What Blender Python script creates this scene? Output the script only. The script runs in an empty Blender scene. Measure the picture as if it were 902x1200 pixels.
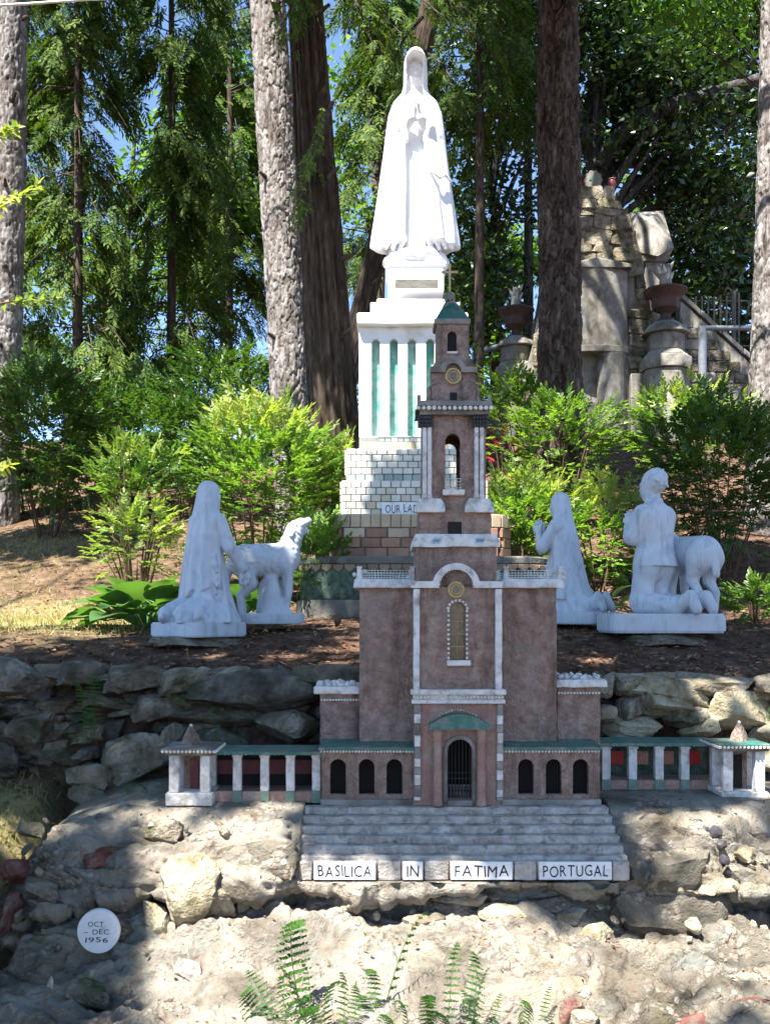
import bpy, bmesh, math, random
import numpy as np
from mathutils import Vector, Matrix, noise as mnoise

random.seed(7)
R = np.random.default_rng(11)
SC = bpy.context.scene
COL = SC.collection
rad = math.radians

# ------------------------------------------------------------------ camera, sky, sun, exposure
F = 1167.0            # focal length in photograph pixels
HOR = 720.0           # horizon row
EYE = 1.6
cam_d = bpy.data.cameras.new('camera')
cam = bpy.data.objects.new('camera', cam_d)
COL.objects.link(cam)
cam.location = (0, 0, EYE)
cam.rotation_euler = (rad(90), 0, 0)
cam_d.sensor_fit = 'VERTICAL'
cam_d.sensor_height = 36.0
cam_d.lens = 36.0 * F / 1200.0
cam_d.shift_y = (HOR - 600.0) / 1200.0
cam_d.clip_end = 3000
cam_d.clip_start = 0.05
SC.camera = cam

SUN_EL, SUN_AZ = 61.0, -33.0      # azimuth measured from straight behind the camera, minus = from the left
SDIR = Vector((math.cos(rad(SUN_EL)) * math.sin(rad(SUN_AZ)), -math.cos(rad(SUN_EL)) * math.cos(rad(SUN_AZ)), math.sin(rad(SUN_EL))))
world = bpy.data.worlds.new('World')
SC.world = world
world.use_nodes = True
wn = world.node_tree
bg = wn.nodes['Background']
sky = wn.nodes.new('ShaderNodeTexSky')
sky.sky_type = 'NISHITA'
sky.sun_disc = False
sky.sun_elevation = rad(SUN_EL)
sky.sun_rotation = math.atan2(SDIR.x, SDIR.y)
sky.altitude = 1800
sky.air_density = 0.85
sky.dust_density = 0.05
sky.ozone_density = 3.0
wn.links.new(sky.outputs[0], bg.inputs[0])
bg.inputs[1].default_value = 0.10
sl = bpy.data.lights.new('sun', 'SUN')
sl.energy = 5.0
sl.angle = rad(0.53)
sl.color = (1.0, 0.965, 0.91)
so = bpy.data.objects.new('sun', sl)
COL.objects.link(so)
so.location = (-6, -8, 20)
so.rotation_euler = SDIR.to_track_quat('Z', 'Y').to_euler()
SC.view_settings.view_transform = 'Standard'
SC.view_settings.look = 'None'
SC.view_settings.gamma = 1.0
SC.view_settings.use_curve_mapping = False
SC.view_settings.exposure = 2.05
SC.cycles.max_bounces = 8
SC.cycles.diffuse_bounces = 5
SC.cycles.transmission_bounces = 5
SC.cycles.sample_clamp_indirect = 6.0

# ------------------------------------------------------------------ helpers
def X(px, D): return (px - 451.0) * D / F
def Z(py, D): return EYE + (HOR - py) * D / F
def P(px, py, D): return Vector((X(px, D), D, Z(py, D)))

WL = {}
def tag(o, label=None, cat=None, group=None, kind=None):
    if label: o['label'] = label
    if cat: o['category'] = cat
    if group: o['group'] = group
    if kind: o['kind'] = kind
    return o
def empty(name, loc, label=None, cat=None, group=None, rz=0.0):
    o = bpy.data.objects.new(name, None)
    o.empty_display_size = 0.1
    COL.objects.link(o)
    o.location = loc
    o.rotation_euler = (0, 0, rz)
    WL[o] = Vector(loc)
    return tag(o, label, cat, group)
def link(name, me, mat=None, parent=None, loc=(0, 0, 0), rot=(0, 0, 0), scale=(1, 1, 1)):
    o = bpy.data.objects.new(name, me)
    if mat is not None and len(me.materials) == 0:
        me.materials.append(mat)
    COL.objects.link(o)
    o.location = loc; o.rotation_euler = rot; o.scale = scale
    if parent is not None: o.parent = parent
    return o
def np_mesh(name, V, Fc, smooth=False):
    """V (n,3) array, Fc (m,k) array of equal sized faces"""
    me = bpy.data.meshes.new(name)
    V = np.asarray(V, np.float32); Fc = np.asarray(Fc, np.int32)
    m, k = Fc.shape
    me.vertices.add(len(V)); me.vertices.foreach_set('co', V.ravel())
    me.loops.add(m * k); me.loops.foreach_set('vertex_index', Fc.ravel())
    me.polygons.add(m)
    me.polygons.foreach_set('loop_start', np.arange(0, m * k, k, dtype=np.int32))
    if smooth: me.polygons.foreach_set('use_smooth', np.ones(m, bool))
    me.update(calc_edges=True)
    return me
def fattr(me, name, vals):
    a = me.attributes.new(name, 'FLOAT', 'POINT')
    a.data.foreach_set('value', np.asarray(vals, np.float32))

# vectorised value noise
_PT = R.permutation(512).astype(np.int64); _RV = R.random(512)
def _h(i, j, k): return _RV[_PT[(_PT[(_PT[i & 511] + j) & 511] + k) & 511]]
def vnoise(x, y, z):
    xi, yi, zi = np.floor(x).astype(np.int64), np.floor(y).astype(np.int64), np.floor(z).astype(np.int64)
    u, v, w = x - xi, y - yi, z - zi
    u = u * u * (3 - 2 * u); v = v * v * (3 - 2 * v); w = w * w * (3 - 2 * w)
    def l(a, b, t): return a + (b - a) * t
    return l(l(l(_h(xi, yi, zi), _h(xi + 1, yi, zi), u), l(_h(xi, yi + 1, zi), _h(xi + 1, yi + 1, zi), u), v),
             l(l(_h(xi, yi, zi + 1), _h(xi + 1, yi, zi + 1), u), l(_h(xi, yi + 1, zi + 1), _h(xi + 1, yi + 1, zi + 1), u), v), w) * 2 - 1
def fbm(x, y, z, o=4, g=0.5):
    s = 0; a = 1.0
    for i in range(o):
        s = s + a * vnoise(x * 2 ** i + 17.3 * i, y * 2 ** i + 5.1 * i, z * 2 ** i + 9.7 * i); a *= g
    return s
def worley2(x, y):
    """F1, F2, cell id on a jittered unit grid"""
    xi, yi = np.floor(x).astype(np.int64), np.floor(y).astype(np.int64)
    f1 = np.full(x.shape, 9.0); f2 = f1.copy(); cid = np.zeros(x.shape)
    for dx in (-1, 0, 1):
        for dy in (-1, 0, 1):
            a, b = xi + dx, yi + dy
            d = np.hypot(a + 0.1 + 0.8 * _h(a, b, a * 0 + 3) - x, b + 0.1 + 0.8 * _h(a, b, a * 0 + 8) - y)
            n = d < f1
            f2 = np.where(n, f1, np.minimum(f2, d)); cid = np.where(n, _h(a, b, a * 0 + 21), cid); f1 = np.where(n, d, f1)
    return f1, f2, cid

class MB:
    """collects shapes (world coordinates); build() makes ONE mesh object of them"""
    def __init__(s): s.v = []; s.f = []
    def add(s, vs, fs):
        o = len(s.v); s.v += [tuple(v) for v in vs]; s.f += [tuple(i + o for i in f) for f in fs]; return s
    def box(s, x0, x1, y0, y1, z0, z1, tx=0.0, ty=0.0):
        s.add([(x0, y0, z0), (x1, y0, z0), (x1, y1, z0), (x0, y1, z0), (x0 + tx, y0 + ty, z1), (x1 - tx, y0 + ty, z1), (x1 - tx, y1 - ty, z1), (x0 + tx, y1 - ty, z1)],
              [(3, 2, 1, 0), (4, 5, 6, 7), (0, 1, 5, 4), (1, 2, 6, 5), (2, 3, 7, 6), (3, 0, 4, 7)]); return s
    def pbox(s, p0, q0, p1, q1, D, dep, tx=0.0, ty=0.0):
        """photo box: left, top, right, bottom in pixels at depth D, dep metres deep"""
        return s.box(X(p0, D), X(p1, D), D, D + dep, Z(q1, D), Z(q0, D), tx, ty)
    def prism(s, pts, y0, y1):
        n = len(pts)
        s.add([(x, y0, z) for x, z in pts] + [(x, y1, z) for x, z in pts],
              [tuple(range(n)), tuple(range(2 * n - 1, n - 1, -1))] + [(i, i + n, (i + 1) % n + n, (i + 1) % n) for i in range(n)]); return s
    def plan(s, pts, z0, z1, top=None):
        n = len(pts); tp = top or pts
        s.add([(x, y, z0) for x, y in pts] + [(x, y, z1) for x, y in tp],
              [tuple(range(n - 1, -1, -1)), tuple(range(n, 2 * n))] + [(i, (i + 1) % n, (i + 1) % n + n, i + n) for i in range(n)]); return s
    def tube(s, pts, r, n=8, cap=True):
        pts = [Vector(p) for p in pts]
        rs = r if isinstance(r, (list, tuple)) else [r] * len(pts)
        vs = []; fs = []; ref = Vector((0.31, 0.77, 0.55))
        for i, p in enumerate(pts):
            t = (pts[min(i + 1, len(pts) - 1)] - pts[max(i - 1, 0)]).normalized()
            a = t.cross(ref)
            if a.length < 0.1: a = t.cross(Vector((1, 0, 0)))
            a.normalize(); b = t.cross(a)
            vs += [p + (a * math.cos(2 * math.pi * k / n) + b * math.sin(2 * math.pi * k / n)) * rs[i] for k in range(n)]
        for i in range(len(pts) - 1):
            for k in range(n):
                fs.append((i * n + k, i * n + (k + 1) % n, (i + 1) * n + (k + 1) % n, (i + 1) * n + k))
        if cap: fs += [tuple(range(n - 1, -1, -1)), tuple(range((len(pts) - 1) * n, len(pts) * n))]
        s.add(vs, fs); return s
    def lathe(s, c, prof, n=16, sx=1.0, sy=1.0):
        """prof = [(r, z), ...] bottom to top around centre c (x, y)"""
        vs = []; fs = []
        for r_, z in prof:
            vs += [(c[0] + r_ * sx * math.cos(2 * math.pi * k / n), c[1] + r_ * sy * math.sin(2 * math.pi * k / n), z) for k in range(n)]
        for i in range(len(prof) - 1):
            for k in range(n):
                fs.append((i * n + k, i * n + (k + 1) % n, (i + 1) * n + (k + 1) % n, (i + 1) * n + k))
        fs += [tuple(range(n - 1, -1, -1)), tuple(range((len(prof) - 1) * n, len(prof) * n))]
        s.add(vs, fs); return s
    def ball(s, c, r, n=6, m=4, sz=1.0):
        prof = [(max(1e-4, r * math.sin(math.pi * i / m)), c[2] - r * sz * math.cos(math.pi * i / m)) for i in range(m + 1)]
        return s.lathe((c[0], c[1]), prof, n)
    def arch_wall(s, x0, x1, z0, z1, y0, y1, ops, seg=8):
        """wall with arched openings: ops = [(cx, w, zb, ztop)]; ztop is the crown (round arch)"""
        ops = sorted(ops)
        def face(y, flip):
            q = []
            def quad(a, b, c, d):
                q.append([a, b, c, d])
            cur = x0
            for cx, w, zb, zt in ops:
                l, r_ = cx - w / 2, cx + w / 2
                quad((cur, z0), (l, z0), (l, z1), (cur, z1))
                if zb > z0 + 1e-5: quad((l, z0), (r_, z0), (r_, zb), (l, zb))
                arc = [(cx - w / 2 * math.cos(math.pi * i / seg), zt - w / 2 + w / 2 * math.sin(math.pi * i / seg)) for i in range(seg + 1)]
                for i in range(seg): quad(arc[i], arc[i + 1], (arc[i + 1][0], z1), (arc[i][0], z1))
                cur = r_
            quad((cur, z0), (x1, z0), (x1, z1), (cur, z1))
            for f in q:
                vs = [(a, y, b) for a, b in f]
                s.add(vs, [(3, 2, 1, 0) if flip else (0, 1, 2, 3)])
        face(y0, False); face(y1, True)
        s.add([(x0, y0, z0), (x0, y1, z0), (x0, y1, z1), (x0, y0, z1)], [(3, 2, 1, 0)])
        s.add([(x1, y0, z0), (x1, y1, z0), (x1, y1, z1), (x1, y0, z1)], [(0, 1, 2, 3)])
        s.add([(x0, y0, z1), (x1, y0, z1), (x1, y1, z1), (x0, y1, z1)], [(0, 1, 2, 3)])
        s.add([(x0, y0, z0), (x1, y0, z0), (x1, y1, z0), (x0, y1, z0)], [(3, 2, 1, 0)])
        for cx, w, zb, zt in ops:
            pts = [(cx + w / 2, zb)] + [(cx + w / 2 * math.cos(math.pi * i / seg), zt - w / 2 + w / 2 * math.sin(math.pi * i / seg)) for i in range(seg + 1)] + [(cx - w / 2, zb)]
            for i in range(len(pts)):
                a, b = pts[i], pts[(i + 1) % len(pts)]
                s.add([(a[0], y0, a[1]), (b[0], y0, b[1]), (b[0], y1, b[1]), (a[0], y1, a[1])], [(3, 2, 1, 0)])
        return s
    def build(s, name, mat, parent=None, bevel=0.0, rough=0.0, cell=0.03, smooth=False, weld=True):
        me = bpy.data.meshes.new(name)
        off = WL.get(parent, Vector((0, 0, 0))) if parent is not None else Vector((0, 0, 0))
        me.from_pydata([(v[0] - off.x, v[1] - off.y, v[2] - off.z) for v in s.v], [], s.f)
        if bevel or rough or weld:
            bm = bmesh.new(); bm.from_mesh(me)
            if weld: bmesh.ops.remove_doubles(bm, verts=bm.verts, dist=1e-5)
            bmesh.ops.recalc_face_normals(bm, faces=bm.faces)
            if bevel:
                ed = [e for e in bm.edges if len(e.link_faces) == 2 and e.calc_face_angle() > 0.5]
                bmesh.ops.bevel(bm, geom=ed, offset=bevel, segments=1, affect='EDGES', clamp_overlap=True)
            if rough:
                for _ in range(6):
                    ed = [e for e in bm.edges if e.calc_length() > cell * 1.5]
                    if not ed: break
                    bmesh.ops.subdivide_edges(bm, edges=ed, cuts=1, use_grid_fill=True)
                    if len(bm.verts) > 6000: break
                for v in bm.verts:
                    q = v.co + off
                    n1 = mnoise.noise_vector(q * (0.45 / cell)) + 0.5 * mnoise.noise_vector(q * (1.3 / cell))
                    v.co += n1 * rough
                smooth = True
            bm.to_mesh(me); bm.free()
        if smooth:
            me.polygons.foreach_set('use_smooth', np.ones(len(me.polygons), bool))
            if hasattr(me, 'set_sharp_from_angle'): me.set_sharp_from_angle(angle=rad(42))
        o = link(name, me, mat, parent)
        if parent is not None: WL[o] = off.copy()
        return o

# ------------------------------------------------------------------ materials
def ramp(nt, src, stops):
    r_ = nt.nodes.new('ShaderNodeValToRGB')
    el = r_.color_ramp.elements
    while len(el) < len(stops): el.new(0.5)
    for e, (p, c) in zip(el, stops):
        e.position = p; e.color = (*c, 1) if len(c) == 3 else c
    nt.links.new(src, r_.inputs[0])
    return r_.outputs[0]
def mixc(nt, fac, a, b, mode='MIX'):
    m = nt.nodes.new('ShaderNodeMix'); m.data_type = 'RGBA'; m.blend_type = mode
    for sock, v in ((m.inputs[0], fac), (m.inputs[6], a), (m.inputs[7], b)):
        if isinstance(v, (int, float)): sock.default_value = v
        elif isinstance(v, tuple): sock.default_value = (*v, 1)
        else: nt.links.new(v, sock)
    return m.outputs[2]
def noise_n(nt, vec, scale, detail=4, rough=0.55, dist=0.0):
    n = nt.nodes.new('ShaderNodeTexNoise')
    n.inputs['Scale'].default_value = scale; n.inputs['Detail'].default_value = detail
    n.inputs['Roughness'].default_value = rough; n.inputs['Distortion'].default_value = dist
    nt.links.new(vec, n.inputs['Vector'])
    return n.outputs[0]
def wpos(nt):
    return nt.nodes.new('ShaderNodeNewGeometry').outputs['Position']
def newmat(name, rough=0.85, spec=0.25):
    m = bpy.data.materials.new(name); m.use_nodes = True
    nt = m.node_tree; b = nt.nodes['Principled BSDF']
    b.inputs['Roughness'].default_value = rough
    b.inputs['Specular IOR Level'].default_value = spec
    return m, nt, b
def bump(nt, b, hgt, strength, dist):
    n = nt.nodes.new('ShaderNodeBump')
    n.inputs['Strength'].default_value = strength; n.inputs['Distance'].default_value = dist
    nt.links.new(hgt, n.inputs['Height']); nt.links.new(n.outputs[0], b.inputs['Normal'])
def mk(name, cols, scale=8.0, rough=0.85, spec=0.25, bscale=60.0, bstr=0.5, bdist=0.004, detail=5, stain=None, stain_scale=3.0, stain_lo=0.5, stain_hi=0.68, obj_rand=0.0):
    """cols: list of colours spread over a noise ramp; stain: optional extra colour laid on in patches"""
    m, nt, b = newmat(name, rough, spec)
    p = wpos(nt)
    f = noise_n(nt, p, scale, detail)
    n = len(cols)
    c = ramp(nt, f, [(0.3 + 0.4 * i / max(1, n - 1), cc) for i, cc in enumerate(cols)]) if n > 1 else None
    col = c if c is not None else cols[0]
    if stain is not None:
        f2 = noise_n(nt, p, stain_scale, 6, 0.65, 0.4)
        k = ramp(nt, f2, [(stain_lo, (0, 0, 0)), (stain_hi, (1, 1, 1))])
        col = mixc(nt, k, col, stain)
    if obj_rand:
        oi = nt.nodes.new('ShaderNodeObjectInfo')
        mr = nt.nodes.new('ShaderNodeMapRange'); mr.inputs[3].default_value = 1 - obj_rand; mr.inputs[4].default_value = 1 + obj_rand
        nt.links.new(oi.outputs['Random'], mr.inputs[0])
        cc = nt.nodes.new('ShaderNodeCombineColor')
        for i in range(3): nt.links.new(mr.outputs[0], cc.inputs[i])
        col = mixc(nt, 1.0, col, cc.outputs[0], 'MULTIPLY')
    if isinstance(col, tuple): b.inputs['Base Color'].default_value = (*col, 1)
    else: nt.links.new(col, b.inputs['Base Color'])
    if bstr: bump(nt, b, noise_n(nt, p, bscale, 5, 0.6), bstr, bdist)
    return m
def leafmat(name, cols, trans=0.45, rough=0.5, spec=0.35, tcol=None):
    m, nt, b = newmat(name, rough, spec)
    g = nt.nodes.new('ShaderNodeNewGeometry')
    n = len(cols)
    c = ramp(nt, g.outputs['Random Per Island'], [(i / max(1, n - 1), cc) for i, cc in enumerate(cols)])
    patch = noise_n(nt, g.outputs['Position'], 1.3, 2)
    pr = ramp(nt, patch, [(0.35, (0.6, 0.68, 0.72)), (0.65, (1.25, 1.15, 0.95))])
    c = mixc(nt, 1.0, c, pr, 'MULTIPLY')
    nt.links.new(c, b.inputs['Base Color'])
    t = nt.nodes.new('ShaderNodeBsdfTranslucent')
    tc = mixc(nt, 1.0, c, tcol or (1.5, 1.6, 0.55), 'MULTIPLY')
    nt.links.new(tc, t.inputs[0])
    mx = nt.nodes.new('ShaderNodeMixShader'); mx.inputs[0].default_value = trans
    nt.links.new(b.outputs[0], mx.inputs[1]); nt.links.new(t.outputs[0], mx.inputs[2])
    nt.links.new(mx.outputs[0], nt.nodes['Material Output'].inputs[0])
    return m

M = {}
M['stucco'] = mk('stucco', [(0.27, 0.175, 0.132), (0.395, 0.27, 0.212), (0.51, 0.375, 0.30)], 24, 0.95, 0.1, 62, 1.0, 0.035, stain=(0.36, 0.30, 0.25), stain_scale=5, stain_lo=0.52, stain_hi=0.75)
M['stucco_pink'] = mk('pink stucco', [(0.34, 0.195, 0.15), (0.43, 0.28, 0.22)], 16, 0.95, 0.1, 85, 1.0, 0.015, stain=(0.42, 0.36, 0.31), stain_scale=7, stain_lo=0.55, stain_hi=0.72)
M['white'] = mk('chalky white paint', [(0.46, 0.43, 0.39), (0.65, 0.62, 0.57), (0.75, 0.72, 0.67)], 22, 0.85, 0.2, 100, 0.7, 0.008, stain=(0.24, 0.21, 0.17), stain_scale=13, stain_lo=0.52, stain_hi=0.72)
M['marble'] = mk('painted white statue', [(0.46, 0.495, 0.53), (0.57, 0.60, 0.63)], 6, 0.6, 0.3, 160, 0.12, 0.002, stain=(0.27, 0.31, 0.35), stain_scale=6, stain_lo=0.55, stain_hi=0.8)
def streaks(m, col, sc_, lo, hi):
    nt = m.node_tree; b = nt.nodes['Principled BSDF']; src = b.inputs['Base Color'].links[0].from_socket
    mp = nt.nodes.new('ShaderNodeMapping'); mp.inputs['Scale'].default_value = (1, 1, 0.16); nt.links.new(wpos(nt), mp.inputs['Vector'])
    k = ramp(nt, noise_n(nt, mp.outputs[0], sc_, 6, 0.65), [(lo, (0, 0, 0)), (hi, (1, 1, 1))])
    nt.links.new(mixc(nt, k, src, col), b.inputs['Base Color'])
streaks(M['marble'], (0.24, 0.26, 0.27), 26, 0.52, 0.80)
M['lady'] = mk('bright white statue', [(0.78, 0.78, 0.80), (0.84, 0.84, 0.84)], 5, 0.55, 0.3, 160, 0.1, 0.002)
M['teal'] = mk('teal roof glass', [(0.022, 0.095, 0.075), (0.05, 0.17, 0.135)], 24, 0.45, 0.4, 120, 0.35, 0.003, stain=(0.20, 0.20, 0.16), stain_scale=16, stain_lo=0.48, stain_hi=0.68)
M['green_roof'] = mk('dark green roof', [(0.02, 0.085, 0.065), (0.04, 0.13, 0.10)], 24, 0.6, 0.3, 140, 0.4, 0.003, stain=(0.12, 0.14, 0.12), stain_scale=14)
M['bead'] = mk('shell beads', [(0.58, 0.55, 0.46), (0.74, 0.71, 0.63)], 60, 0.5, 0.4, 200, 0.1, 0.001)
M['beadgold'] = mk('gold beads', [(0.34, 0.25, 0.09), (0.62, 0.55, 0.38)], 70, 0.4, 0.5, 200, 0.1, 0.001)
M['dark'] = mk('painted interior shade', [(0.03, 0.026, 0.024)], 5, 0.95, 0.1, 50, 0.0)  # near-black colour stands in for the shade inside openings
M['iron'] = mk('black iron', [(0.02, 0.02, 0.022), (0.04, 0.035, 0.03)], 30, 0.6, 0.4, 90, 0.2, 0.002)
M['amber'] = mk('amber glass', [(0.05, 0.024, 0.006), (0.17, 0.085, 0.018)], 30, 0.18, 0.6, 60, 0.3, 0.003)
M['brass'] = mk('tarnished brass', [(0.36, 0.24, 0.08), (0.52, 0.38, 0.16)], 40, 0.4, 0.5, 120, 0.2, 0.002)
M['red'] = mk('red glass', [(0.35, 0.012, 0.015), (0.5, 0.03, 0.03)], 40, 0.3, 0.5, 80, 0.2, 0.002)
M['pinkpic'] = mk('faded red picture', [(0.48, 0.14, 0.10), (0.55, 0.30, 0.22)], 90, 0.5, 0.4, 80, 0.2, 0.002)
M['maroon'] = mk('maroon panel', [(0.10, 0.018, 0.02), (0.16, 0.03, 0.03)], 40, 0.5, 0.4, 80, 0.2, 0.002)
M['greenblk'] = mk('green tile', [(0.10, 0.16, 0.12), (0.17, 0.24, 0.18)], 40, 0.5, 0.4, 80, 0.3, 0.002)
M['step'] = mk('painted concrete step', [(0.31, 0.27, 0.23), (0.46, 0.41, 0.36), (0.59, 0.54, 0.48)], 17, 0.9, 0.15, 90, 1.0, 0.012, stain=(0.19, 0.165, 0.135), stain_scale=22, stain_lo=0.5, stain_hi=0.7)
M['concrete'] = mk('aged concrete', [(0.16, 0.15, 0.13), (0.27, 0.25, 0.215), (0.36, 0.335, 0.295)], 5, 0.92, 0.15, 50, 0.7, 0.008, stain=(0.11, 0.095, 0.07), stain_scale=3.0, stain_lo=0.46, stain_hi=0.66)
M['urn'] = mk('brown terracotta', [(0.055, 0.034, 0.029), (0.11, 0.066, 0.055)], 8, 0.7, 0.25, 60, 0.3, 0.004)
M['signwhite'] = mk('sign white enamel', [(0.66, 0.66, 0.65), (0.76, 0.76, 0.75)], 20, 0.45, 0.4, 100, 0.15, 0.002, stain=(0.42, 0.38, 0.32), stain_scale=26, stain_lo=0.58, stain_hi=0.78)
M['ink'] = mk('black lettering', [(0.012, 0.012, 0.014)], 20, 0.6, 0.3, 100, 0.0)
M['stonepal'] = []
for i, cs in enumerate([[(0.075, 0.06, 0.042), (0.20, 0.165, 0.12), (0.38, 0.33, 0.26)], [(0.09, 0.075, 0.05), (0.20, 0.165, 0.11), (0.34, 0.29, 0.21)],
                        [(0.06, 0.052, 0.04), (0.16, 0.14, 0.11), (0.34, 0.305, 0.25)], [(0.13, 0.105, 0.07), (0.28, 0.235, 0.17), (0.42, 0.375, 0.30)]]):
    M['stonepal'].append(mk('weathered stone %s' % 'abcd'[i], cs, 9, 0.95, 0.12, 32, 1.0, 0.04, 9, stain=(0.06, 0.07, 0.028), stain_scale=4.5, stain_lo=0.52, stain_hi=0.68, obj_rand=0.3))
M['redstone'] = mk('red sandstone', [(0.09, 0.035, 0.026), (0.17, 0.065, 0.05), (0.24, 0.11, 0.09)], 14, 0.9, 0.15, 45, 1.0, 0.02, stain=(0.2, 0.17, 0.13), stain_scale=8, stain_lo=0.5, stain_hi=0.65)
M['pinkstone'] = mk('pink rough stone', [(0.26, 0.16, 0.13), (0.42, 0.31, 0.26)], 14, 0.9, 0.15, 45, 1.0, 0.02, stain=(0.4, 0.37, 0.31), stain_scale=8, stain_lo=0.48, stain_hi=0.62)
M['buffstone'] = mk('buff sandstone', [(0.30, 0.245, 0.15), (0.42, 0.36, 0.24), (0.50, 0.46, 0.35)], 9, 0.93, 0.12, 45, 1.0, 0.022, stain=(0.14, 0.115, 0.06), stain_scale=6, stain_lo=0.48, stain_hi=0.66)
M['darkpeb'] = mk('dark slag pebble', [(0.03, 0.028, 0.035), (0.07, 0.06, 0.06)], 30, 0.5, 0.4, 80, 0.4, 0.004)
M['galv'] = mk('galvanised pipe', [(0.13, 0.145, 0.165), (0.19, 0.205, 0.23)], 20, 0.45, 0.5, 90, 0.1, 0.002)
M['greenrough'] = mk('rough dark green stone', [(0.03, 0.05, 0.038), (0.075, 0.11, 0.08), (0.13, 0.17, 0.13)], 22, 0.9, 0.2, 70, 1.0, 0.01, 8)

# cemented rock of the mound
def rockmat():
    m, nt, b = newmat('cemented rock', 0.95, 0.1)
    p = wpos(nt)
    big = noise_n(nt, p, 3.0, 6, 0.6, 0.6)
    c = ramp(nt, big, [(0.30, (0.08, 0.068, 0.05)), (0.42, (0.19, 0.17, 0.14)), (0.56, (0.34, 0.32, 0.275)), (0.72, (0.24, 0.20, 0.15))])
    f2 = noise_n(nt, p, 5.5, 6, 0.65, 0.5)
    c = mixc(nt, ramp(nt, f2, [(0.56, (0, 0, 0)), (0.70, (0.8, 0.8, 0.8))]), c, (0.22, 0.25, 0.23))
    f3 = noise_n(nt, p, 9.0, 6, 0.65, 0.5)
    c = mixc(nt, ramp(nt, f3, [(0.60, (0, 0, 0)), (0.74, (0.7, 0.7, 0.7))]), c, (0.15, 0.15, 0.07))
    f5 = noise_n(nt, p, 13.0, 5, 0.6, 0.8)
    c = mixc(nt, ramp(nt, f5, [(0.62, (0, 0, 0)), (0.72, (0.6, 0.6, 0.6))]), c, (0.24, 0.12, 0.07))
    at = nt.nodes.new('ShaderNodeAttribute'); at.attribute_name = 'cell'
    c = mixc(nt, 1.0, c, ramp(nt, at.outputs['Fac'], [(0.0, (0.62, 0.58, 0.52)), (0.3, (1.05, 1.0, 0.95)), (0.5, (0.85, 0.82, 0.78)), (0.7, (1.2, 1.1, 0.92)), (1.0, (0.95, 1.0, 1.0))]), 'MULTIPLY')
    vo = nt.nodes.new('ShaderNodeTexVoronoi'); vo.inputs['Scale'].default_value = 42
    nt.links.new(p, vo.inputs['Vector'])
    f4 = noise_n(nt, p, 6.0, 3)
    pe = ramp(nt, vo.outputs['Distance'], [(0.0, (1, 1, 1)), (0.42, (0.9, 0.9, 0.9)), (0.6, (0, 0, 0))])
    gate = ramp(nt, f4, [(0.50, (0, 0, 0)), (0.60, (0.75, 0.75, 0.75))])
    k = mixc(nt, 1.0, pe, gate, 'MULTIPLY')
    hs = ramp(nt, vo.outputs['Color'], [(0.1, (0.30, 0.20, 0.13)), (0.4, (0.48, 0.43, 0.34)), (0.6, (0.33, 0.24, 0.18)), (0.9, (0.55, 0.52, 0.46))])
    c = mixc(nt, k, c, hs)
    nt.links.new(c, b.inputs['Base Color'])
    ad = nt.nodes.new('ShaderNodeMath'); ad.operation = 'ADD'
    fine = noise_n(nt, p, 48, 8, 0.68)
    mu = nt.nodes.new('ShaderNodeMath'); mu.operation = 'MULTIPLY'; mu.inputs[1].default_value = 0.35; nt.links.new(k, mu.inputs[0])
    nt.links.new(fine, ad.inputs[0]); nt.links.new(mu.outputs[0], ad.inputs[1])
    bump(nt, b, ad.outputs[0], 1.0, 0.03)
    return m
streaks(M['concrete'], (0.13, 0.115, 0.09), 7, 0.5, 0.72)
streaks(M['stucco'], (0.13, 0.09, 0.065), 12, 0.5, 0.75)
M['rock'] = rockmat()
def groundmat():
    m, nt, b = newmat('leaf mould soil', 0.97, 0.08)
    p = wpos(nt)
    f = noise_n(nt, p, 9, 6, 0.7)
    c = ramp(nt, f, [(0.32, (0.045, 0.026, 0.018)), (0.5, (0.11, 0.066, 0.045)), (0.66, (0.20, 0.125, 0.085))])
    g = noise_n(nt, p, 0.9, 4, 0.6)
    att = nt.nodes.new('ShaderNodeAttribute'); att.attribute_name = 'grass'
    gr = ramp(nt, noise_n(nt, p, 14, 5, 0.7), [(0.35, (0.17, 0.15, 0.06)), (0.5, (0.31, 0.27, 0.12)), (0.68, (0.45, 0.37, 0.20))])
    c = mixc(nt, att.outputs['Fac'], c, gr)
    gg = ramp(nt, g, [(0.56, (0, 0, 0)), (0.72, (0.4, 0.4, 0.4))])
    c = mixc(nt, gg, c, (0.075, 0.085, 0.028))
    nt.links.new(c, b.inputs['Base Color'])
    bump(nt, b, noise_n(nt, p, 38, 7, 0.7), 1.0, 0.025)
    return m
M['ground'] = groundmat()
M['litter'] = leafmat('fallen leaves', [(0.10, 0.045, 0.028), (0.17, 0.085, 0.05), (0.25, 0.14, 0.09), (0.34, 0.23, 0.16), (0.14, 0.065, 0.04)], 0.15, 0.7, 0.2, (1, 0.8, 0.5))
M['grassblade'] = leafmat('grass', [(0.16, 0.17, 0.05), (0.33, 0.28, 0.12), (0.46, 0.38, 0.20), (0.36, 0.29, 0.15)], 0.35)
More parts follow.
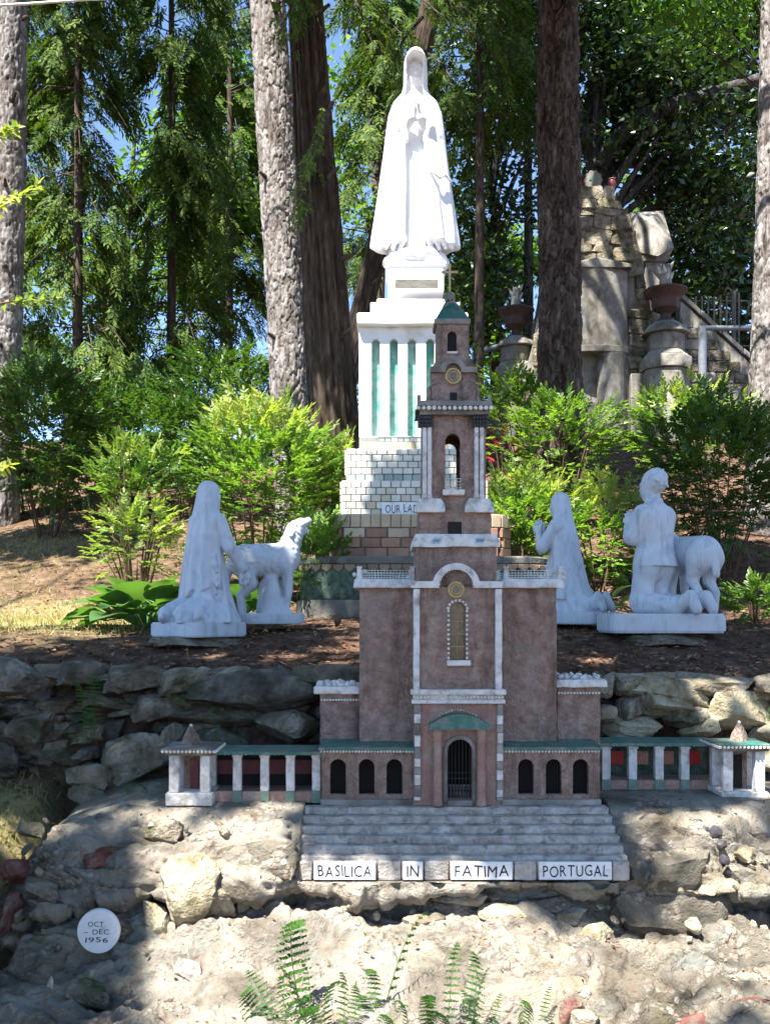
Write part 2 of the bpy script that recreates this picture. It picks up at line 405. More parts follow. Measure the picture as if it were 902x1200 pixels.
def barkmat(name, lo, mid, hi, att=True):
    m, nt, b = newmat(name, 0.95, 0.1)
    p = wpos(nt)
    mp = nt.nodes.new('ShaderNodeMapping'); mp.inputs['Scale'].default_value = (1, 1, 0.25)
    nt.links.new(p, mp.inputs['Vector'])
    f = noise_n(nt, mp.outputs[0], 22, 6, 0.65)
    c = ramp(nt, f, [(0.3, lo), (0.5, mid), (0.7, hi)])
    if att:
        a = nt.nodes.new('ShaderNodeAttribute'); a.attribute_name = 'plate'
        k = ramp(nt, a.outputs['Fac'], [(0, (0.22, 0.18, 0.16)), (0.3, (0.7, 0.66, 0.63)), (0.6, (1.0, 1.0, 1.0)), (1, (1.5, 1.46, 1.42))])
        c = mixc(nt, 1.0, c, k, 'MULTIPLY')
    nt.links.new(c, b.inputs['Base Color'])
    bump(nt, b, noise_n(nt, mp.outputs[0], 60, 6, 0.7), 0.9, 0.01)
    return m
M['bark_pine'] = barkmat('grey pine bark', (0.11, 0.095, 0.085), (0.225, 0.205, 0.19), (0.36, 0.34, 0.325))
M['bark_dark'] = barkmat('dark pine bark', (0.04, 0.03, 0.025), (0.09, 0.068, 0.056), (0.19, 0.15, 0.13))
M['bark_cedar'] = barkmat('shaggy cedar bark', (0.032, 0.023, 0.018), (0.07, 0.052, 0.04), (0.14, 0.108, 0.088))
M['bark_back'] = barkmat('dark tree bark', (0.035, 0.026, 0.02), (0.075, 0.056, 0.044), (0.14, 0.11, 0.09), False)
M['bark_grey'] = barkmat('mottled grey bark', (0.025, 0.022, 0.02), (0.055, 0.05, 0.045), (0.14, 0.13, 0.12), False)
M['stem'] = mk('plant stem', [(0.06, 0.035, 0.02), (0.13, 0.08, 0.045)], 30, 0.8, 0.2, 90, 0.3, 0.002)
# ------------------------------------------------------------------ ground sheet
def sstep(a, b, x):
    t = np.clip((x - a) / (b - a), 0, 1); return t * t * (3 - 2 * t)
YL = [-400, 2.6, 3.3, 4.3, 5.22, 5.34, 6.2, 8.0, 10.0, 13.0, 15.0, 19.0, 60, 500]
ZL = [0.0, 0.02, 0.08, 0.58, 0.80, 1.285, 1.455, 1.60, 2.17, 3.03, 3.75, 4.85, 9.0, 30.0]
ZR = [0.0, 0.02, 0.08, 0.50, 0.76, 1.285, 1.455, 1.60, 2.42, 3.70, 4.45, 5.4, 9.5, 30.0]
def G(x, y):
    x = np.asarray(x, float); y = np.asarray(y, float)
    t = sstep(-0.5, 2.6, x)
    z = np.interp(y, YL, ZL) * (1 - t) + np.interp(y, YL, ZR) * t
    under = sstep(-1.75, -1.45, x) * sstep(2.9, 3.3, y) * sstep(5.21, 5.1, y)
    z = z - 0.45 * under
    far = sstep(7, 9, y)
    z = z + far * 0.12 * vnoise(x * 0.35, y * 0.35, x * 0) + 0.015 * vnoise(x * 2.2, y * 2.2, x * 0 + 3)
    return z
def g1(x, y): return float(G(np.array([x]), np.array([y]))[0])
gx = np.unique(np.round(np.concatenate([np.linspace(-6, 7, 230), -6 - np.geomspace(0.1, 400, 26), 7 + np.geomspace(0.1, 400, 26)]), 4))
gy = np.unique(np.round(np.concatenate([np.linspace(2.4, 16, 240), 2.4 - np.geomspace(0.1, 390, 22), 16 + np.geomspace(0.1, 400, 26)]), 4))
GX, GY = np.meshgrid(gx, gy)
GZ = G(GX, GY)
nx_, ny_ = len(gx), len(gy)
ii = (np.arange(ny_ - 1)[:, None] * nx_ + np.arange(nx_ - 1)[None, :]).ravel()
me = np_mesh('ground', np.stack([GX.ravel(), GY.ravel(), GZ.ravel()], 1), np.stack([ii, ii + 1, ii + nx_ + 1, ii + nx_], 1), True)
def grassy(x, y):
    a = 1.4 * np.exp(-(((x + 2.7) / 1.1) ** 2 + ((y - 7.4) / 0.85) ** 2))
    b = 0.25 * np.exp(-(((x + 3.6) / 1.5) ** 2 + ((y - 10.5) / 1.2) ** 2))
    c = 0.8 * np.exp(-(((x + 1.75) / 0.5) ** 2 + ((y - 4.6) / 0.45) ** 2))
    return np.clip((a + b + c) * (1.1 + 0.6 * vnoise(x * 2.5, y * 2.5, x * 0)), 0, 1)
fattr(me, 'grass', grassy(GX.ravel(), GY.ravel()))
tag(link('ground', me, M['ground']), 'brown leaf covered hillside ground with a low terrace', 'ground', kind='structure')

# ------------------------------------------------------------------ rocks
def rock_mesh(name, seed, p=3.2, sub=3, cuts=7, amp=0.10):
    rn = np.random.default_rng(seed)
    bm = bmesh.new(); bmesh.ops.create_icosphere(bm, subdivisions=sub, radius=1.0)
    V = np.array([v.co[:] for v in bm.verts])
    V = V / (np.sum(np.abs(V) ** p, 1) ** (1 / p))[:, None]
    s = seed * 3.7
    V = V * (1 + amp * fbm(V[:, 0] * 1.3 + s, V[:, 1] * 1.3, V[:, 2] * 1.3, 2))[:, None]
    for _ in range(cuts * 2):
        n = rn.normal(size=3); n /= np.linalg.norm(n)
        d = V @ n - rn.uniform(0.58, 0.95)
        V = V - np.maximum(d, 0)[:, None] * n * 0.97
    q = 0.5 - np.abs(fbm(V[:, 0] * 2.6 + s, V[:, 1] * 2.6, V[:, 2] * 4.0, 4))
    V = V * (1 + 0.9 * amp * q + 0.4 * amp * fbm(V[:, 0] * 7 + s, V[:, 1] * 7, V[:, 2] * 9, 3))[:, None]
    for v, c in zip(bm.verts, V): v.co = c
    m = bpy.data.meshes.new(name); bm.to_mesh(m); bm.free()
    m.polygons.foreach_set('use_smooth', np.ones(len(m.polygons), bool))
    m.set_sharp_from_angle(angle=rad(38))
    return m
ROCKS = [rock_mesh('stone', 100 + i, [3.6, 5.0, 2.8][i % 3], 4) for i in range(10)]
PEBS = [rock_mesh('pebble', 200 + i, 2.4, 2, 4) for i in range(4)]
_rc = {}
def block_mesh(name, seed):
    rn = np.random.default_rng(seed)
    bm = bmesh.new(); bmesh.ops.create_cube(bm, size=2.0)
    for v in bm.verts: v.co += Vector((rn.uniform(-0.22, 0.12), rn.uniform(-0.08, 0.08), rn.uniform(-0.2, 0.1))) * (1 if v.co.x > 0 else -1)
    bmesh.ops.bevel(bm, geom=list(bm.edges), offset=0.16, segments=1, affect='EDGES')
    bmesh.ops.subdivide_edges(bm, edges=list(bm.edges), cuts=2, use_grid_fill=True)
    V = np.array([v.co[:] for v in bm.verts]); s = seed * 1.7
    V = V + 0.10 * np.stack([fbm(V[:, 0] * 1.5 + s + 9 * i, V[:, 1] * 1.5, V[:, 2] * 1.5, 3) for i in range(3)], 1)
    for v, c in zip(bm.verts, V): v.co = c
    m = bpy.data.meshes.new(name); bm.to_mesh(m); bm.free()
    m.polygons.foreach_set('use_smooth', np.ones(len(m.polygons), bool)); m.set_sharp_from_angle(angle=rad(30))
    return m
def stone(name, parent, c, dims, mat, rot=(0, 0, 0), var=None, meshes=None):
    meshes = meshes or ROCKS
    i = random.randrange(len(meshes)) if var is None else var % len(meshes)
    key = (id(meshes), i, mat.name)
    if key not in _rc:
        m = meshes[i].copy(); m.materials.append(mat); _rc[key] = m
    off = WL.get(parent, Vector((0, 0, 0)))
    return link(name, _rc[key], None, parent, Vector(c) - off, rot, dims)

# ------------------------------------------------------------------ the cemented rock mound
MY = [5.45, 4.46, 4.36, 4.22, 4.12, 4.05, 4.02, 4.15, 4.13, 3.97, 3.80, 3.60, 3.40, 3.10, 2.90]
MZ = [0.765, 0.765, 0.745, 0.69, 0.60, 0.51, 0.465, 0.43, 0.375, 0.325, 0.27, 0.215, 0.15, 0.05, -0.05]
_arc = np.concatenate([[0], np.cumsum(np.hypot(np.diff(MY), np.diff(MZ)))])
_pyk = [HOR + (EYE - z) * F / y for y, z in zip(MY, MZ)]
def Dm(py): return float(np.interp(py, _pyk[1:], MY[1:]))
nu, nv = 620, 330
ux = np.linspace(-2.1, 2.9, nu)
tv = np.concatenate([np.linspace(0, _arc[1], 26)[:-1], np.linspace(_arc[1], _arc[-1], nv - 25)])
UX, TV = np.meshgrid(ux, tv)
BY = np.interp(TV, _arc, MY); BZ = np.interp(TV, _arc, MZ)
# smooth the profile a little, let the lip wander
wob = 0.05 * vnoise(UX * 2.3, UX * 0 + 1.5, UX * 0) + 0.03 * vnoise(UX * 6.1, UX * 0 + 7.5, UX * 0)
face = sstep(4.42, 4.2, BY)
instep = sstep(X(325, 4.1), X(345, 4.1), UX) * sstep(X(760, 4.1), X(738, 4.1), UX)
BY = BY + wob * face * (1 - 0.6 * instep) + 0.045 * instep * face
BZ = BZ + 0.035 * vnoise(UX * 3.1, UX * 0 + 4.5, BY * 2) * face
sL = np.clip((-UX - 0.95) / 0.6, 0, 1); sL2 = np.clip((-UX - 1.42) / 0.4, 0, 1.6)
BZ = BZ - 0.13 * sL ** 2 * sstep(5.2, 4.5, BY) - 0.75 * sL2 ** 2
BY = BY + 0.20 * sL2
P0 = np.stack([UX, BY, BZ], 2)
du = np.gradient(P0, axis=1); dv = np.gradient(P0, axis=0)
N0 = np.cross(du, dv); N0 /= np.linalg.norm(N0, axis=2, keepdims=True) + 1e-9
N0 *= np.sign(N0[60, nu // 2, 1]) * -1 if N0[60, nu // 2, 1] > 0 else 1
flat = np.clip(face, 0.05, 1)
strata = np.abs(fbm(UX * 3.0, BY * 3.0, BZ * 11.0, 4)) 
a, b, c = UX, BY, BZ
rg = 0.45 - np.abs(fbm(a * 5.5 + 3, b * 5.5, c * 8, 4))
disp = 0.075 * fbm(a * 3.0, b * 3.0, c * 4.5, 3) + 0.055 * (0.4 - strata) + 0.028 * rg + 0.016 * fbm(a * 16, b * 16, c * 24, 4, 0.6)
w1, w2, wi = worley2(a * 7 + 0.6 * vnoise(a * 5, c * 5, a * 0), (c + 0.5 * b) * 11)
disp += 0.05 * np.clip(w2 - w1, 0, 0.25) * (wi > 0.6)
cu_ = a * 4.2 + 0.7 * vnoise(a * 3, b * 3, c * 5 + 2); cv_ = (c * 1.3 + 0.55 * b) * 7.5 + 0.7 * vnoise(a * 3 + 7, b * 3, c * 5)
k1, k2, kid = worley2(cu_, cv_)
gate_ = sstep(-0.25, 0.25, vnoise(a * 1.7, b * 1.7, c * 2.5 + 11))
disp = disp - 0.036 * np.exp(-((k2 - k1) / 0.075) ** 2) * gate_ + 0.02 * (kid - 0.5) * gate_
cellv = np.where(gate_ > 0.4, kid, 0.3)
P1 = P0 + N0 * (disp * flat)[:, :, None]
inst = (P1[:, :, 0] > X(352, 4.1)) & (P1[:, :, 0] < X(731, 4.1)) & (P1[:, :, 1] > 4.02) & (P1[:, :, 1] < 4.5)
P1[:, :, 2] = np.where(inst, np.minimum(P1[:, :, 2], 0.505), P1[:, :, 2])
ledge = (P1[:, :, 1] > 4.34)
P1[:, :, 2] = np.where(ledge, np.minimum(P1[:, :, 2], 0.768), P1[:, :, 2])
ii = (np.arange(nv - 1 + 0)[:, None] * nu + np.arange(nu - 1)[None, :]).ravel()
me = np_mesh('rock_mound', P1.reshape(-1, 3), np.stack([ii, ii + nu, ii + nu + 1, ii + 1], 1), True)
fattr(me, 'cell', np.clip(cellv, 0, 1).ravel())
mound = empty('rock_mound', (0.2, 4.3, 0.0))
tag(mound, 'pale cemented rock mound carrying the small basilica model', 'rock', kind='structure')
_o = link('cement_bed', me, M['rock'], mound, Vector((0, 0, 0)) - WL[mound])
def mst(p0, q0, p1, q1, mat, rot=0.0, dep=0.5, dd=0.0, var=None, nm='stone', ex=0.0):
    cx, cy = (p0 + p1) / 2, (q0 + q1) / 2
    D = Dm(cy) + dd + 0.025
    w, h = (p1 - p0) / 2 * D / F, (q1 - q0) / 2 * D / F
    stone(nm, mound, P(cx, cy, D), (w * 1.04, max(w, h) * dep, h * 1.04), mat, (rad(ex), rad(rot), rad(random.uniform(-15, 15))), var)
SP = M['stonepal']
mst(184, 1000, 262, 1082, M['buffstone'], 35, 0.8, -0.02, 2)
mst(190, 1020, 285, 1070, SP[3], 38, 0.6, 0.0, 5)
mst(272, 1037, 308, 1080, M['buffstone'], 0, 0.8, 0.0, 4)
mst(252, 982, 350, 1034, M['rock'], -6, 0.6, 0.02, 1)
mst(60, 1040, 178, 1068, M['buffstone'], -4, 0.5, -0.01, 7)
mst(150, 1062, 222, 1092, M['buffstone'], 55, 0.6, -0.02, 0)
mst(52, 1066, 172, 1136, M['rock'], -6, 0.35, 0.08, 4)
mst(90, 994, 140, 1020, M['redstone'], -12, 0.7, 0.0, 3)
mst(6, 1000, 40, 1040, M['redstone'], -60, 0.7, 0.05, 8)
mst(0, 1045, 26, 1100, M['redstone'], 10, 0.7, 0.02, 3)
mst(202, 1120, 244, 1158, M['pinkstone'], 20, 0.6, 0.03, 6)
mst(272, 1142, 336, 1176, M['pinkstone'], 8, 0.5, 0.04, 1)
mst(78, 1146, 134, 1188, SP[2], 15, 0.6, 0.02, 9)
mst(20, 1180, 90, 1230, SP[1], 5, 0.6, 0.02, 5)
mst(676, 1080, 718, 1110, M['buffstone'], -8, 0.7, -0.02, 5)
mst(802, 1075, 822, 1095, M['buffstone'], 0, 0.8, -0.03, 2)
mst(860, 990, 886, 1010, M['buffstone'], 10, 0.8, -0.01, 0)
mst(735, 992, 840, 1042, M['rock'], 3, 0.5, 0.02, 7)
mst(708, 1036, 850, 1108, M['rock'], 4, 0.45, 0.04, 1)
mst(845, 1030, 930, 1080, M['rock'], 12, 0.5, 0.03, 6)
mst(880, 930, 940, 985, SP[3], 8, 0.6, 0.05, 3)
mst(860, 1090, 930, 1150, M['rock'], 12, 0.5, 0.04, 2)
mst(780, 1168, 930, 1196, M['redstone'], -12, 0.35, -0.03, 8)
mst(648, 1168, 682, 1210, M['redstone'], 20, 0.6, 0.0, 3)
mst(668, 1180, 705, 1212, SP[3], 0, 0.6, -0.02, 4)
mst(560, 1058, 622, 1086, M['buffstone'], 6, 0.8, -0.02, 9)
mst(380, 1040, 470, 1064, SP[3], 3, 0.7, -0.02, 3)
mst(505, 1040, 580, 1062, SP[3], -4, 0.7, -0.01, 8)
mst(640, 1060, 690, 1084, SP[3], 5, 0.7, -0.02, 7)
mst(735, 1110, 830, 1150, SP[3], 6, 0.5, 0.03, 5)
mst(600, 1105, 668, 1140, M['buffstone'], -5, 0.5, 0.04, 2)
mst(420, 1108, 520, 1150, SP[3], 5, 0.45, 0.06, 6)
mst(765, 945, 830, 985, SP[3], 10, 0.5, 0.05, 4)
mst(150, 960, 215, 990, SP[0], -8, 0.5, 0.06, 1)
mst(30, 1030, 80, 1058, SP[0], 20, 0.6, 0.03, 9)
mst(230, 1090, 300, 1120, SP[3], 14, 0.5, 0.05, 7)
mst(470, 1066, 530, 1094, SP[3], -8, 0.6, 0.02, 4)
mst(345, 1060, 430, 1088, M['rock'], 8, 0.6, 0.02, 0)
mst(300, 1040, 350, 1068, M['rock'], 8, 0.6, 0.02, 5)
mst(610, 1046, 700, 1072, M['rock'], -3, 0.6, 0.01, 6)
mst(20, 960, 60, 985, SP[1], 8, 0.7, 0.1, 6)
for (px, py, s) in [(756, 961, 8), (766, 958, 6), (818, 966, 7), (826, 972, 5), (838, 975, 9), (846, 990, 7), (848, 1008, 6), (690, 1116, 4)]:
    D = Dm(py) - 0.012
    stone('pebble', mound, P(px, py, D), (s * 0.0035, 0.02, s * 0.0042), M['darkpeb'], (0, rad(random.uniform(-50, 50)), 0), None, PEBS)
for k in range(150):
    px = random.uniform(10, 900); py = random.choice([random.uniform(1046, 1090), random.uniform(950, 1045), random.uniform(1095, 1195)])
    if 335 < px < 745 and py < 1042: continue
    if 75 < px < 160 and 1055 < py < 1135: continue
    D = Dm(py) + random.uniform(-0.01, 0.02); s = random.uniform(2.5, 7.0) * D / F
    stone('pebble', mound, P(px, py, D), (s * random.uniform(0.9, 1.7), s, s * random.uniform(0.6, 1)), random.choice([M['buffstone'], M['buffstone'], SP[3], M['rock'], SP[0], M['rock'], M['rock']]), (random.random(), random.random() * 3, random.random()), None, PEBS)

# ------------------------------------------------------------------ dry stone retaining walls
RW = False
RWP = [SP[3], M['buffstone'], SP[3], M['buffstone']]
def wall(label, lst, x0, x1, fill):
    t = empty('retaining_wall', (x0, 5.3, 0.77), label, 'stone wall')
    for q in lst:
        p0, q0, p1, q1 = q[:4]; D = 5.2 + (q[4] if len(q) > 4 else 0.0)
        w, h = (p1 - p0) / 2 * D / F, (q1 - q0) / 2 * D / F
        stone('stone', t, P((p0 + p1) / 2, (q0 + q1) / 2, D), (w * 1.16, 0.12 + 0.3 * h, h * 1.20), (RWP[q[5]] if RW else SP[q[5]]), (rad(random.uniform(-8, 8)), rad(random.uniform(-7, 7)), rad(random.uniform(-12, 12))))
    for px0, px1, py0, py1, n in fill:
        for _ in range(n):
            px, py = random.uniform(px0, px1), random.uniform(py0, py1); D = 5.28
            s = random.uniform(10, 24) * D / F
            stone('stone', t, P(px, py, D), (s * 1.7, 0.10, s * 0.55), random.choice(SP), (0, rad(random.uniform(-12, 12)), 0))
    return t
wall('mossy dark dry stone wall under the terrace left of the basilica model',
     [(-60, 772, 72, 818, 0.02, 2), (64, 776, 128, 806, 0.03, 0), (118, 780, 192, 812, 0.0, 0), (182, 784, 236, 812, 0.02, 3), (228, 788, 374, 830, -0.02, 2),
      (0, 820, 60, 840, 0.04, 2), (4, 834, 68, 872, -0.02, 0), (-40, 868, 30, 908, -0.06, 2), (40, 815, 110, 832, 0.06, 1), (112, 864, 196, 918, -0.14, 3),
      (82, 894, 134, 922, -0.22, 1), (86, 918, 130, 942, -0.3, 1), (152, 814, 214, 846, 0.0, 0), (306, 832, 380, 870, -0.02, 0), (92, 874, 122, 892, -0.05, 2),
      (120, 842, 148, 866, 0.0, 2), (200, 826, 312, 852, 0.07, 1), (192, 848, 210, 876, -0.12, 3), (210, 850, 300, 884, 0.03, 2), (340, 780, 420, 812, 0.03, 1), (374, 810, 440, 850, 0.02, 2), (-90, 810, 10, 850, 0.0, 1)],
     -2.4, -0.2, [(-60, 420, 786, 865, 70), (0, 150, 850, 915, 30)])
RW = True
wall('tan dry stone wall of big boulders right of the basilica model',
     [(823, 806, 912, 860, -0.02, 1), (794, 790, 884, 814, 0.0, 0), (718, 792, 816, 820, 0.02, 1), (750, 808, 816, 842, -0.03, 1), (715, 816, 758, 844, -0.01, 0),
      (698, 826, 722, 852, -0.02, 1), (708, 838, 778, 862, -0.05, 3), (798, 840, 846, 864, -0.05, 1), (778, 828, 832, 856, -0.02, 0), (694, 790, 720, 814, 0.0, 0),
      (716, 788, 752, 812, 0.01, 2), (880, 850, 930, 876, -0.06, 3), (880, 790, 960, 822, 0.0, 2), (905, 816, 980, 860, 0.0, 0), (660, 800, 706, 840, 0.04, 2), (868, 872, 940, 905, -0.1, 1)],
     1.1, 2.2, [(640, 960, 795, 862, 55)])

# ------------------------------------------------------------------ steps and signs
st = empty('stone_steps', P(541, 1030, 4.1), 'six shallow painted concrete steps below the basilica doors', 'steps')
D0, D1 = 4.115, 4.39
zs = Z(1012, D0); zt = Z(943, D1) - 0.004
for i in range(6):
    y0 = D0 + (D1 - D0) * i / 6
    za, zb = zs + (zt - zs) * i / 6, zs + (zt - zs) * (i + 1) / 6
    w0, w1 = 347 + i * 0.9, 735 - i * 1.6
    MB().box(X(w0, D0) + 0.001 * (i % 2), X(w1, D0), y0, D1 + 0.02 + 0.002 * i, za - 0.004 * (i > 0) + 0.0007 * i, zb).build('step', M['step'], st, bevel=0.004, rough=0.0035, cell=0.03)
D = 4.085
edges = [345, 366, 402, 442, 470, 497, 526, 563, 602, 629, 673, 717, 738]
for i in range(len(edges) - 1):
    MB().box(X(edges[i] + 0.6, D), X(edges[i + 1] - 0.6, D), D + random.uniform(0, 0.006), D + 0.12, Z(1032, D), Z(1010, D)).build('base_stone', M['step'], st, bevel=0.004, rough=0.003, cell=0.03)

def glyphs(text, height, width=None, extrude=0.0012, jit=0.05, spacing=1.12):
    """hand lettered word in the xz plane, centred; returns verts, faces"""
    vs, fs = [], []; cur = 0.0
    dg = bpy.context.evaluated_depsgraph_get
    rn = random.Random(text)
    for ch in text:
        if ch == ' ': cur += 0.34; continue
        cu = bpy.data.curves.new('glyph', 'FONT'); cu.body = ch; cu.size = 1.0; cu.extrude = 0.0; cu.resolution_u = 3; cu.offset = 0.0
        ob = bpy.data.objects.new('glyph', cu); COL.objects.link(ob)
        me = bpy.data.meshes.new_from_object(ob.evaluated_get(dg()))
        pts = [v.co.copy() for v in me.vertices]; fc = [tuple(p.vertices) for p in me.polygons]
        bpy.data.objects.remove(ob); bpy.data.curves.remove(cu); bpy.data.meshes.remove(me)
        x0 = min(p.x for p in pts); x1 = max(p.x for p in pts)
        an = rn.uniform(-1, 1) * jit * 1.6; dz = rn.uniform(-1, 1) * jit
        o = len(vs)
        for p in pts:
            lx, lz = p.x - (x0 + x1) / 2, p.y - 0.35
            vs.append((cur + (x1 - x0) / 2 + lx * math.cos(an) - lz * math.sin(an), lz * math.cos(an) + lx * math.sin(an) + dz)); 
        fs += [tuple(i + o for i in f) for f in fc]
        cur += (x1 - x0) + 0.12 * spacing
    cur -= 0.12 * spacing
    sz = height / 0.7
    sx = (width / cur) if width else sz
    return [((x - cur / 2) * sx, z * sz) for x, z in vs], fs
def lettering(parent, text, cx, y, cz, h, w, mat=None, nm='lettering'):
    v, f = glyphs(text, h, w)
    off = WL[parent]
    me = bpy.data.meshes.new(nm)
    me.from_pydata([(cx + a - off.x, y - off.y, cz + b - off.z) for a, b in v], [], f)
    return link(nm, me, mat or M['ink'], parent)
D = 4.082
for txt, p0, p1 in (('BASILICA', 368, 440), ('IN', 472, 495), ('FATIMA', 528, 600), ('PORTUGAL', 631, 716)):
    t = empty('name_plate', P((p0 + p1) / 2, 1030, D), 'small white plate lettered %s below the steps' % txt, 'sign', 'white name plates below the steps')
    MB().box(X(p0, D), X(p1, D), D - 0.008, D + 0.004, Z(1030.5, D), Z(1009.5, D)).build('plate', M['signwhite'], t, bevel=0.0015)
    lettering(t, txt, X((p0 + p1) / 2, D), D - 0.0095, Z(1020, D), 13.2 * D / F, (p1 - p0 - (9 if len(txt) > 2 else 9)) * D / F)
D = Dm(1092) - 0.12
t = empty('date_plaque', P(115, 1117, D), 'round white plaque dated OCT. - DEC. 1956 set in the rock', 'plaque')
cx, cz = X(115, D), Z(1092, D); rr = 24.5 * D / F
m = MB(); n = 40
m.prism([(cx + rr * math.cos(-2 * math.pi * k / n), cz + rr * 1.04 * math.sin(-2 * math.pi * k / n)) for k in range(n)], D, D + 0.03)
m.build('disc', M['signwhite'], t, bevel=0.002)
lettering(t, 'OCT.', cx - 0.004, D - 0.0015, cz + 0.031, 0.020, 0.068)
lettering(t, '-', cx - 0.045, D - 0.0015, cz + 0.001, 0.020, 0.014)
lettering(t, 'DEC.', cx + 0.016, D - 0.0015, cz + 0.001, 0.020, 0.072)
lettering(t, '1956', cx - 0.004, D - 0.0015, cz - 0.031, 0.020, 0.088)
# ------------------------------------------------------------------ basilica model
bas = empty('basilica_model', P(536, 941, 4.45), 'miniature mauve stucco basilica with tall white trimmed bell tower', 'model building')
ZB = 0.768      # ledge height
def pz(py, D): return Z(py, D)
def beads(pts, r, name, mat, parent):
    m = MB()
    for p in pts: m.ball(p, r * random.uniform(0.85, 1.1), 6, 4)
    return tag(m.build(name, mat, parent, smooth=True, weld=False), kind='stuff')
def lin(a, b, n): return [a + (b - a) * i / (n - 1) for i in range(n)]
A = 4.42        # main facade plane
K = A / F
# arcades with three arched openings each
for side, (p0, p1), cs in (('l', (377, 485), (396, 429.5, 462)), ('r', (588.5, 702), (616, 648.5, 680))):
    D = A
    MB().arch_wall(X(p0, D), X(p1, D), ZB - 0.01, Z(878, D), D, D + 0.035, [(X(c, D), 18.5 * K, Z(931, D), Z(889.5, D)) for c in cs]).build('arcade_wall', M['stucco'], bas)
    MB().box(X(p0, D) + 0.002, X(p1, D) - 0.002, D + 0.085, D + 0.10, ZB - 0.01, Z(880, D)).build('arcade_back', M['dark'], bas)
    e0 = X(p0, D); e1 = X(p1, D)
    for xx in (e0, e1 - 0.03):
        MB().box(xx, xx + 0.03, D + 0.036, D + 0.084, ZB - 0.01, Z(880, D)).build('arcade_side', M['stucco'], bas)
    # kerb under the arches and sloping teal roof
    MB().box(X(p0 - 1, D), X(p1 + 1, D), D - 0.02, D - 0.001, ZB - 0.01, Z(936, D)).build('plinth', M['concrete'], bas, rough=0.002, cell=0.03)
    a, b = X(p0 - 3, D), X(p1 + 1, D)
    m = MB(); y0, y1, z0, z1 = D - 0.025, D + 0.17, Z(875, D), Z(875, D) + 0.014
    m.add([(a, y0, z0), (b, y0, z0), (b, y1, z1), (a, y1, z1), (a, y0, z0 - 0.012), (b, y0, z0 - 0.012), (b, y1, z1 - 0.03), (a, y1, z1 - 0.03)], [(0, 1, 2, 3), (4, 7, 6, 5), (0, 4, 5, 1), (1, 5, 6, 2), (2, 6, 7, 3), (3, 7, 4, 0)])
    m.build('arcade_roof', M['teal'], bas, rough=0.0022, cell=0.03)
    beads([(xx, D - 0.016, Z(880, D)) for xx in lin(a + 0.01, b - 0.01, 30)], 0.0062, 'bead_row', M['bead'], bas)
# side blocks
for p0, p1, cap0, cap1 in ((421, 486, 414, 488), (587, 652, 585, 660)):
    D = 4.53
    MB().box(X(p0, D), X(p1, D), D, D + 0.34, ZB, Z(686, D)).build('side_block', M['stucco'], bas, bevel=0.006, rough=0.003, cell=0.03)
    m = MB(); m.box(X(cap0, D), X(cap1, D), D - 0.035, D + 0.37, Z(689, D), Z(678.5, D), 0.005, 0.006)
    m.build('roof_slab', M['white'], bas, bevel=0.005, rough=0.003, cell=0.035)
    q0, q1 = cap0 + 7, cap1 - 5
    posts = []
    for xx in (X(q0, D), X(q1, D)):
        for yy in (D - 0.01, D + 0.33):
            m = MB(); z = Z(679, D)
            m.box(xx - 0.010, xx + 0.010, yy - 0.010, yy + 0.010, z, z + 0.05); m.box(xx - 0.013, xx + 0.013, yy - 0.013, yy + 0.013, z + 0.05, z + 0.058)
            m.build('post', M['white'], bas, bevel=0.002)
    z = Z(679, D)
    for yy in (D - 0.01, D + 0.33):
        m = MB()
        for k in range(4): m.tube([(X(q0, D), yy, z + 0.008 + 0.011 * k), (X(q1, D), yy, z + 0.008 + 0.011 * k)], 0.0013, 4)
        for xx in lin(X(q0, D), X(q1, D), 18): m.tube([(xx, yy, z), (xx, yy, z + 0.043)], 0.0013, 4)
        m.build('wire_railing', M['white'], bas, weld=False)
    for k in range(5):
        c = (X(random.uniform(q0 + 2, q1 - 2), D), D + random.uniform(0.0, 0.03), Z(679, D) + 0.012)
        if k < 3: c = (X(q0 if cap0 < 500 else q1, D) + random.uniform(-0.02, 0.03) * (1 if cap0 < 500 else -1), D - 0.005, Z(679, D) + 0.008 + 0.014 * k)
        stone('shell', bas, c, (0.012, 0.010, 0.012), M['white'], (random.random(), random.random(), 0), None, PEBS)
# low outer blocks with a flat roof of white stones
for p0, p1, top, c0, c1 in ((375, 423, 813, 368, 424), (652, 703, 805, 650, 710)):
    D = 4.60
    MB().box(X(p0, D), X(p1, D), D, D + 0.22, ZB, Z(top, D)).build('outer_block', M['stucco'], bas, bevel=0.005, rough=0.003, cell=0.03)
    MB().box(X(c0, D), X(c1, D), D - 0.03, D + 0.25, Z(top, D), Z(top - 9, D), 0.003, 0.003).build('roof_slab', M['white'], bas, bevel=0.004, rough=0.003, cell=0.03)
    beads([(xx, D - 0.008, Z(top + 7, D)) for xx in lin(X(p0 + 2, D), X(p1 - 2, D), 14)], 0.0065, 'bead_row', M['bead'], bas)
    for k in range(16):
        px = c0 + 5 + (c1 - c0 - 10) * (k % 6 + random.random() * 0.6) / 6; s = random.uniform(0.013, 0.021)
        stone('white_stone', bas, (X(px, D), D + 0.01 + 0.05 * (k // 6) + random.uniform(0, 0.02), Z(top - 9, D) + s * 0.5), (s * 1.2, s, s * 0.9), M['white'], (random.random(), random.random(), random.random() * 3), None, PEBS)

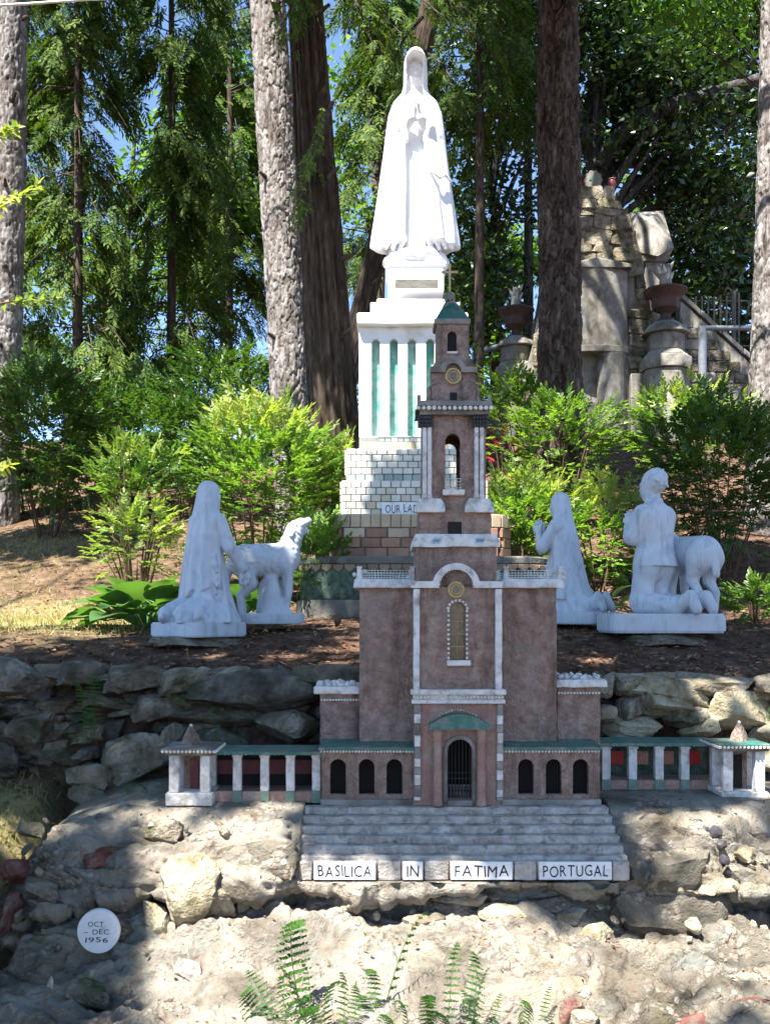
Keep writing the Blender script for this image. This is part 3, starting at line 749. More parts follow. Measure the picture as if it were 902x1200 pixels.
# central bay
D = 4.40; Y0 = D
x0, x1 = X(484.5, D), X(587, D)
MB().arch_wall(x0, x1, ZB - 0.01, Z(823, D), D, D + 0.05, [(X(538.5, D), 29 * D / F, ZB + 0.015, Z(866, D))], 12).build('porch_wall', M['stucco_pink'], bas)
MB().arch_wall(x0, x1, Z(810, D), Z(688, D), D, D + 0.05, [(X(536, D), 18 * D / F, Z(773, D), Z(706, D))], 10).build('facade_wall', M['stucco'], bas)
for xx in (x0, x1 - 0.03):
    MB().box(xx, xx + 0.03, D + 0.051, D + 0.30, ZB, Z(690, D)).build('bay_side', M['stucco'], bas)
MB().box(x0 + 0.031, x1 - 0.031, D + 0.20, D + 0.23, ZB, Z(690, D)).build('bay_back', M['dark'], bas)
MB().box(X(526, D), X(546, D), D + 0.03, D + 0.036, Z(774, D), Z(705, D)).build('window_glass', M['amber'], bas)
m = MB()
for k in range(1, 4): m.tube([(X(527, D), D + 0.026, Z(773 - k * 15, D)), (X(545, D), D + 0.026, Z(773 - k * 15, D))], 0.0014, 4)
m.tube([(X(536, D), D + 0.026, Z(773, D)), (X(536, D), D + 0.026, Z(707, D))], 0.0014, 4)
m.build('window_bars', M['brass'], bas, weld=False)
# beads round the tall window
pts = [(X(525.2, D), D - 0.005, Z(q, D)) for q in lin(771, 716, 11)] + [(X(546.8, D), D - 0.005, Z(q, D)) for q in lin(771, 716, 11)]
cx, cz, r0 = X(536, D), Z(715, D), 11.5 * D / F
pts += [(cx + r0 * math.cos(t), D - 0.005, cz + r0 * math.sin(t)) for t in lin(0.2, math.pi - 0.2, 8)]
beads(pts, 0.0068, 'window_beads', M['bead'], bas)
MB().box(X(523, D), X(551, D), D - 0.025, D - 0.001, Z(780, D), Z(773.5, D)).build('window_sill', M['white'], bas, bevel=0.003)
def ring(name, cx, cz, y, r, tr, mat, parent, n=28):
    m = MB(); pts = [(cx + r * math.cos(2 * math.pi * k / n), y, cz + r * math.sin(2 * math.pi * k / n)) for k in range(n + 1)]
    m.tube(pts, tr, 8, False); return m.build(name, mat, parent, smooth=True)
def oculus(cx, cz, y, r, parent):
    fr = ring('round_window', cx, cz, y, r, r * 0.18, M['brass'], parent)
    m = MB(); n = 20
    m.prism([(cx + r * math.cos(-2 * math.pi * k / n), cz + r * math.sin(-2 * math.pi * k / n)) for k in range(n)], y - 0.001, y + 0.004)
    g = m.build('pane', M['amber'], fr)
    ring('inner_ring', cx, cz, y - 0.002, r * 0.62, r * 0.07, M['brass'], fr)
    return fr
oculus(X(534, D), Z(691, D), D - 0.006, 8.6 * D / F, bas)
# top band with the round hood over the oculus
def hood(cx, cz, r, x0, x1, h, y0, y1, name, mat, n=14):
    m = MB(); a = math.asin(min(1, h / r / 2)) * 0
    inner = [(cx - r * math.cos(math.pi * i / n), cz + r * math.sin(math.pi * i / n)) for i in range(n + 1)]
    outer = [(cx - (r + h) * math.cos(math.pi * i / n), cz + (r + h) * math.sin(math.pi * i / n)) for i in range(n + 1)]
    for i in range(n):
        m.prism([inner[i], inner[i + 1], outer[i + 1], outer[i]][::-1], y0, y1)
    m.box(x0, cx - r + 0.002, y0 + 0.001, y1, cz - 0.004, cz + h * 0.9); m.box(cx + r - 0.002, x1, y0 + 0.001, y1, cz - 0.004, cz + h * 0.9)
    return m.build(name, mat, bas)
hood(X(534, D), Z(688, D), 20.5 * D / F, X(481, D), X(588, D), 7.5 * D / F, D - 0.026, D + 0.001, 'cornice_hood', M['white'])
beads([(X(534, D) + 20 * D / F * math.cos(t), D - 0.03, Z(687, D) + 20 * D / F * math.sin(t)) for t in lin(0.1, math.pi - 0.1, 20)], 0.005, 'hood_beads', M['bead'], bas)
# pilasters
for p0, p1, q0, q1 in ((484, 491.5, 690, 808), (579.5, 587.5, 690, 808)):
    MB().box(X(p0, D), X(p1, D), D - 0.018, D - 0.0005, Z(q1, D), Z(q0, D)).build('pilaster', M['white'], bas, bevel=0.003, rough=0.0015, cell=0.03)
for p0, p1 in ((485, 492.5), (581, 588.5)):
    q = 824.5; k = 0
    while q < 936:
        h = random.uniform(9, 15)
        MB().box(X(p0 + random.uniform(0, 1.2), D), X(p1, D), D - 0.017 - 0.001 * (k % 3), D - 0.0005, Z(min(q + h, 938), D) + 0.0015, Z(q, D)).build('quoin', M['white'] if k % 2 else M['concrete'], bas, bevel=0.0025)
        q += h; k += 1
m = MB(); m.box(X(481, D), X(592, D), D - 0.035, D + 0.03, Z(813.5, D), Z(807.5, D)); m.box(X(482, D), X(591, D), D - 0.028, D + 0.03, Z(824, D), Z(819.5, D)); m.box(X(484, D), X(589, D), D - 0.018, D + 0.028, Z(819.5, D), Z(813.5, D))
m.build('cornice', M['white'], bas, bevel=0.002)
beads([(xx, D - 0.021, Z(816.5, D)) for xx in lin(X(485, D), X(588, D), 26)], 0.0062, 'dentil_beads', M['bead'], bas)
# door canopy, columns, door
m = MB(); n = 12
top = [(X(502 + 70 * i / n, D), Z(849 - 14 * math.sin(math.pi * i / n) ** 0.8 if 0 < i < n else 847.5, D)) for i in range(n + 1)]
m.prism([(X(502, D), Z(853, D)), (X(572, D), Z(853, D))] + top[::-1], D - 0.075, D + 0.001)
m.build('door_canopy', M['teal'], bas, rough=0.0015, cell=0.02)
beads([(X(515 + 42 * i / 12, D), D - 0.012, Z(838 - 6.5 * math.sin(math.pi * i / 12), D)) for i in range(13)], 0.0062, 'canopy_beads', M['beadgold'], bas)
for c in (512, 562.5):
    m = MB(); xx = X(c, D)
    m.lathe((xx, D - 0.035), [(0.023, ZB - 0.005), (0.023, ZB + 0.012), (0.0195, ZB + 0.016), (0.0185, Z(862, D)), (0.023, Z(860, D)), (0.024, Z(853.3, D))], 14)
    m.build('column', M['stucco_pink'], bas, rough=0.0012, cell=0.02)
jm = MB(); cx = X(538.5, D); r0 = 14.6 * D / F; r1 = 19 * D / F; zc = Z(866, D) - 14.5 * D / F
for i in range(10):
    a0, a1 = math.pi * i / 10, math.pi * (i + 1) / 10
    jm.prism([(cx - r0 * math.cos(a0), zc + r0 * math.sin(a0)), (cx - r0 * math.cos(a1), zc + r0 * math.sin(a1)), (cx - r1 * math.cos(a1), zc + r1 * math.sin(a1)), (cx - r1 * math.cos(a0), zc + r1 * math.sin(a0))][::-1], D - 0.012, D - 0.0005)
jm.box(cx - r1, cx - r0, D - 0.012, D - 0.0005, ZB, zc); jm.box(cx + r0, cx + r1, D - 0.012, D - 0.0005, ZB, zc)
jm.build('door_surround', M['concrete'], bas, rough=0.0012, cell=0.02)
MB().box(cx - r0, cx + r0, D - 0.03, D + 0.09, ZB - 0.01, ZB + 0.0145).build('door_step', M['concrete'], bas, bevel=0.003)
gate = MB()
for i in range(7):
    xx = cx - r0 + 2 * r0 * (i + 0.5) / 7; hh = zc + math.sqrt(max(0, r0 ** 2 - (xx - cx) ** 2)) - 0.004
    gate.tube([(xx, D + 0.045, ZB + 0.015), (xx, D + 0.045, hh)], 0.0022, 6)
for q in (0.045, 0.10, 0.125): gate.tube([(cx - r0, D + 0.043, ZB + q), (cx + r0, D + 0.043, ZB + q)], 0.002, 5)
gate.build('door_gate', M['iron'], bas, weld=False)
bl = MB()
for i in range(8):
    xx = cx - r0 + 2 * r0 * (i + 0.5) / 8
    bl.lathe((xx, D + 0.075), [(0.003, ZB + 0.015), (0.007, ZB + 0.025), (0.003, ZB + 0.04), (0.006, ZB + 0.05), (0.003, ZB + 0.06)], 6)
bl.box(cx - r0, cx + r0, D + 0.068, D + 0.082, ZB + 0.06, ZB + 0.068)
bl.build('altar_rail', M['concrete'], bas, weld=False)
# inner step wall seen through the dark windows
# ---- tower
T = 4.43
def stage(p0, q0, p1, q1, mat='stucco', dep=None, D=T, nm='tower_stage', tx=0.0, rough=0.0022, bevel=0.005):
    w = (p1 - p0) * D / F; d = dep or w
    return MB().box(X(p0, D), X(p1, D), D, D + d, Z(q1, D), Z(q0, D), tx, tx).build(nm, M[mat], bas, bevel=bevel, rough=rough, cell=0.025)
stage(487, 640, 581.5, 690)
m = MB(); m.box(X(483, T), X(583.5, T), T - 0.022, T + 0.38, Z(641, T), Z(633, T)); m.box(X(483, T), X(583.5, T), T - 0.022, T + 0.38, Z(633, T), Z(626, T), 0.014, 0.014)
m.build('ledge', M['white'], bas, rough=0.003, cell=0.03)
D = T + 0.012
MB().arch_wall(X(491, D), X(575, D), Z(627, D), Z(597, D), D, D + 0.05, []).build('tower_stage', M['stucco'], bas, rough=0.002, cell=0.025)
m = MB()
# stage with small square hole: a dark plate paints its shade
hx0, hx1, hz0, hz1 = X(524.5, D), X(540.5, D), Z(626, D), Z(611.5, D)
MB().box(hx0, hx1, D - 0.003, D + 0.002, hz0, hz1).build('niche', M['dark'], bas)
MB().box(X(491, D), X(575, D), D + 0.051, D + 0.32, Z(627, D), Z(597, D)).build('tower_core', M['stucco'], bas)
for p0, p1 in ((487, 521), (544.5, 578)):
    m = MB(); m.box(X(p0, T), X(p1, T), T - 0.018, T + 0.05, Z(600.5, T), Z(592, T)); m.box(X(p0, T), X(p1, T), T - 0.018, T + 0.05, Z(592, T), Z(584.5, T), 0.018, 0.012)
    m.build('column_base', M['white'], bas, rough=0.002, cell=0.025)
# belfry with an open arch through front and back
D = T + 0.022
wx0, wx1 = X(495.5, D), X(569, D); wd = wx1 - wx0
for yy in (D, D + wd - 0.04):
    MB().arch_wall(wx0, wx1, Z(597.5, D), Z(486, D), yy, yy + 0.04, [(X(530.5 if yy > D + 0.1 else 530.3, D), 17.5 * D / F, Z(574, D), Z(508, D))], 12).build('belfry_wall', M['stucco'], bas)
for xx in (wx0, wx1 - 0.035):
    MB().box(xx, xx + 0.035, D + 0.041, D + wd - 0.041, Z(597.5, D), Z(486, D)).build('belfry_side', M['stucco'], bas)
MB().box(X(518, D), X(544, D), D - 0.032, D - 0.0005, Z(581, D), Z(574.5, D)).build('belfry_sill', M['white'], bas, bevel=0.003, rough=0.001, cell=0.02)
m = MB()
for k in range(4): m.tube([(X(521, D), D - 0.006, Z(572 - 3.6 * k, D)), (X(540, D), D - 0.006, Z(572 - 3.6 * k, D))], 0.0018, 4)
for k in range(5): m.tube([(X(521.5 + 4.4 * k, D), D - 0.006, Z(574, D)), (X(521.5 + 4.4 * k, D), D - 0.006, Z(561, D))], 0.0018, 4)
m.build('belfry_railing', M['white'], bas, weld=False)
for c in (497.5, 503.3, 558.2, 564.4):
    xx = X(c, T); y = T + 0.006
    m = MB(); m.lathe((xx, y), [(0.0135, Z(585, T)), (0.0135, Z(581, T)), (0.0105, Z(579, T)), (0.0098, Z(501, T)), (0.0108, Z(500, T))], 10)
    m.build('column', M['white'], bas, rough=0.0008, cell=0.02)
for p0, p1 in ((490, 506.5), (553.5, 571.5)):
    m = MB()
    for k in range(5):
        for j in range(3):
            m.ball((X(p0 + 2 + (p1 - p0 - 4) * k / 4, T), T - 0.004 + 0.004 * (j % 2), Z(498.5 - 4.5 * j, T)), 0.0105, 6, 4)
    m.box(X(p0, T), X(p1, T), T - 0.002, T + 0.03, Z(500, T), Z(486.5, T), 0, 0)
    m.build('capital', M['iron'], bas, weld=False, smooth=True)
# bead cornice
m = MB(); D = T
m.box(X(488, D), X(576, D), D - 0.03, D + 0.33, Z(477, D), Z(471, D), 0.004, 0.004); m.box(X(492, D), X(573, D), D - 0.012, D + 0.32, Z(486.3, D), Z(477, D))
m.build('cornice', M['concrete'], bas, rough=0.0022, cell=0.025)
beads([(xx, D - 0.028, Z(479.5, D)) for xx in lin(X(490, D), X(574.5, D), 15)], 0.0105, 'cornice_beads', M['bead'], bas)
m = MB()
for xx in (X(490.5, D), X(572.5, D)):
    for yy in (D - 0.015, D + 0.30): m.box(xx - 0.008, xx + 0.008, yy - 0.008, yy + 0.008, Z(471.5, D), Z(464, D))
    m.box(xx - 0.004, xx + 0.004, D - 0.01, D + 0.29, Z(471.5, D), Z(468, D))
m.build('parapet', M['concrete'], bas, bevel=0.002)
D = T + 0.05
stage(506, 430, 557.5, 471.5, D=D)
oculus(X(530.8, D), Z(441, D), D - 0.006, 8.4 * D / F, bas)
MB().box(X(527, D), X(535.3, D), D - 0.004, D + 0.004, Z(469, D), Z(460, D)).build('niche', M['dark'], bas, bevel=0.001)  # dark plate on the wall, painted shade of a small square hole
for c, s in ((503.5, 1), (559.5, -1)):
    m = MB(); xx = X(c, D)
    m.lathe((xx, D + 0.03), [(0.016, Z(471.5, D)), (0.016, Z(466, D)), (0.009, Z(462, D)), (0.013, Z(457, D)), (0.009, Z(452.5, D)), (0.002, Z(450, D))], 10)
    m.build('pinnacle', M['stucco'], bas, rough=0.001, cell=0.02)
hood(X(530.8, D), Z(436, D), 9.5 * D / F, X(504, D), X(559, D), 6 * D / F, D - 0.018, D + 0.002, 'cornice_hood', M['concrete'])
# flared neck, small belfry, roof
w0 = X(505.5, D), X(558, D); w1 = X(513, D), X(550, D); dd = (w0[1] - w0[0]); d1 = (w1[1] - w1[0]); ya = D; yb = D + (dd - d1) / 2
m = MB()
prof = [(0, 430), (0.25, 427), (0.6, 421), (1.0, 414)]
rings = []
for t, q in prof:
    u = t ** 0.7
    rings.append((w0[0] + (w1[0] - w0[0]) * u, w0[1] + (w1[1] - w0[1]) * u, ya + (yb - ya) * u, ya + dd + (yb + d1 - ya - dd) * u, Z(q, D)))
def square_loft(rings):
    m = MB(); vs = []; fs = []
    for a, b, y0, y1, z in rings: vs += [(a, y0, z), (b, y0, z), (b, y1, z), (a, y1, z)]
    for i in range(len(rings) - 1):
        for k in range(4): fs.append((i * 4 + k, i * 4 + (k + 1) % 4, i * 4 + 4 + (k + 1) % 4, i * 4 + 4 + k))
    fs += [(3, 2, 1, 0), tuple(range(len(vs) - 4, len(vs)))]
    m.add(vs, fs); return m
square_loft(rings).build('flared_neck', M['stucco'], bas, rough=0.0018, cell=0.02)
DD = yb
MB().arch_wall(X(512, D), X(550, D), Z(415, D), Z(377, D), DD, DD + 0.025, [(X(530, D), 11 * D / F, Z(410, D), Z(386, D))], 8).build('lantern_wall', M['stucco'], bas)
MB().box(X(512, D), X(550, D), DD + 0.026, DD + d1, Z(415, D), Z(377, D)).build('lantern_core', M['stucco'], bas)
MB().box(X(522.5, D), X(537.5, D), DD + 0.020, DD + 0.0255, Z(412, D), Z(384, D)).build('lantern_shade_panel', M['dark'], bas)  # dark sheet painted in for the shade behind the arch
MB().box(X(524, D), X(536.5, D), DD - 0.006, DD - 0.0003, Z(412.5, D), Z(410, D)).build('lantern_sill', M['white'], bas)
cx0, cx1 = X(509, D), X(551.5, D)
MB().box(cx0, cx1, DD - 0.012, DD + d1 + 0.012, Z(378, D), Z(371.5, D)).build('cornice', M['concrete'], bas, bevel=0.004, rough=0.0015, cell=0.02)
cxm = (X(511, D) + X(550, D)) / 2; ym = DD + d1 / 2; hw = (X(550, D) - X(511, D)) / 2
square_loft([(cxm - hw * r_ + o_, cxm + hw * r_ + o_, ym - hw * r_, ym + hw * r_, Z(q, D)) for r_, q, o_ in ((1.02, 372, 0), (0.93, 369, 0), (0.78, 363, 0), (0.62, 357, -0.001), (0.45, 351, -0.003), (0.28, 346.5, -0.004))]).build('spire_roof', M['green_roof'], bas, rough=0.0015, cell=0.02)
m = MB(); xx = X(528.5, D)
for k in range(12):
    a = 2 * math.pi * k / 12
    m.ball((xx + 0.018 * math.cos(a), ym + 0.018 * math.sin(a), Z(342 + 2 * (k % 2), D)), 0.008, 6, 4)
m.ball((xx, ym, Z(339, D)), 0.022, 12, 8)
m.build('crown_finial', M['concrete'], bas, smooth=True, weld=False)
m = MB(); cz = Z(310, D)
m.box(xx - 0.0045, xx + 0.0045, ym - 0.004, ym + 0.004, Z(335, D), Z(302.5, D))
m.box(xx - 0.031, xx + 0.031, ym - 0.0036, ym + 0.0036, cz - 0.0045, cz + 0.0045)
for p in ((xx - 0.031, ym, cz), (xx + 0.031, ym, cz), (xx, ym, Z(302, D))): m.ball(p, 0.008, 6, 4)
m.build('tower_cross', M['brass'], bas, weld=False)
m = MB(); m.tube([(X(522, D), DD + 0.012, Z(356, D)), (X(526, D), DD + 0.006, Z(352, D)), (X(530.5, D), DD + 0.004, Z(350.5, D)), (X(535, D), DD + 0.006, Z(352.5, D)), (X(539, D), DD + 0.012, Z(356, D))], 0.004, 6)
m.build('roof_garland', M['concrete'], bas, smooth=True)

# ------------------------------------------------------------------ colonnades with corner pavilions
def colonnade(label, D, cols, x0, x1, ceave, ctop, cbot, pics, picmat, pav, side):
    t = empty('colonnade', (X((x0 + x1) / 2, D), D, ZB), label, 'colonnade')
    k = D / F
    zt, zb = Z(ctop, D), Z(cbot, D)
    base = ZB - 0.012
    for c in cols:
        m = MB(); xx = X(c, D); h = 4.9 * k
        m.box(xx - h, xx + h, D - h, D + h, zb, zt - 0.016); m.box(xx - h * 1.2, xx + h * 1.2, D - h * 1.2, D + h * 1.2, zt - 0.016, zt - 0.004); m.box(xx - h, xx + h, D - h, D + h, zt - 0.004, zt)
        m.build('column', M['white'], t, bevel=0.0025, rough=0.0012, cell=0.025)
        MB().box(xx - 5.6 * k, xx + 5.6 * k, D - 5.6 * k, D + 5.6 * k, base, zb).build('plinth_tile', M['greenblk'], t, bevel=0.002)
    MB().box(X(x0, D), X(x1, D), D - 0.012, D + 0.16, base, zb - 0.004).build('base_wall', M['stucco_pink'], t, bevel=0.002, rough=0.0015, cell=0.03)
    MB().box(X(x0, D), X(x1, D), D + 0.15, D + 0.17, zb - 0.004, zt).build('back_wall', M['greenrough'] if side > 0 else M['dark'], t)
    for c, mt in zip(pics, picmat):
        xx = X(c, D + 0.14); s = 8.5 * k if side > 0 else 12 * k
        f = MB().box(xx - s, xx + s, D + 0.143, D + 0.149, zb + (zt - zb) * 0.30, zb + (zt - zb) * 0.70).build('picture', M[mt], t, bevel=0.001)
    a, b = X(x0, D) - 0.01, X(x1, D) + 0.01
    y0, y1, z0, z1 = D - 0.045, D + 0.175, zt + 0.014, zt + 0.016
    m = MB(); m.add([(a, y0, z0), (b, y0, z0), (b, y1, z1), (a, y1, z1), (a, y0, z0 - 0.014), (b, y0, z0 - 0.014), (b, y1, z0 - 0.014), (a, y1, z0 - 0.014)], [(0, 1, 2, 3), (4, 7, 6, 5), (0, 4, 5, 1), (1, 5, 6, 2), (2, 6, 7, 3), (3, 7, 4, 0)])
    m.build('roof', M['teal'], t, rough=0.002, cell=0.03)
    MB().box(a + 0.004, b - 0.004, D - 0.03, D - 0.012, zt, zt + 0.0135).build('eave', M['concrete'], t)
    beads([(xx, D - 0.036, zt + 0.004) for xx in lin(a + 0.008, b - 0.008, int((b - a) / 0.0185))], 0.0068, 'bead_row', M['bead'], t)
    # pavilion
    pc0, pc1, pD, pq0, pq1, pb = pav
    pk = pD / F; dep = 0.20
    pv = empty('pavilion', (X((pc0 + pc1) / 2, pD), pD, ZB)); pv.parent = t; pv.location = Vector(pv.location) - WL[t]
    WL[pv] = Vector((X((pc0 + pc1) / 2, pD), pD, ZB))
    xa, xb = X(pc0 + 4, pD), X(pc1 - 4, pD); h = 5.8 * pk
    zc0, zc1 = Z(pb, pD), Z(pq1, pD)
    for xx in (xa + h, xb - h):
        for yy in (pD + h, pD + dep - h):
            MB().box(xx - h, xx + h, yy - h, yy + h, zc0, zc1).build('column', M['white'], pv, bevel=0.003, rough=0.0012, cell=0.025)
    MB().box(xa - 0.012, xb + 0.012, pD - 0.014, pD + dep + 0.014, base, zc0).build('base_slab', M['white'], pv, bevel=0.003, rough=0.002, cell=0.03)
    MB().box(xa + 2 * h + 0.002, xb - 2 * h - 0.002, pD + dep * 0.5, pD + dep * 0.5 + 0.012, zc0, zc1).build('inner_panel', M['stucco'], pv)
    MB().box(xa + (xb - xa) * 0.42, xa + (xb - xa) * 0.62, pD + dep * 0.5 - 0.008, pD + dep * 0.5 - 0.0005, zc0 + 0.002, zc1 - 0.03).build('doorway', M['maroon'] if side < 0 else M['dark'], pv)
    m = MB(); m.box(xa - 0.014, xb + 0.014, pD - 0.016, pD + dep + 0.016, zc1, zc1 + 0.022)
    m.build('entablature', M['concrete'], pv, bevel=0.003, rough=0.002, cell=0.03)
    zz = zc1 + 0.0225; ra, rb, rc_, rd = xa - 0.028, xb + 0.028, pD - 0.03, pD + dep + 0.03
    zk = Z(pq0, pD)
    square_loft([(ra, rb, rc_, rd, zz), (ra, rb, rc_, rd, zz + 0.008), (ra + 0.05, rb - 0.05, rc_ + 0.05, rd - 0.05, zz + 0.014)]).build('pavilion_roof', M['teal'] if side > 0 else M['concrete'], pv, rough=0.0018, cell=0.03)
    pts = [(xx, rc_ + 0.004, zz - 0.003) for xx in lin(ra + 0.006, rb - 0.006, 14)] + [((ra if side > 0 else rb), yy, zz - 0.003) for yy in lin(rc_, rd, 12)]
    beads(pts, 0.008, 'bead_row', M['bead'], pv)
    zk = zz + 0.010
    mx, my = (xa + xb) / 2 + 0.012 * side, pD + dep / 2
    r_ = 0.043; n = 8
    m = MB(); m.lathe((mx, my), [(r_ * 1.1, zk), (r_ * 0.8, zk + 0.04), (r_ * 0.36, zk + 0.072), (0.008, zk + 0.084)], 4)
    m.build('pyramid_top', M['stucco'], pv, rough=0.002, cell=0.02)
    m = MB(); m.ball((mx, my, zk + 0.088), 0.008, 8, 6); m.build('finial_ball', M['white'], pv, smooth=True)
    return t
colonnade('small white colonnade with maroon panels left of the basilica model', 4.47, (278.5, 310.5, 340.5, 371), 246, 377, 875, 883, 926, (263, 295, 326, 356), ('maroon',) * 4, (194, 250, 4.40, 868, 885, 929), -1)
colonnade('small white colonnade with bright red pictures right of the basilica model', 4.76, (709, 740, 771, 801), 703, 838, 862, 873, 913, (722, 751, 781, 812), ('red', 'pinkpic', 'pinkpic', 'red'), (843, 900, 4.56, 862, 880, 928), 1)
# ------------------------------------------------------------------ sculpture: distance fields -> surface nets
class Sdf:
    def __init__(s, lo, hi, h):
        s.lo = np.array(lo, float); s.h = h
        n = np.ceil((np.array(hi) - s.lo) / h).astype(int) + 1
        ax = [s.lo[i] + h * np.arange(n[i]) for i in range(3)]
        s.x, s.y, s.z = [a.astype(np.float32) for a in np.meshgrid(*ax, indexing='ij')]
        s.d = np.full(s.x.shape, 9.0, np.float32)
    def reg(s, lo, hi):
        return tuple(slice(max(0, int((lo[i] - s.lo[i]) / s.h)), max(1, int((hi[i] - s.lo[i]) / s.h) + 2)) for i in range(3))
    def put(s, d, k=0.0, op='u', sl_=Ellipsis):
        e = s.d[sl_]; k = float(k)
        if op == 'u':
            if k <= 0: e = np.minimum(e, d)
            else:
                t = np.clip(0.5 + 0.5 * (e - d) / k, 0, 1); e = e + (d - e) * t - k * t * (1 - t)
        else:   # subtract
            if k <= 0: e = np.maximum(e, -d)
            else:
                t = np.clip(0.5 - 0.5 * (e + d) / k, 0, 1); e = e + (-d - e) * t + k * t * (1 - t)
        s.d[sl_] = e
    def cone(s, a, b, ra, rb, k=0.02, op='u', sq=(1, 1, 1)):
        a = [float(q) for q in a]; b = [float(q) for q in b]; v = [b[i] - a[i] for i in range(3)]; L = sum(q * q for q in v) + 1e-9
        m = max(ra, rb) + k + 4 * s.h
        sl_ = s.reg([min(a[i], b[i]) - m for i in range(3)], [max(a[i], b[i]) + m for i in range(3)])
        px, py, pz_ = s.x[sl_] - a[0], s.y[sl_] - a[1], s.z[sl_] - a[2]
        t = np.clip((px * v[0] + py * v[1] + pz_ * v[2]) / L, 0, 1)
        d = np.sqrt((px - t * v[0]) ** 2 + (py - t * v[1]) ** 2 + (pz_ - t * v[2]) ** 2) - (ra + (rb - ra) * t)
        s.put(d, k, op, sl_)
    def ell(s, c, r, k=0.02, op='u', rz=0.0, rx=0.0):
        c = [float(q) for q in c]; r = [float(q) for q in r]
        m = max(r) + k + 4 * s.h
        sl_ = s.reg([q - m for q in c], [q + m for q in c])
        dx, dy, dz = s.x[sl_] - c[0], s.y[sl_] - c[1], s.z[sl_] - c[2]
        if rz: ca, sa = math.cos(rz), math.sin(rz); dx, dy = ca * dx + sa * dy, -sa * dx + ca * dy
        if rx: ca, sa = math.cos(rx), math.sin(rx); dy, dz = ca * dy + sa * dz, -sa * dy + ca * dz
        q = np.sqrt((dx / r[0]) ** 2 + (dy / r[1]) ** 2 + (dz / r[2]) ** 2)
        s.put((q - 1) * min(r), k, op, sl_)
    def box(s, c, r, rd=0.01, k=0.0, op='u'):
        qx, qy, qz = np.abs(s.x - c[0]) - r[0] + rd, np.abs(s.y - c[1]) - r[1] + rd, np.abs(s.z - c[2]) - r[2] + rd
        d = np.sqrt(np.maximum(qx, 0) ** 2 + np.maximum(qy, 0) ** 2 + np.maximum(qz, 0) ** 2) + np.minimum(np.maximum(qx, np.maximum(qy, qz)), 0) - rd
        s.put(d, k, op)
    def loft(s, tab, k=0.03, folds=(), op='u', p=2.0, cut=None):
        """tab rows (z, cx, cy, a, b) from low to high; folds rows (n, amp, phase, twist, zlo, zhi)"""
        T = np.array(tab, float); zz = s.z
        f = [np.interp(zz, T[:, 0], T[:, i]).astype(np.float32) for i in range(1, 5)]
        dx, dy = s.x - f[0], s.y - f[1]
        th = np.arctan2(dy, dx)
        q = (np.abs(dx / f[2]) ** p + np.abs(dy / f[3]) ** p) ** (1 / p)
        d = (q - 1) * np.minimum(f[2], f[3])
        for n, amp, ph, tw, zl, zh in folds:
            g = np.clip((zh - zz) / (zh - zl), 0, 1)
            w = np.sin(n * th + ph + tw * zz + 0.8 * np.sin(2 * th + 3 * zz))
            d = d - amp * g * np.sign(w) * np.abs(w) ** 0.7
        d = np.maximum(d, np.maximum(T[0, 0] - zz, zz - T[-1, 0]))
        if cut is not None: d = np.maximum(d, cut(s.x, s.y, s.z))
        s.put(d * 0.8, k, op)
    def mesh(s, name, sm=1):
        v = s.d.copy()
        v[[0, -1]] = 1; v[:, [0, -1]] = 1; v[:, :, [0, -1]] = 1
        ins = v < 0
        n = np.array(v.shape) - 1
        c8 = [(i, j, k) for i in (0, 1) for j in (0, 1) for k in (0, 1)]
        cnt = np.zeros(tuple(n), np.int8)
        for i, j, k in c8: cnt += ins[i:i + n[0], j:j + n[1], k:k + n[2]]
        I = np.argwhere((cnt > 0) & (cnt < 8))
        idx = np.full(tuple(n), -1, np.int64); idx[I[:, 0], I[:, 1], I[:, 2]] = np.arange(len(I))
        cv = np.stack([v[I[:, 0] + i, I[:, 1] + j, I[:, 2] + k] for i, j, k in c8], 1)
        acc = np.zeros((len(I), 3)); w = np.zeros(len(I))
        for a in range(8):
            for b in range(a + 1, 8):
                ca, cb = np.array(c8[a]), np.array(c8[b])
                if np.abs(ca - cb).sum() != 1: continue
                va, vb = cv[:, a], cv[:, b]; hit = (va < 0) != (vb < 0)
                t = np.where(hit, va / np.where(hit, va - vb, 1), 0)
                acc += np.where(hit[:, None], ca + t[:, None] * (cb - ca), 0); w += hit
        V = (I + acc / w[:, None]) * s.h + s.lo
        fs = []
        for ax in range(3):
            o1, o2 = (ax + 1) % 3, (ax + 2) % 3
            A = np.take(ins, range(0, v.shape[ax] - 1), ax); B = np.take(ins, range(1, v.shape[ax]), ax)
            E = np.argwhere(A != B)
            E = E[(E[:, o1] > 0) & (E[:, o2] > 0) & (E[:, o1] < n[o1]) & (E[:, o2] < n[o2])]
            def g(d1, d2):
                q = E.copy(); q[:, o1] -= d1; q[:, o2] -= d2; return idx[q[:, 0], q[:, 1], q[:, 2]]
            Q = np.stack([g(1, 1), g(0, 1), g(0, 0), g(1, 0)], 1)
            fl = A[E[:, 0], E[:, 1], E[:, 2]]
            fs.append(np.where(fl[:, None], Q, Q[:, ::-1]))
        Fc = np.concatenate(fs)
        for _ in range(sm):   # a little smoothing
            S = np.zeros_like(V); C = np.zeros(len(V))
            for a, b in ((0, 1), (1, 2), (2, 3), (3, 0)):
                np.add.at(S, Fc[:, a], V[Fc[:, b]]); np.add.at(C, Fc[:, a], 1); np.add.at(S, Fc[:, b], V[Fc[:, a]]); np.add.at(C, Fc[:, b], 1)
            V = V * 0.5 + 0.5 * S / C[:, None]
        return np_mesh(name, V, Fc, True)

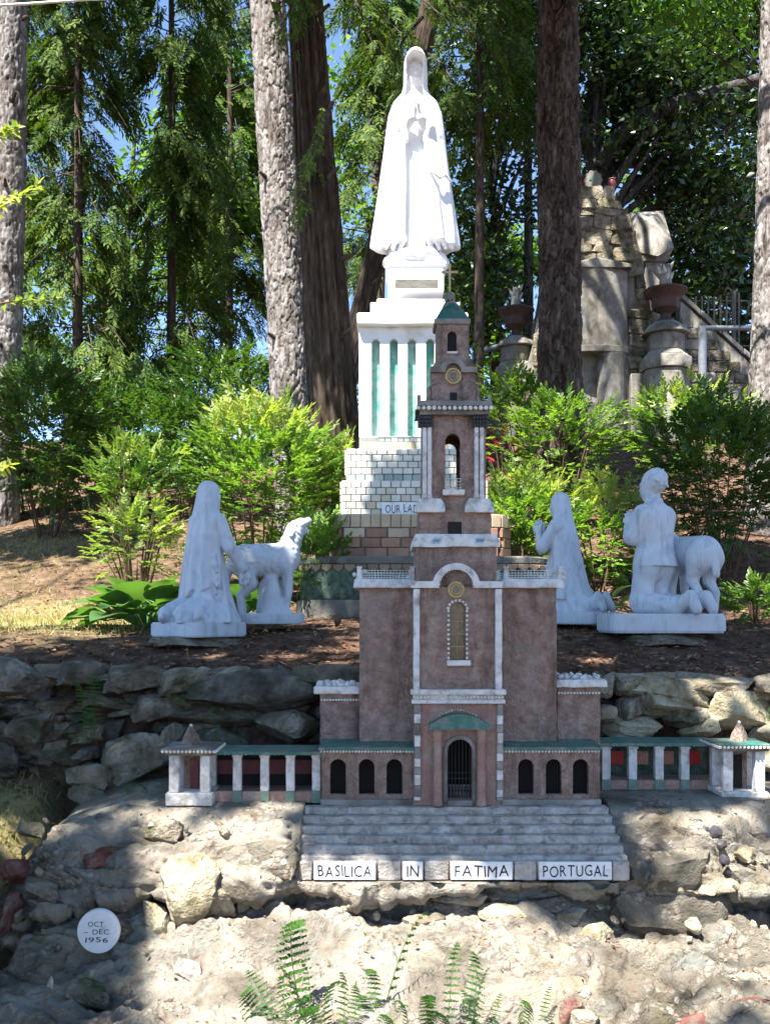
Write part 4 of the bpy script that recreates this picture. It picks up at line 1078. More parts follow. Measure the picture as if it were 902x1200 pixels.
def hand(g, w, d, up, r=0.011, L=0.075, k=0.008, sgn=1):
    """five fingered hand from wrist w along d; up = back of the hand"""
    w = Vector(w); d = Vector(d).normalized(); up = Vector(up); up = (up - d * up.dot(d)).normalized(); sd = d.cross(up) * sgn
    pm = w + d * L * 0.55
    for o in (-0.022, -0.008, 0.008, 0.022): g.cone(w + sd * o * 0.5, pm + sd * o * 1.1 + d * 0.015, r * 1.35, r * 1.2, k)
    for o, l in ((-0.026, 0.8), (-0.009, 1.0), (0.009, 0.95), (0.026, 0.72)):
        b = pm + sd * o * 1.15 + d * 0.02; m_ = b + d * L * 0.40 * l - up * 0.006; e = m_ + d * L * 0.33 * l - up * 0.018
        g.cone(b, m_, r * 0.9, r * 0.8, k * 0.5); g.cone(m_, e, r * 0.8, r * 0.65, k * 0.5)
    b = w + d * L * 0.25 - sd * 0.02; e = b + d * L * 0.40 - sd * 0.026; g.cone(b, e, r * 1.1, r * 0.85, k); g.cone(e, e + d * L * 0.28 - up * 0.004, r * 0.85, r * 0.7, k * 0.5)
def face(g, c, s):
    """face looking along +y; c = head centre, s = head half height"""
    cx, cy, cz = c
    g.ell(c, (s * 0.72, s * 0.86, s), 0.01)
    g.ell((cx, cy + s * 0.35, cz - s * 0.45), (s * 0.5, s * 0.48, s * 0.55), 0.03)
    for sx in (-1, 1):
        g.ell((cx + sx * s * 0.30, cy + s * 0.86, cz + s * 0.02), (s * 0.17, s * 0.12, s * 0.11), 0.01, 's')
        g.ell((cx + sx * s * 0.30, cy + s * 0.74, cz + s * 0.0), (s * 0.13, s * 0.1, s * 0.09), 0.004)
        g.cone((cx + sx * s * 0.14, cy + s * 0.86, cz + s * 0.17), (cx + sx * s * 0.46, cy + s * 0.74, cz + s * 0.16), s * 0.06, s * 0.05, 0.01)
        g.ell((cx + sx * s * 0.72, cy - s * 0.02, cz - s * 0.02), (s * 0.08, s * 0.16, s * 0.25), 0.006)
    g.cone((cx, cy + s * 0.84, cz + s * 0.10), (cx, cy + s * 1.02, cz - s * 0.22), s * 0.07, s * 0.12, 0.012)
    g.ell((cx, cy + s * 0.86, cz - s * 0.47), (s * 0.2, s * 0.07, s * 0.05), 0.008)
    g.ell((cx, cy + s * 0.86, cz - s * 0.57), (s * 0.16, s * 0.07, s * 0.055), 0.008)

def place_statue(name, me, mat, px, py, D, rz, label, basemesh=None, basemat=None, sc_=(1, 1, 1)):
    t = empty(name, P(px, py, D), label, 'statue', rz=rz)
    link('figure', me, mat, t, scale=sc_)
    if basemesh is not None: link('base', basemesh, basemat or mat, t)
    return t
def slab_mesh(pts, h, rd=0.008):
    m = MB(); m.plan(pts, 0, h)
    me = bpy.data.meshes.new('base'); me.from_pydata(m.v, [], m.f)
    bm = bmesh.new(); bm.from_mesh(me); bmesh.ops.recalc_face_normals(bm, faces=bm.faces)
    bmesh.ops.bevel(bm, geom=[e for e in bm.edges if e.calc_face_angle() > 0.6], offset=rd, segments=2, affect='EDGES')
    bm.to_mesh(me); bm.free(); me.polygons.foreach_set('use_smooth', np.ones(len(me.polygons), bool)); me.set_sharp_from_angle(angle=rad(35))
    return me
def rrect(x0, x1, y0, y1, r, n=4, rot=0.0):
    pts = []
    for cx, cy, a in ((x1 - r, y1 - r, 0), (x0 + r, y1 - r, 90), (x0 + r, y0 + r, 180), (x1 - r, y0 + r, 270)):
        pts += [(cx + r * math.cos(rad(a + 90 * i / n)), cy + r * math.sin(rad(a + 90 * i / n))) for i in range(n + 1)]
    if rot: pts = [(x * math.cos(rot) - y * math.sin(rot), x * math.sin(rot) + y * math.cos(rot)) for x, y in pts]
    return pts

HV = 0.0062
# ---- kneeling girl, right arm stretched down (faces +y)
def girl_reaching():
    g = Sdf((-0.36, -0.50, 0.07), (0.36, 0.40, 1.02), HV); B = 0.085
    # skirt and trailing cloth
    g.loft([(B, 0, -0.06, 0.26, 0.30), (0.14, 0, -0.04, 0.235, 0.26), (0.20, 0, 0.0, 0.185, 0.19), (0.32, 0, 0.01, 0.16, 0.15), (0.48, 0, 0.01, 0.135, 0.115), (0.56, 0, 0.0, 0.12, 0.10)], 0.03, [(9, 0.02, 0.5, 2, 0.09, 0.5), (5, 0.018, 1.9, -3, 0.09, 0.4)])
    for sx in (-1, 1):
        g.cone((sx * 0.085, 0.07, 0.17), (sx * 0.09, -0.26, 0.15), 0.085, 0.06, 0.05)
        g.cone((sx * 0.09, -0.26, 0.15), (sx * 0.085, -0.33, 0.135), 0.048, 0.04, 0.02)
        g.cone((sx * 0.085, -0.33, 0.15), (sx * 0.09, -0.35, 0.11), 0.04, 0.03, 0.012)
    for a0, b0 in (((-0.2, -0.25, 0.12), (-0.05, -0.40, 0.12)), ((0.05, -0.3, 0.17), (0.2, -0.22, 0.12)), ((-0.22, -0.05, 0.12), (-0.16, -0.30, 0.12)), ((-0.1, -0.12, 0.24), (-0.12, -0.34, 0.15)), ((0.02, -0.12, 0.24), (0.05, -0.36, 0.14)), ((0.13, -0.1, 0.22), (0.2, -0.3, 0.12))):
        g.cone(a0, b0, 0.026, 0.02, 0.03)
    # torso, shoulders
    g.loft([(0.5, 0, 0.0, 0.11, 0.085), (0.60, 0, -0.005, 0.115, 0.09), (0.70, 0, -0.01, 0.14, 0.085), (0.755, 0, -0.01, 0.12, 0.07), (0.79, 0, 0, 0.06, 0.055), (0.82, 0, 0, 0.05, 0.05)], 0.03)
    # arms
    g.cone((0.125, -0.005, 0.715), (0.185, 0.045, 0.56), 0.056, 0.048, 0.03); g.cone((0.185, 0.045, 0.56), (0.205, 0.15, 0.445), 0.047, 0.036, 0.015)
    g.cone((0.203, 0.14, 0.455), (0.207, 0.165, 0.43), 0.043, 0.040, 0.004)
    hand(g, (0.206, 0.165, 0.43), (0.02, 0.16, -0.98), (0.75, -0.55, 0), 0.0125, 0.085)
    g.cone((-0.125, 0, 0.715), (-0.165, 0.07, 0.56), 0.055, 0.046, 0.03); g.cone((-0.165, 0.07, 0.56), (-0.04, 0.16, 0.60), 0.045, 0.034, 0.015)
    hand(g, (-0.04, 0.16, 0.60), (0.6, 0.3, 0.6), (-0.3, 0.9, -0.2), 0.011, 0.07)
    # head, then the long veil hanging down the back
    g.cone((0, 0.01, 0.76), (0, 0.015, 0.84), 0.046, 0.046, 0.02)
    face(g, (0, 0.03, 0.872), 0.092)
    backonly = lambda x, y, z: np.maximum((0.245 + 0.35 * np.clip(x, 0, 0.2) + 0.012 * np.sin(55 * x) + 0.02 * np.sin(17 * x + 1) - z) * 0.8, y - np.interp(z, [0.28, 0.6, 0.8, 0.9, 0.95, 1.0], [0.07, 0.02, 0.035, 0.06, 0.085, 0.2]).astype(np.float32))
    g.loft([(0.20, -0.015, -0.03, 0.18, 0.16), (0.285, -0.015, -0.03, 0.175, 0.155), (0.40, -0.012, -0.03, 0.165, 0.145), (0.55, -0.005, -0.025, 0.146, 0.13), (0.66, 0, -0.02, 0.132, 0.118), (0.73, 0, -0.008, 0.118, 0.112), (0.79, 0, 0.005, 0.103, 0.108), (0.86, 0, 0.018, 0.090, 0.106), (0.92, 0, 0.018, 0.079, 0.094), (0.955, 0, 0.015, 0.058, 0.070), (0.975, 0, 0.012, 0.028, 0.034), (0.978, 0, 0.012, 0.006, 0.006)], 0.006,
           [(7, 0.012, 0.3, 0.6, 0.28, 0.9), (13, 0.006, 1.1, -1.0, 0.28, 0.85)], cut=backonly)
    for q in range(5):   # zigzag hem falling on the right
        z0 = 0.50 - q * 0.045
        g.cone((0.145 - 0.01 * q, -0.075, z0), (0.155 + 0.012 * (q % 2), -0.06, z0 - 0.05), 0.016, 0.013, 0.012)
    return g.mesh('figure')
me = girl_reaching()
# base outline
bs = slab_mesh(rrect(-0.21, 0.22, -0.30, 0.15, 0.05), 0.088)
D = 6.25
place_statue('kneeling_girl_statue', me, M['marble'], 243, 745.5, D, rad(-36), 'painted stone statue of a kneeling veiled girl reaching down to a lamb', bs, None, (0.84, 0.84, 1.0))

# ---- kneeling girl with folded hands
def girl_praying():
    g = Sdf((-0.33, -0.50, 0.06), (0.33, 0.36, 0.97), HV); B = 0.08
    g.loft([(B, 0, -0.08, 0.25, 0.31), (0.13, 0, -0.05, 0.22, 0.26), (0.20, 0, -0.02, 0.17, 0.19), (0.34, 0, 0.0, 0.145, 0.145), (0.46, 0, 0.0, 0.12, 0.11), (0.54, 0, 0.0, 0.11, 0.095)], 0.03, [(8, 0.02, 0.9, 2, 0.09, 0.5), (5, 0.016, 0.4, -3, 0.09, 0.4)])
    for sx in (-1, 1):
        g.cone((sx * 0.08, 0.07, 0.16), (sx * 0.08, -0.26, 0.14), 0.08, 0.055, 0.05)
        g.cone((sx * 0.075, -0.29, 0.12), (sx * 0.075, -0.36, 0.19), 0.042, 0.03, 0.015); g.cone((sx * 0.075, -0.36, 0.19), (sx * 0.075, -0.41, 0.11), 0.032, 0.03, 0.01)
    for a0, b0 in (((-0.2, -0.22, 0.12), (-0.02, -0.38, 0.12)), ((-0.05, -0.1, 0.22), (-0.10, -0.30, 0.13)), ((0.06, -0.1, 0.24), (0.10, -0.32, 0.12)), ((0.12, -0.05, 0.22), (0.2, -0.25, 0.11))):
        g.cone(a0, b0, 0.024, 0.018, 0.03)
    g.loft([(0.48, 0, 0.0, 0.105, 0.085), (0.58, 0, 0, 0.11, 0.09), (0.66, 0, 0, 0.125, 0.085), (0.715, 0, 0, 0.11, 0.07), (0.75, 0, 0, 0.06, 0.055), (0.78, 0, 0, 0.045, 0.045)], 0.03)
    for sx in (-1, 1):
        g.cone((sx * 0.115, 0, 0.67), (sx * 0.155, 0.10, 0.53), 0.052, 0.046, 0.03); g.cone((sx * 0.155, 0.10, 0.53), (sx * 0.028, 0.20, 0.62), 0.046, 0.03, 0.015)
        hand(g, (sx * 0.02, 0.205, 0.63), (-sx * 0.12, 0.18, 0.97), (sx, 0, 0), 0.0095, 0.07, sgn=1)
    g.cone((0, 0.01, 0.72), (0, 0.015, 0.80), 0.042, 0.042, 0.02)
    face(g, (0, 0.025, 0.825), 0.085)
    backonly = lambda x, y, z: y - np.interp(z, [0.1, 0.3, 0.6, 0.76, 0.84, 0.89, 0.95], [0.02, 0.02, 0.02, 0.035, 0.055, 0.08, 0.2]).astype(np.float32)
    g.loft([(0.17, 0, -0.075, 0.205, 0.20), (0.28, 0, -0.05, 0.175, 0.165), (0.45, 0, -0.025, 0.15, 0.14), (0.60, 0, -0.015, 0.132, 0.115), (0.70, 0, -0.005, 0.108, 0.10), (0.76, 0, 0.005, 0.085, 0.095), (0.82, 0, 0.018, 0.079, 0.096), (0.87, 0, 0.015, 0.072, 0.084), (0.90, 0, 0.012, 0.052, 0.06), (0.918, 0, 0.01, 0.02, 0.024), (0.92, 0, 0.01, 0.005, 0.005)], 0.008,
           [(8, 0.011, 0.3, 0.6, 0.17, 0.85), (15, 0.005, 1.1, -1.0, 0.17, 0.8)], cut=backonly)
    return g.mesh('figure')
bs = slab_mesh(rrect(-0.21, 0.21, -0.36, 0.16, 0.05), 0.082)
place_statue('kneeling_girl_statue', girl_praying(), M['marble'], 658, 731, 6.95, rad(52), 'painted stone statue of a kneeling veiled girl with folded hands beside the tower', bs, None, (0.84, 0.84, 1.0))

# ---- sheep
def sheep(g, o, rz, head_up=True, s=1.0, k0=0.012):
    """adds a standing sheep facing local +x to field g; o = ground point"""
    ca, sa = math.cos(rz), math.sin(rz)
    def q(x, y, z): return (o[0] + s * (x * ca - y * sa), o[1] + s * (x * sa + y * ca), o[2] + s * z)
    g.cone(q(-0.17, 0, 0.385), q(0.14, 0, 0.40), 0.118 * s, 0.112 * s, 0.0)
    g.cone(q(-0.20, 0, 0.37), q(-0.18, 0, 0.36), 0.10 * s, 0.10 * s, 0.03 * s)
    g.cone(q(0.13, 0, 0.37), q(0.17, 0, 0.40), 0.10 * s, 0.085 * s, 0.03 * s)
    if head_up:
        g.cone(q(0.15, 0, 0.43), q(0.215, 0, 0.58), 0.095 * s, 0.072 * s, 0.03 * s)
        g.cone(q(0.215, 0, 0.60), q(0.25, 0, 0.63), 0.07 * s, 0.06 * s, 0.02 * s)
        g.cone(q(0.26, 0, 0.645), q(0.325, 0, 0.672), 0.046 * s, 0.032 * s, 0.012 * s)
        g.cone(q(0.26, 0, 0.605), q(0.315, 0, 0.602), 0.034 * s, 0.021 * s, 0.008 * s)
        for y in (-1, 1): g.cone(q(0.215, y * 0.052, 0.635), q(0.185, y * 0.075, 0.565), 0.018 * s, 0.022 * s, 0.008 * s)
    else:
        g.cone(q(0.17, 0, 0.42), q(0.27, 0.02, 0.50), 0.08 * s, 0.06 * s, 0.03 * s)
        g.cone(q(0.29, 0.03, 0.52), q(0.40, 0.05, 0.47), 0.056 * s, 0.034 * s, 0.02 * s)
        for y in (-1, 1): g.cone(q(0.28, y * 0.055 + 0.03, 0.54), q(0.26, y * 0.105 + 0.03, 0.50), 0.018 * s, 0.02 * s, 0.008 * s)
    for y, fx, hx in ((-1, 0.155, -0.175), (1, 0.135, -0.15)):
        g.cone(q(fx, y * 0.058, 0.34), q(fx + 0.01, y * 0.06, 0.17), 0.052 * s, 0.031 * s, 0.03 * s)
        g.cone(q(fx + 0.01, y * 0.06, 0.17), q(fx - 0.012, y * 0.06, 0.025), 0.030 * s, 0.023 * s, 0.006 * s); g.cone(q(fx - 0.012, y * 0.06, 0.03), q(fx + 0.02, y * 0.06, 0.012), 0.025 * s, 0.024 * s, 0.008 * s)
        g.cone(q(hx - 0.01, y * 0.06, 0.35), q(hx + 0.045, y * 0.06, 0.22), 0.078 * s, 0.046 * s, 0.03 * s)
        g.cone(q(hx + 0.045, y * 0.06, 0.22), q(hx - 0.045, y * 0.06, 0.135), 0.042 * s, 0.026 * s, 0.015 * s)
        g.cone(q(hx - 0.045, y * 0.06, 0.135), q(hx - 0.03, y * 0.06, 0.02), 0.027 * s, 0.024 * s, 0.006 * s)
    g.cone(q(-0.275, 0, 0.40), q(-0.31, 0, 0.25), 0.034 * s, 0.024 * s, 0.015 * s)
def lamb():
    g = Sdf((-0.36, -0.16, 0.04), (0.40, 0.16, 0.82), HV)
    sheep(g, (0, 0, 0.065), 0.0, True, 1.0)
    g.cone((0.04, 0, 0.07), (0.03, 0, 0.36), 0.125, 0.05, 0.03)
    g.cone((-0.05, 0, 0.10), (-0.03, 0, 0.28), 0.03, 0.03, 0.03)
    d = 0.006 * np.sin(55 * g.x + 4 * np.sin(30 * g.z)) * np.sin(60 * g.z + 3 * np.sin(28 * g.x)) * np.sin(40 * g.y + 1)
    g.d = g.d - d * np.clip((g.z - 0.30) * 8, 0, 1)
    return g.mesh('figure')
place_statue('lamb_statue', lamb(), M['marble'], 313, 731, 6.62, rad(12), 'white painted lamb statue with raised head and open mouth on oval base', slab_mesh(rrect(-0.25, 0.25, -0.13, 0.13, 0.11, 6), 0.07), None, (0.84, 0.86, 0.93))

# ---- kneeling boy with a sheep on one base
def boy():
    g = Sdf((-0.30, -0.50, 0.10), (0.30, 0.36, 1.06), HV); B = 0.115
    for sx in (-1, 1):
        g.cone((sx * 0.08, 0.0, 0.47), (sx * 0.085, 0.055, 0.20), 0.092, 0.075, 0.02)
        g.cone((sx * 0.085, 0.055, 0.19), (sx * 0.085, -0.25, 0.165), 0.076, 0.058, 0.03)
        g.cone((sx * 0.085, -0.27, 0.16), (sx * 0.085, -0.37, 0.215), 0.05, 0.046, 0.012)
        g.cone((sx * 0.085, -0.375, 0.215), (sx * 0.09, -0.425, 0.145), 0.044, 0.036, 0.012)
        for q in range(4): g.cone((sx * 0.02, -0.04 - 0.05 * q, 0.235 - 0.01 * q), (sx * 0.15, 0.02 - 0.07 * q, 0.21 - 0.015 * q), 0.014, 0.012, 0.02)
    g.cone((-0.08, 0, 0.42), (0.08, 0, 0.42), 0.095, 0.095, 0.03)
    # jacket
    g.loft([(0.415, 0, -0.012, 0.172, 0.132), (0.47, 0, -0.005, 0.158, 0.122), (0.56, 0, 0.0, 0.142, 0.108), (0.66, 0, 0.0, 0.155, 0.112), (0.74, 0, 0.0, 0.158, 0.10), (0.79, 0, 0.0, 0.125, 0.08), (0.82, 0, 0.005, 0.07, 0.06), (0.84, 0, 0.01, 0.05, 0.05)], 0.008, [(6, 0.006, 0.4, 1.0, 0.41, 0.75), (11, 0.003, 1.4, 2.0, 0.41, 0.8)], p=2.3)
    for sx in (-1, 1):
        g.cone((sx * 0.138, 0.0, 0.735), (sx * 0.182, 0.06, 0.60), 0.06, 0.054, 0.05); g.cone((sx * 0.185, 0.06, 0.60), (sx * 0.04, 0.205, 0.67), 0.054, 0.036, 0.015)
        hand(g, (sx * 0.022, 0.215, 0.68), (-sx * 0.12, 0.15, 0.97), (sx, 0, 0), 0.0095, 0.07)
    g.cone((0, 0.005, 0.80), (0, 0.012, 0.87), 0.046, 0.045, 0.015)
    g.loft([(0.815, 0, 0.005, 0.064, 0.062), (0.845, 0, 0.0, 0.058, 0.058)], 0.004)
    face(g, (0, 0.03, 0.925), 0.094)
    g.ell((0, -0.006, 0.955), (0.082, 0.092, 0.082), 0.012)
    rn = random.Random(5)
    for _ in range(46):
        a, b = rn.uniform(-math.pi, 0) + rn.uniform(-0.5, 0.5), rn.uniform(-0.25, 1.3)
        c = Vector((0.078 * math.cos(a) * math.cos(b), -0.006 + 0.09 * math.sin(a) * math.cos(b), 0.95 + 0.078 * math.sin(b)))
        e = c + Vector((rn.uniform(-1, 1), rn.uniform(-0.6, 0.6), rn.uniform(-1, 0.6))) * 0.026
        g.cone(c, e, 0.013, 0.009, 0.006)
    return g.mesh('figure')
def boys_sheep():
    g = Sdf((-0.36, -0.14, 0.10), (0.46, 0.17, 0.70), HV)
    sheep(g, (0, 0, 0.115), 0.0, False, 0.98)
    return g.mesh('figure')
D = 6.3
t = empty('kneeling_boy_statue', P(782, 741, D), 'painted stone statue of a kneeling boy with a sheep on one base', 'statue')
bx0, bx1 = X(712, D - 0.3) - t.location.x, X(853, D - 0.3) - t.location.x
link('base', slab_mesh(rrect(bx0 + 0.02, bx1, -0.30, 0.16, 0.05), 0.118, 0.012), M['marble'], t)
b = link('boy', boy(), M['marble'], t, (X(766, D) - t.location.x, -0.01, 0.0), (0, 0, rad(38)), (0.9, 0.86, 1.0))
link('sheep', boys_sheep(), M['marble'], t, (X(812, D) - t.location.x, 0.06, 0.0), (0, 0, rad(112)), (0.8, 0.95, 1.0))
# flat mossy stones under the statue bases
for c, dm, lb in ((P(236, 753, 6.12), (0.36, 0.24, 0.055), 'flat mossy stone under the reaching girl statue'), (P(790, 751.5, 6.22), (0.44, 0.33, 0.062), 'flat dark mossy stone under the boy statue base')):
    o = stone('flat_stone', None, c, dm, SP[0], (0.03, 0.02, 0.25), 6); tag(o, lb, 'stone')

# ------------------------------------------------------------------ pedestal of the tall statue
PD = 8.0
kk = PD / F
ped = empty('pedestal', (X(485, PD), PD + 0.4, Z(732, PD)), 'tall tiered white and brick pedestal with green arched niches', 'pedestal')
M['pedwhite'] = mk('white painted masonry', [(0.70, 0.69, 0.66), (0.80, 0.79, 0.76)], 6, 0.8, 0.2, 60, 0.3, 0.004, stain=(0.52, 0.45, 0.33), stain_scale=3, stain_lo=0.52, stain_hi=0.72)
M['nichegreen'] = mk('green niche glaze', [(0.03, 0.20, 0.14), (0.08, 0.33, 0.25), (0.22, 0.47, 0.39)], 9, 0.35, 0.5, 40, 0.6, 0.01, stain=(0.45, 0.56, 0.50), stain_scale=5, stain_lo=0.45, stain_hi=0.72)
M['brickwhite'] = mk('glazed cream brick', [(0.52, 0.50, 0.42), (0.66, 0.64, 0.56)], 9, 0.5, 0.4, 60, 0.2, 0.003, obj_rand=0.13)
M['brickbuff'] = mk('glazed buff brick', [(0.36, 0.27, 0.17), (0.48, 0.38, 0.25)], 9, 0.5, 0.4, 60, 0.2, 0.003, obj_rand=0.16)
M['brickred'] = mk('orange brown brick', [(0.22, 0.115, 0.07), (0.32, 0.175, 0.11)], 9, 0.6, 0.4, 60, 0.3, 0.003, obj_rand=0.22)
M['brickcream'] = mk('glazed straw brick', [(0.44, 0.38, 0.26), (0.55, 0.49, 0.36)], 9, 0.5, 0.4, 60, 0.2, 0.003, obj_rand=0.13)
M['dimbuff'] = mk('dirty brown tile', [(0.16, 0.12, 0.075), (0.24, 0.18, 0.115)], 9, 0.7, 0.3, 60, 0.4, 0.004, obj_rand=0.2)
M['dimstone'] = mk('dark stained concrete', [(0.10, 0.095, 0.08), (0.19, 0.18, 0.155)], 6, 0.9, 0.2, 40, 0.8, 0.012, stain=(0.06, 0.065, 0.05), stain_scale=4)
M['mortar'] = mk('grey mortar', [(0.22, 0.20, 0.165), (0.32, 0.295, 0.25)], 20, 0.95, 0.1, 60, 0.5, 0.004)
M['tilegreen'] = mk('grey green tile', [(0.22, 0.27, 0.23), (0.34, 0.38, 0.33)], 12, 0.4, 0.5, 60, 0.15, 0.002, obj_rand=0.2)
M['tileyellow'] = mk('yellow tile', [(0.55, 0.43, 0.20), (0.66, 0.56, 0.33)], 12, 0.4, 0.5, 60, 0.15, 0.002, obj_rand=0.18)
YF = PD
def pb(p0, q0, p1, q1, yf, yb, nm, mat, bevel=0.004, rough=0.0):
    return MB().box(X(p0, PD), X(p1, PD), yf, yb, Z(q1, PD), Z(q0, PD)).build(nm, M[mat] if isinstance(mat, str) else mat, ped, bevel=bevel, rough=rough, cell=0.08)
# rounded base courses
def rr_plan(p0, p1, y0, y1, q0, q1, r, nm, mat, rough=0.0):
    m = MB(); m.plan(rrect(X(p0, PD), X(p1, PD), y0, y1, r, 8), Z(q1, PD), Z(q0, PD))
    return m.build(nm, M[mat], ped, bevel=0.012, rough=rough, cell=0.06, smooth=True)
rr_plan(348, 644, YF - 0.36, YF + 1.5, 704, 745, 0.30, 'plinth', 'dimstone', 0.006)
rr_plan(352, 640, YF - 0.33, YF + 1.45, 664, 704.5, 0.30, 'green_drum', 'greenrough', 0.012)
rr_plan(351, 641, YF - 0.335, YF + 1.455, 654.5, 663.8, 0.30, 'drum_rim', 'dimstone', 0.004)
# pointed tiles under the rim
def tile_ring(p0, p1, y0, r, z1, h, w, mat, nm, gap=0.06, depth=0.03, ptd=False):
    x0, x1 = X(p0, PD), X(p1, PD)
    L = (x1 - x0 - 2 * r) + math.pi * r; n = max(3, int(L / w)); w = L / n
    for i in range(n):
        s = (i + 0.5) * w
        if s < math.pi * r / 2: a = s / r; c = (x0 + r - r * math.cos(a), y0 + r - r * math.sin(a)); na = -math.pi / 2 + a
        elif s < math.pi * r / 2 + x1 - x0 - 2 * r: c = (x0 + r + s - math.pi * r / 2, y0); na = 0
        else: a = (s - math.pi * r / 2 - (x1 - x0 - 2 * r)) / r; c = (x1 - r + r * math.sin(a), y0 + r - r * math.cos(a)); na = a
        hw = w * (1 - gap) / 2
        yield c, na, hw
def ring_piece(c, na, hw, z1, h, depth, mat, nm, ptd=False):
    pts = [(-hw, 0), (-hw, -h * (0.45 if ptd else 1)), (0, -h), (hw, -h * (0.45 if ptd else 1)), (hw, 0)] if ptd else [(-hw, 0), (-hw, -h), (hw, -h), (hw, 0)]
    m = MB(); m.prism([(a, b) for a, b in pts], -depth * 0.6, depth * 0.4)
    me = bpy.data.meshes.new(nm); me.from_pydata(m.v, [], m.f); me.materials.append(mat)
    bm = bmesh.new(); bm.from_mesh(me); bmesh.ops.recalc_face_normals(bm, faces=bm.faces)
    bmesh.ops.bevel(bm, geom=list(bm.edges), offset=0.004, segments=1, affect='EDGES'); bm.to_mesh(me); bm.free()
    link(nm, me, None, ped, Vector((c[0], c[1], z1)) - WL[ped], (0, 0, na))
for c, na, hw in tile_ring(352, 640, YF - 0.33, 0.30, 0, 0, 0.088, None, ''):
    ring_piece(c, na, hw, Z(663.8, PD), 0.060, 0.02, M['dimbuff'], 'pointed_tile', True)
# curved red brick course
rr_plan(392, 592, YF - 0.16, YF + 1.2, 606.5, 655, 0.16, 'brick_core', 'mortar')
for row in range(3):
    q = 621 + row * 11.4
    for j, (c, na, hw) in enumerate(tile_ring(391, 593, YF - 0.165, 0.16, 0, 0, 0.145 if row % 2 else 0.16, None, '')):
        ring_piece(c, na, hw * 1.0, Z(q, PD), 10.7 * kk, 0.03, M['brickred'] if random.random() < 0.75 else M['brickbuff'], 'brick')
for c, na, hw in tile_ring(390.5, 593.5, YF - 0.168, 0.16, 0, 0, 0.076, None, ''):
    ring_piece(c, na, hw, Z(605.5, PD), 14.6 * kk, 0.03, M['brickbuff'], 'soldier_brick')
MB().plan(rrect(X(391, PD), X(593, PD), YF - 0.165, YF + 1.2, 0.16, 8), Z(606.4, PD), Z(604.5, PD)).build('brick_top', M['brickbuff'], ped)
# two straight brick tiers
def tier(p0, p1, q0, q1, yf, rows, bw, mats):
    pb(p0 + 1, q0 + 0.5, p1 - 1, q1, yf, yf + 1.0, 'tier_core', 'mortar')
    h = (q1 - q0) / rows
    for r_ in range(rows):
        x = p0 - (bw / 2 if r_ % 2 else 0)
        while x < p1 - 0.5:
            a, b = max(x, p0), min(x + bw, p1)
            if b - a > 2: pb(a + 0.45, q0 + r_ * h + 0.35, b - 0.45, q0 + (r_ + 1) * h - 0.35, yf - 0.018 - random.uniform(0, 0.003), yf + 0.05, 'brick', random.choice(mats), 0.004)
            x += bw
    # the side bricks, seen from the left
    for r_ in range(rows):
        for j in range(4):
            MB().box(X(p0, PD) - 0.014, X(p0, PD) + 0.02, yf + 0.056 + 0.2 * j, yf + 0.05 + 0.2 * (j + 1), Z(q0 + (r_ + 1) * h - 0.35, PD), Z(q0 + r_ * h + 0.35, PD)).build('brick', M[random.choice(mats)], ped, bevel=0.004)
tier(400, 572, 563, 604.6, YF + 0.02, 5, 11.6, ['brickwhite', 'brickwhite', 'brickwhite', 'brickcream'])
tier(405, 563, 523.5, 554, YF + 0.10, 4, 12.2, ['brickwhite'])
x = 405
while x < 563:
    pb(x + 0.4, 554.4, min(x + 11.2, 563) - 0.4, 562.8, YF + 0.082, YF + 0.15, 'tile', 'tilegreen', 0.002); x += 11.2
pb(406, 554.4, 562, 562.9, YF + 0.16, YF + 1.0, 'tier_core', 'mortar')
# shaft with green arched niches
sx0, sx1 = X(420, PD), X(546, PD)
ops = [(X(c, PD), 10.2 * kk, Z(507, PD), Z(390.5, PD)) for c in (440, 461.5, 483, 505, 526.5)]
MB().arch_wall(sx0, sx1, Z(508, PD), Z(376, PD), YF + 0.16, YF + 0.23, ops, 10).build('shaft_front', M['pedwhite'], ped)
for c in (440, 461.5, 483, 505, 526.5):
    pb(c - 5.6, 384, c + 5.6, 507.5, YF + 0.231, YF + 0.25, 'niche', 'nichegreen', 0.0)
pb(420, 376, 546, 507.8, YF + 0.251, YF + 0.95, 'shaft_core', 'pedwhite', 0.0)
pb(420.4, 507.9, 545.6, 523.6, YF + 0.185, YF + 0.95, 'shaft_foot', 'pedwhite', 0.0)
x = 420
for q0, q1, mt in ((508.2, 513.6, 'tilegreen'), (514, 523.2, 'tileyellow')):
    x = 420.4; w = 7.6 if mt == 'tilegreen' else 9.6
    while x < 545.4:
        if not (mt == 'tilegreen' and x < 440): pb(x + 0.35, q0, min(x + w, 545.6) - 0.35, q1, YF + 0.165, YF + 0.184, 'tile', mt if random.random() < 0.75 else 'brickwhite', 0.002)
        x += w
pb(417.5, 362, 549.5, 376.4, YF + 0.09, YF + 1.02, 'cap', 'pedwhite', 0.012, 0.003)
m = MB(); x = 433
for q0, q1, a, b in ((345.5, 361.8, 433.5, 541),):
    pb(a, q0, b, q1, YF + 0.20, YF + 0.92, 'cap_core', 'pedwhite', 0.004)
    for r_ in range(2):
        x = a - (9 if r_ else 0)
        while x < b - 0.5:
            l, rt = max(x, a), min(x + 18, b)
            if rt - l > 2: pb(l + 0.4, q0 + r_ * 8.1 + 0.3, rt - 0.4, q0 + r_ * 8.1 + 7.9, YF + 0.185, YF + 0.199, 'brick', 'pedwhite', 0.003)
            x += 18
pb(441, 338, 526, 345.3, YF + 0.26, YF + 0.86, 'cap_step', 'pedwhite', 0.01, 0.003)
pl = empty('dedication_plate', P(480, 604, PD - 0.04), 'small white plate lettered OUR LADY on the brick pedestal', 'sign')
D = YF - 0.015
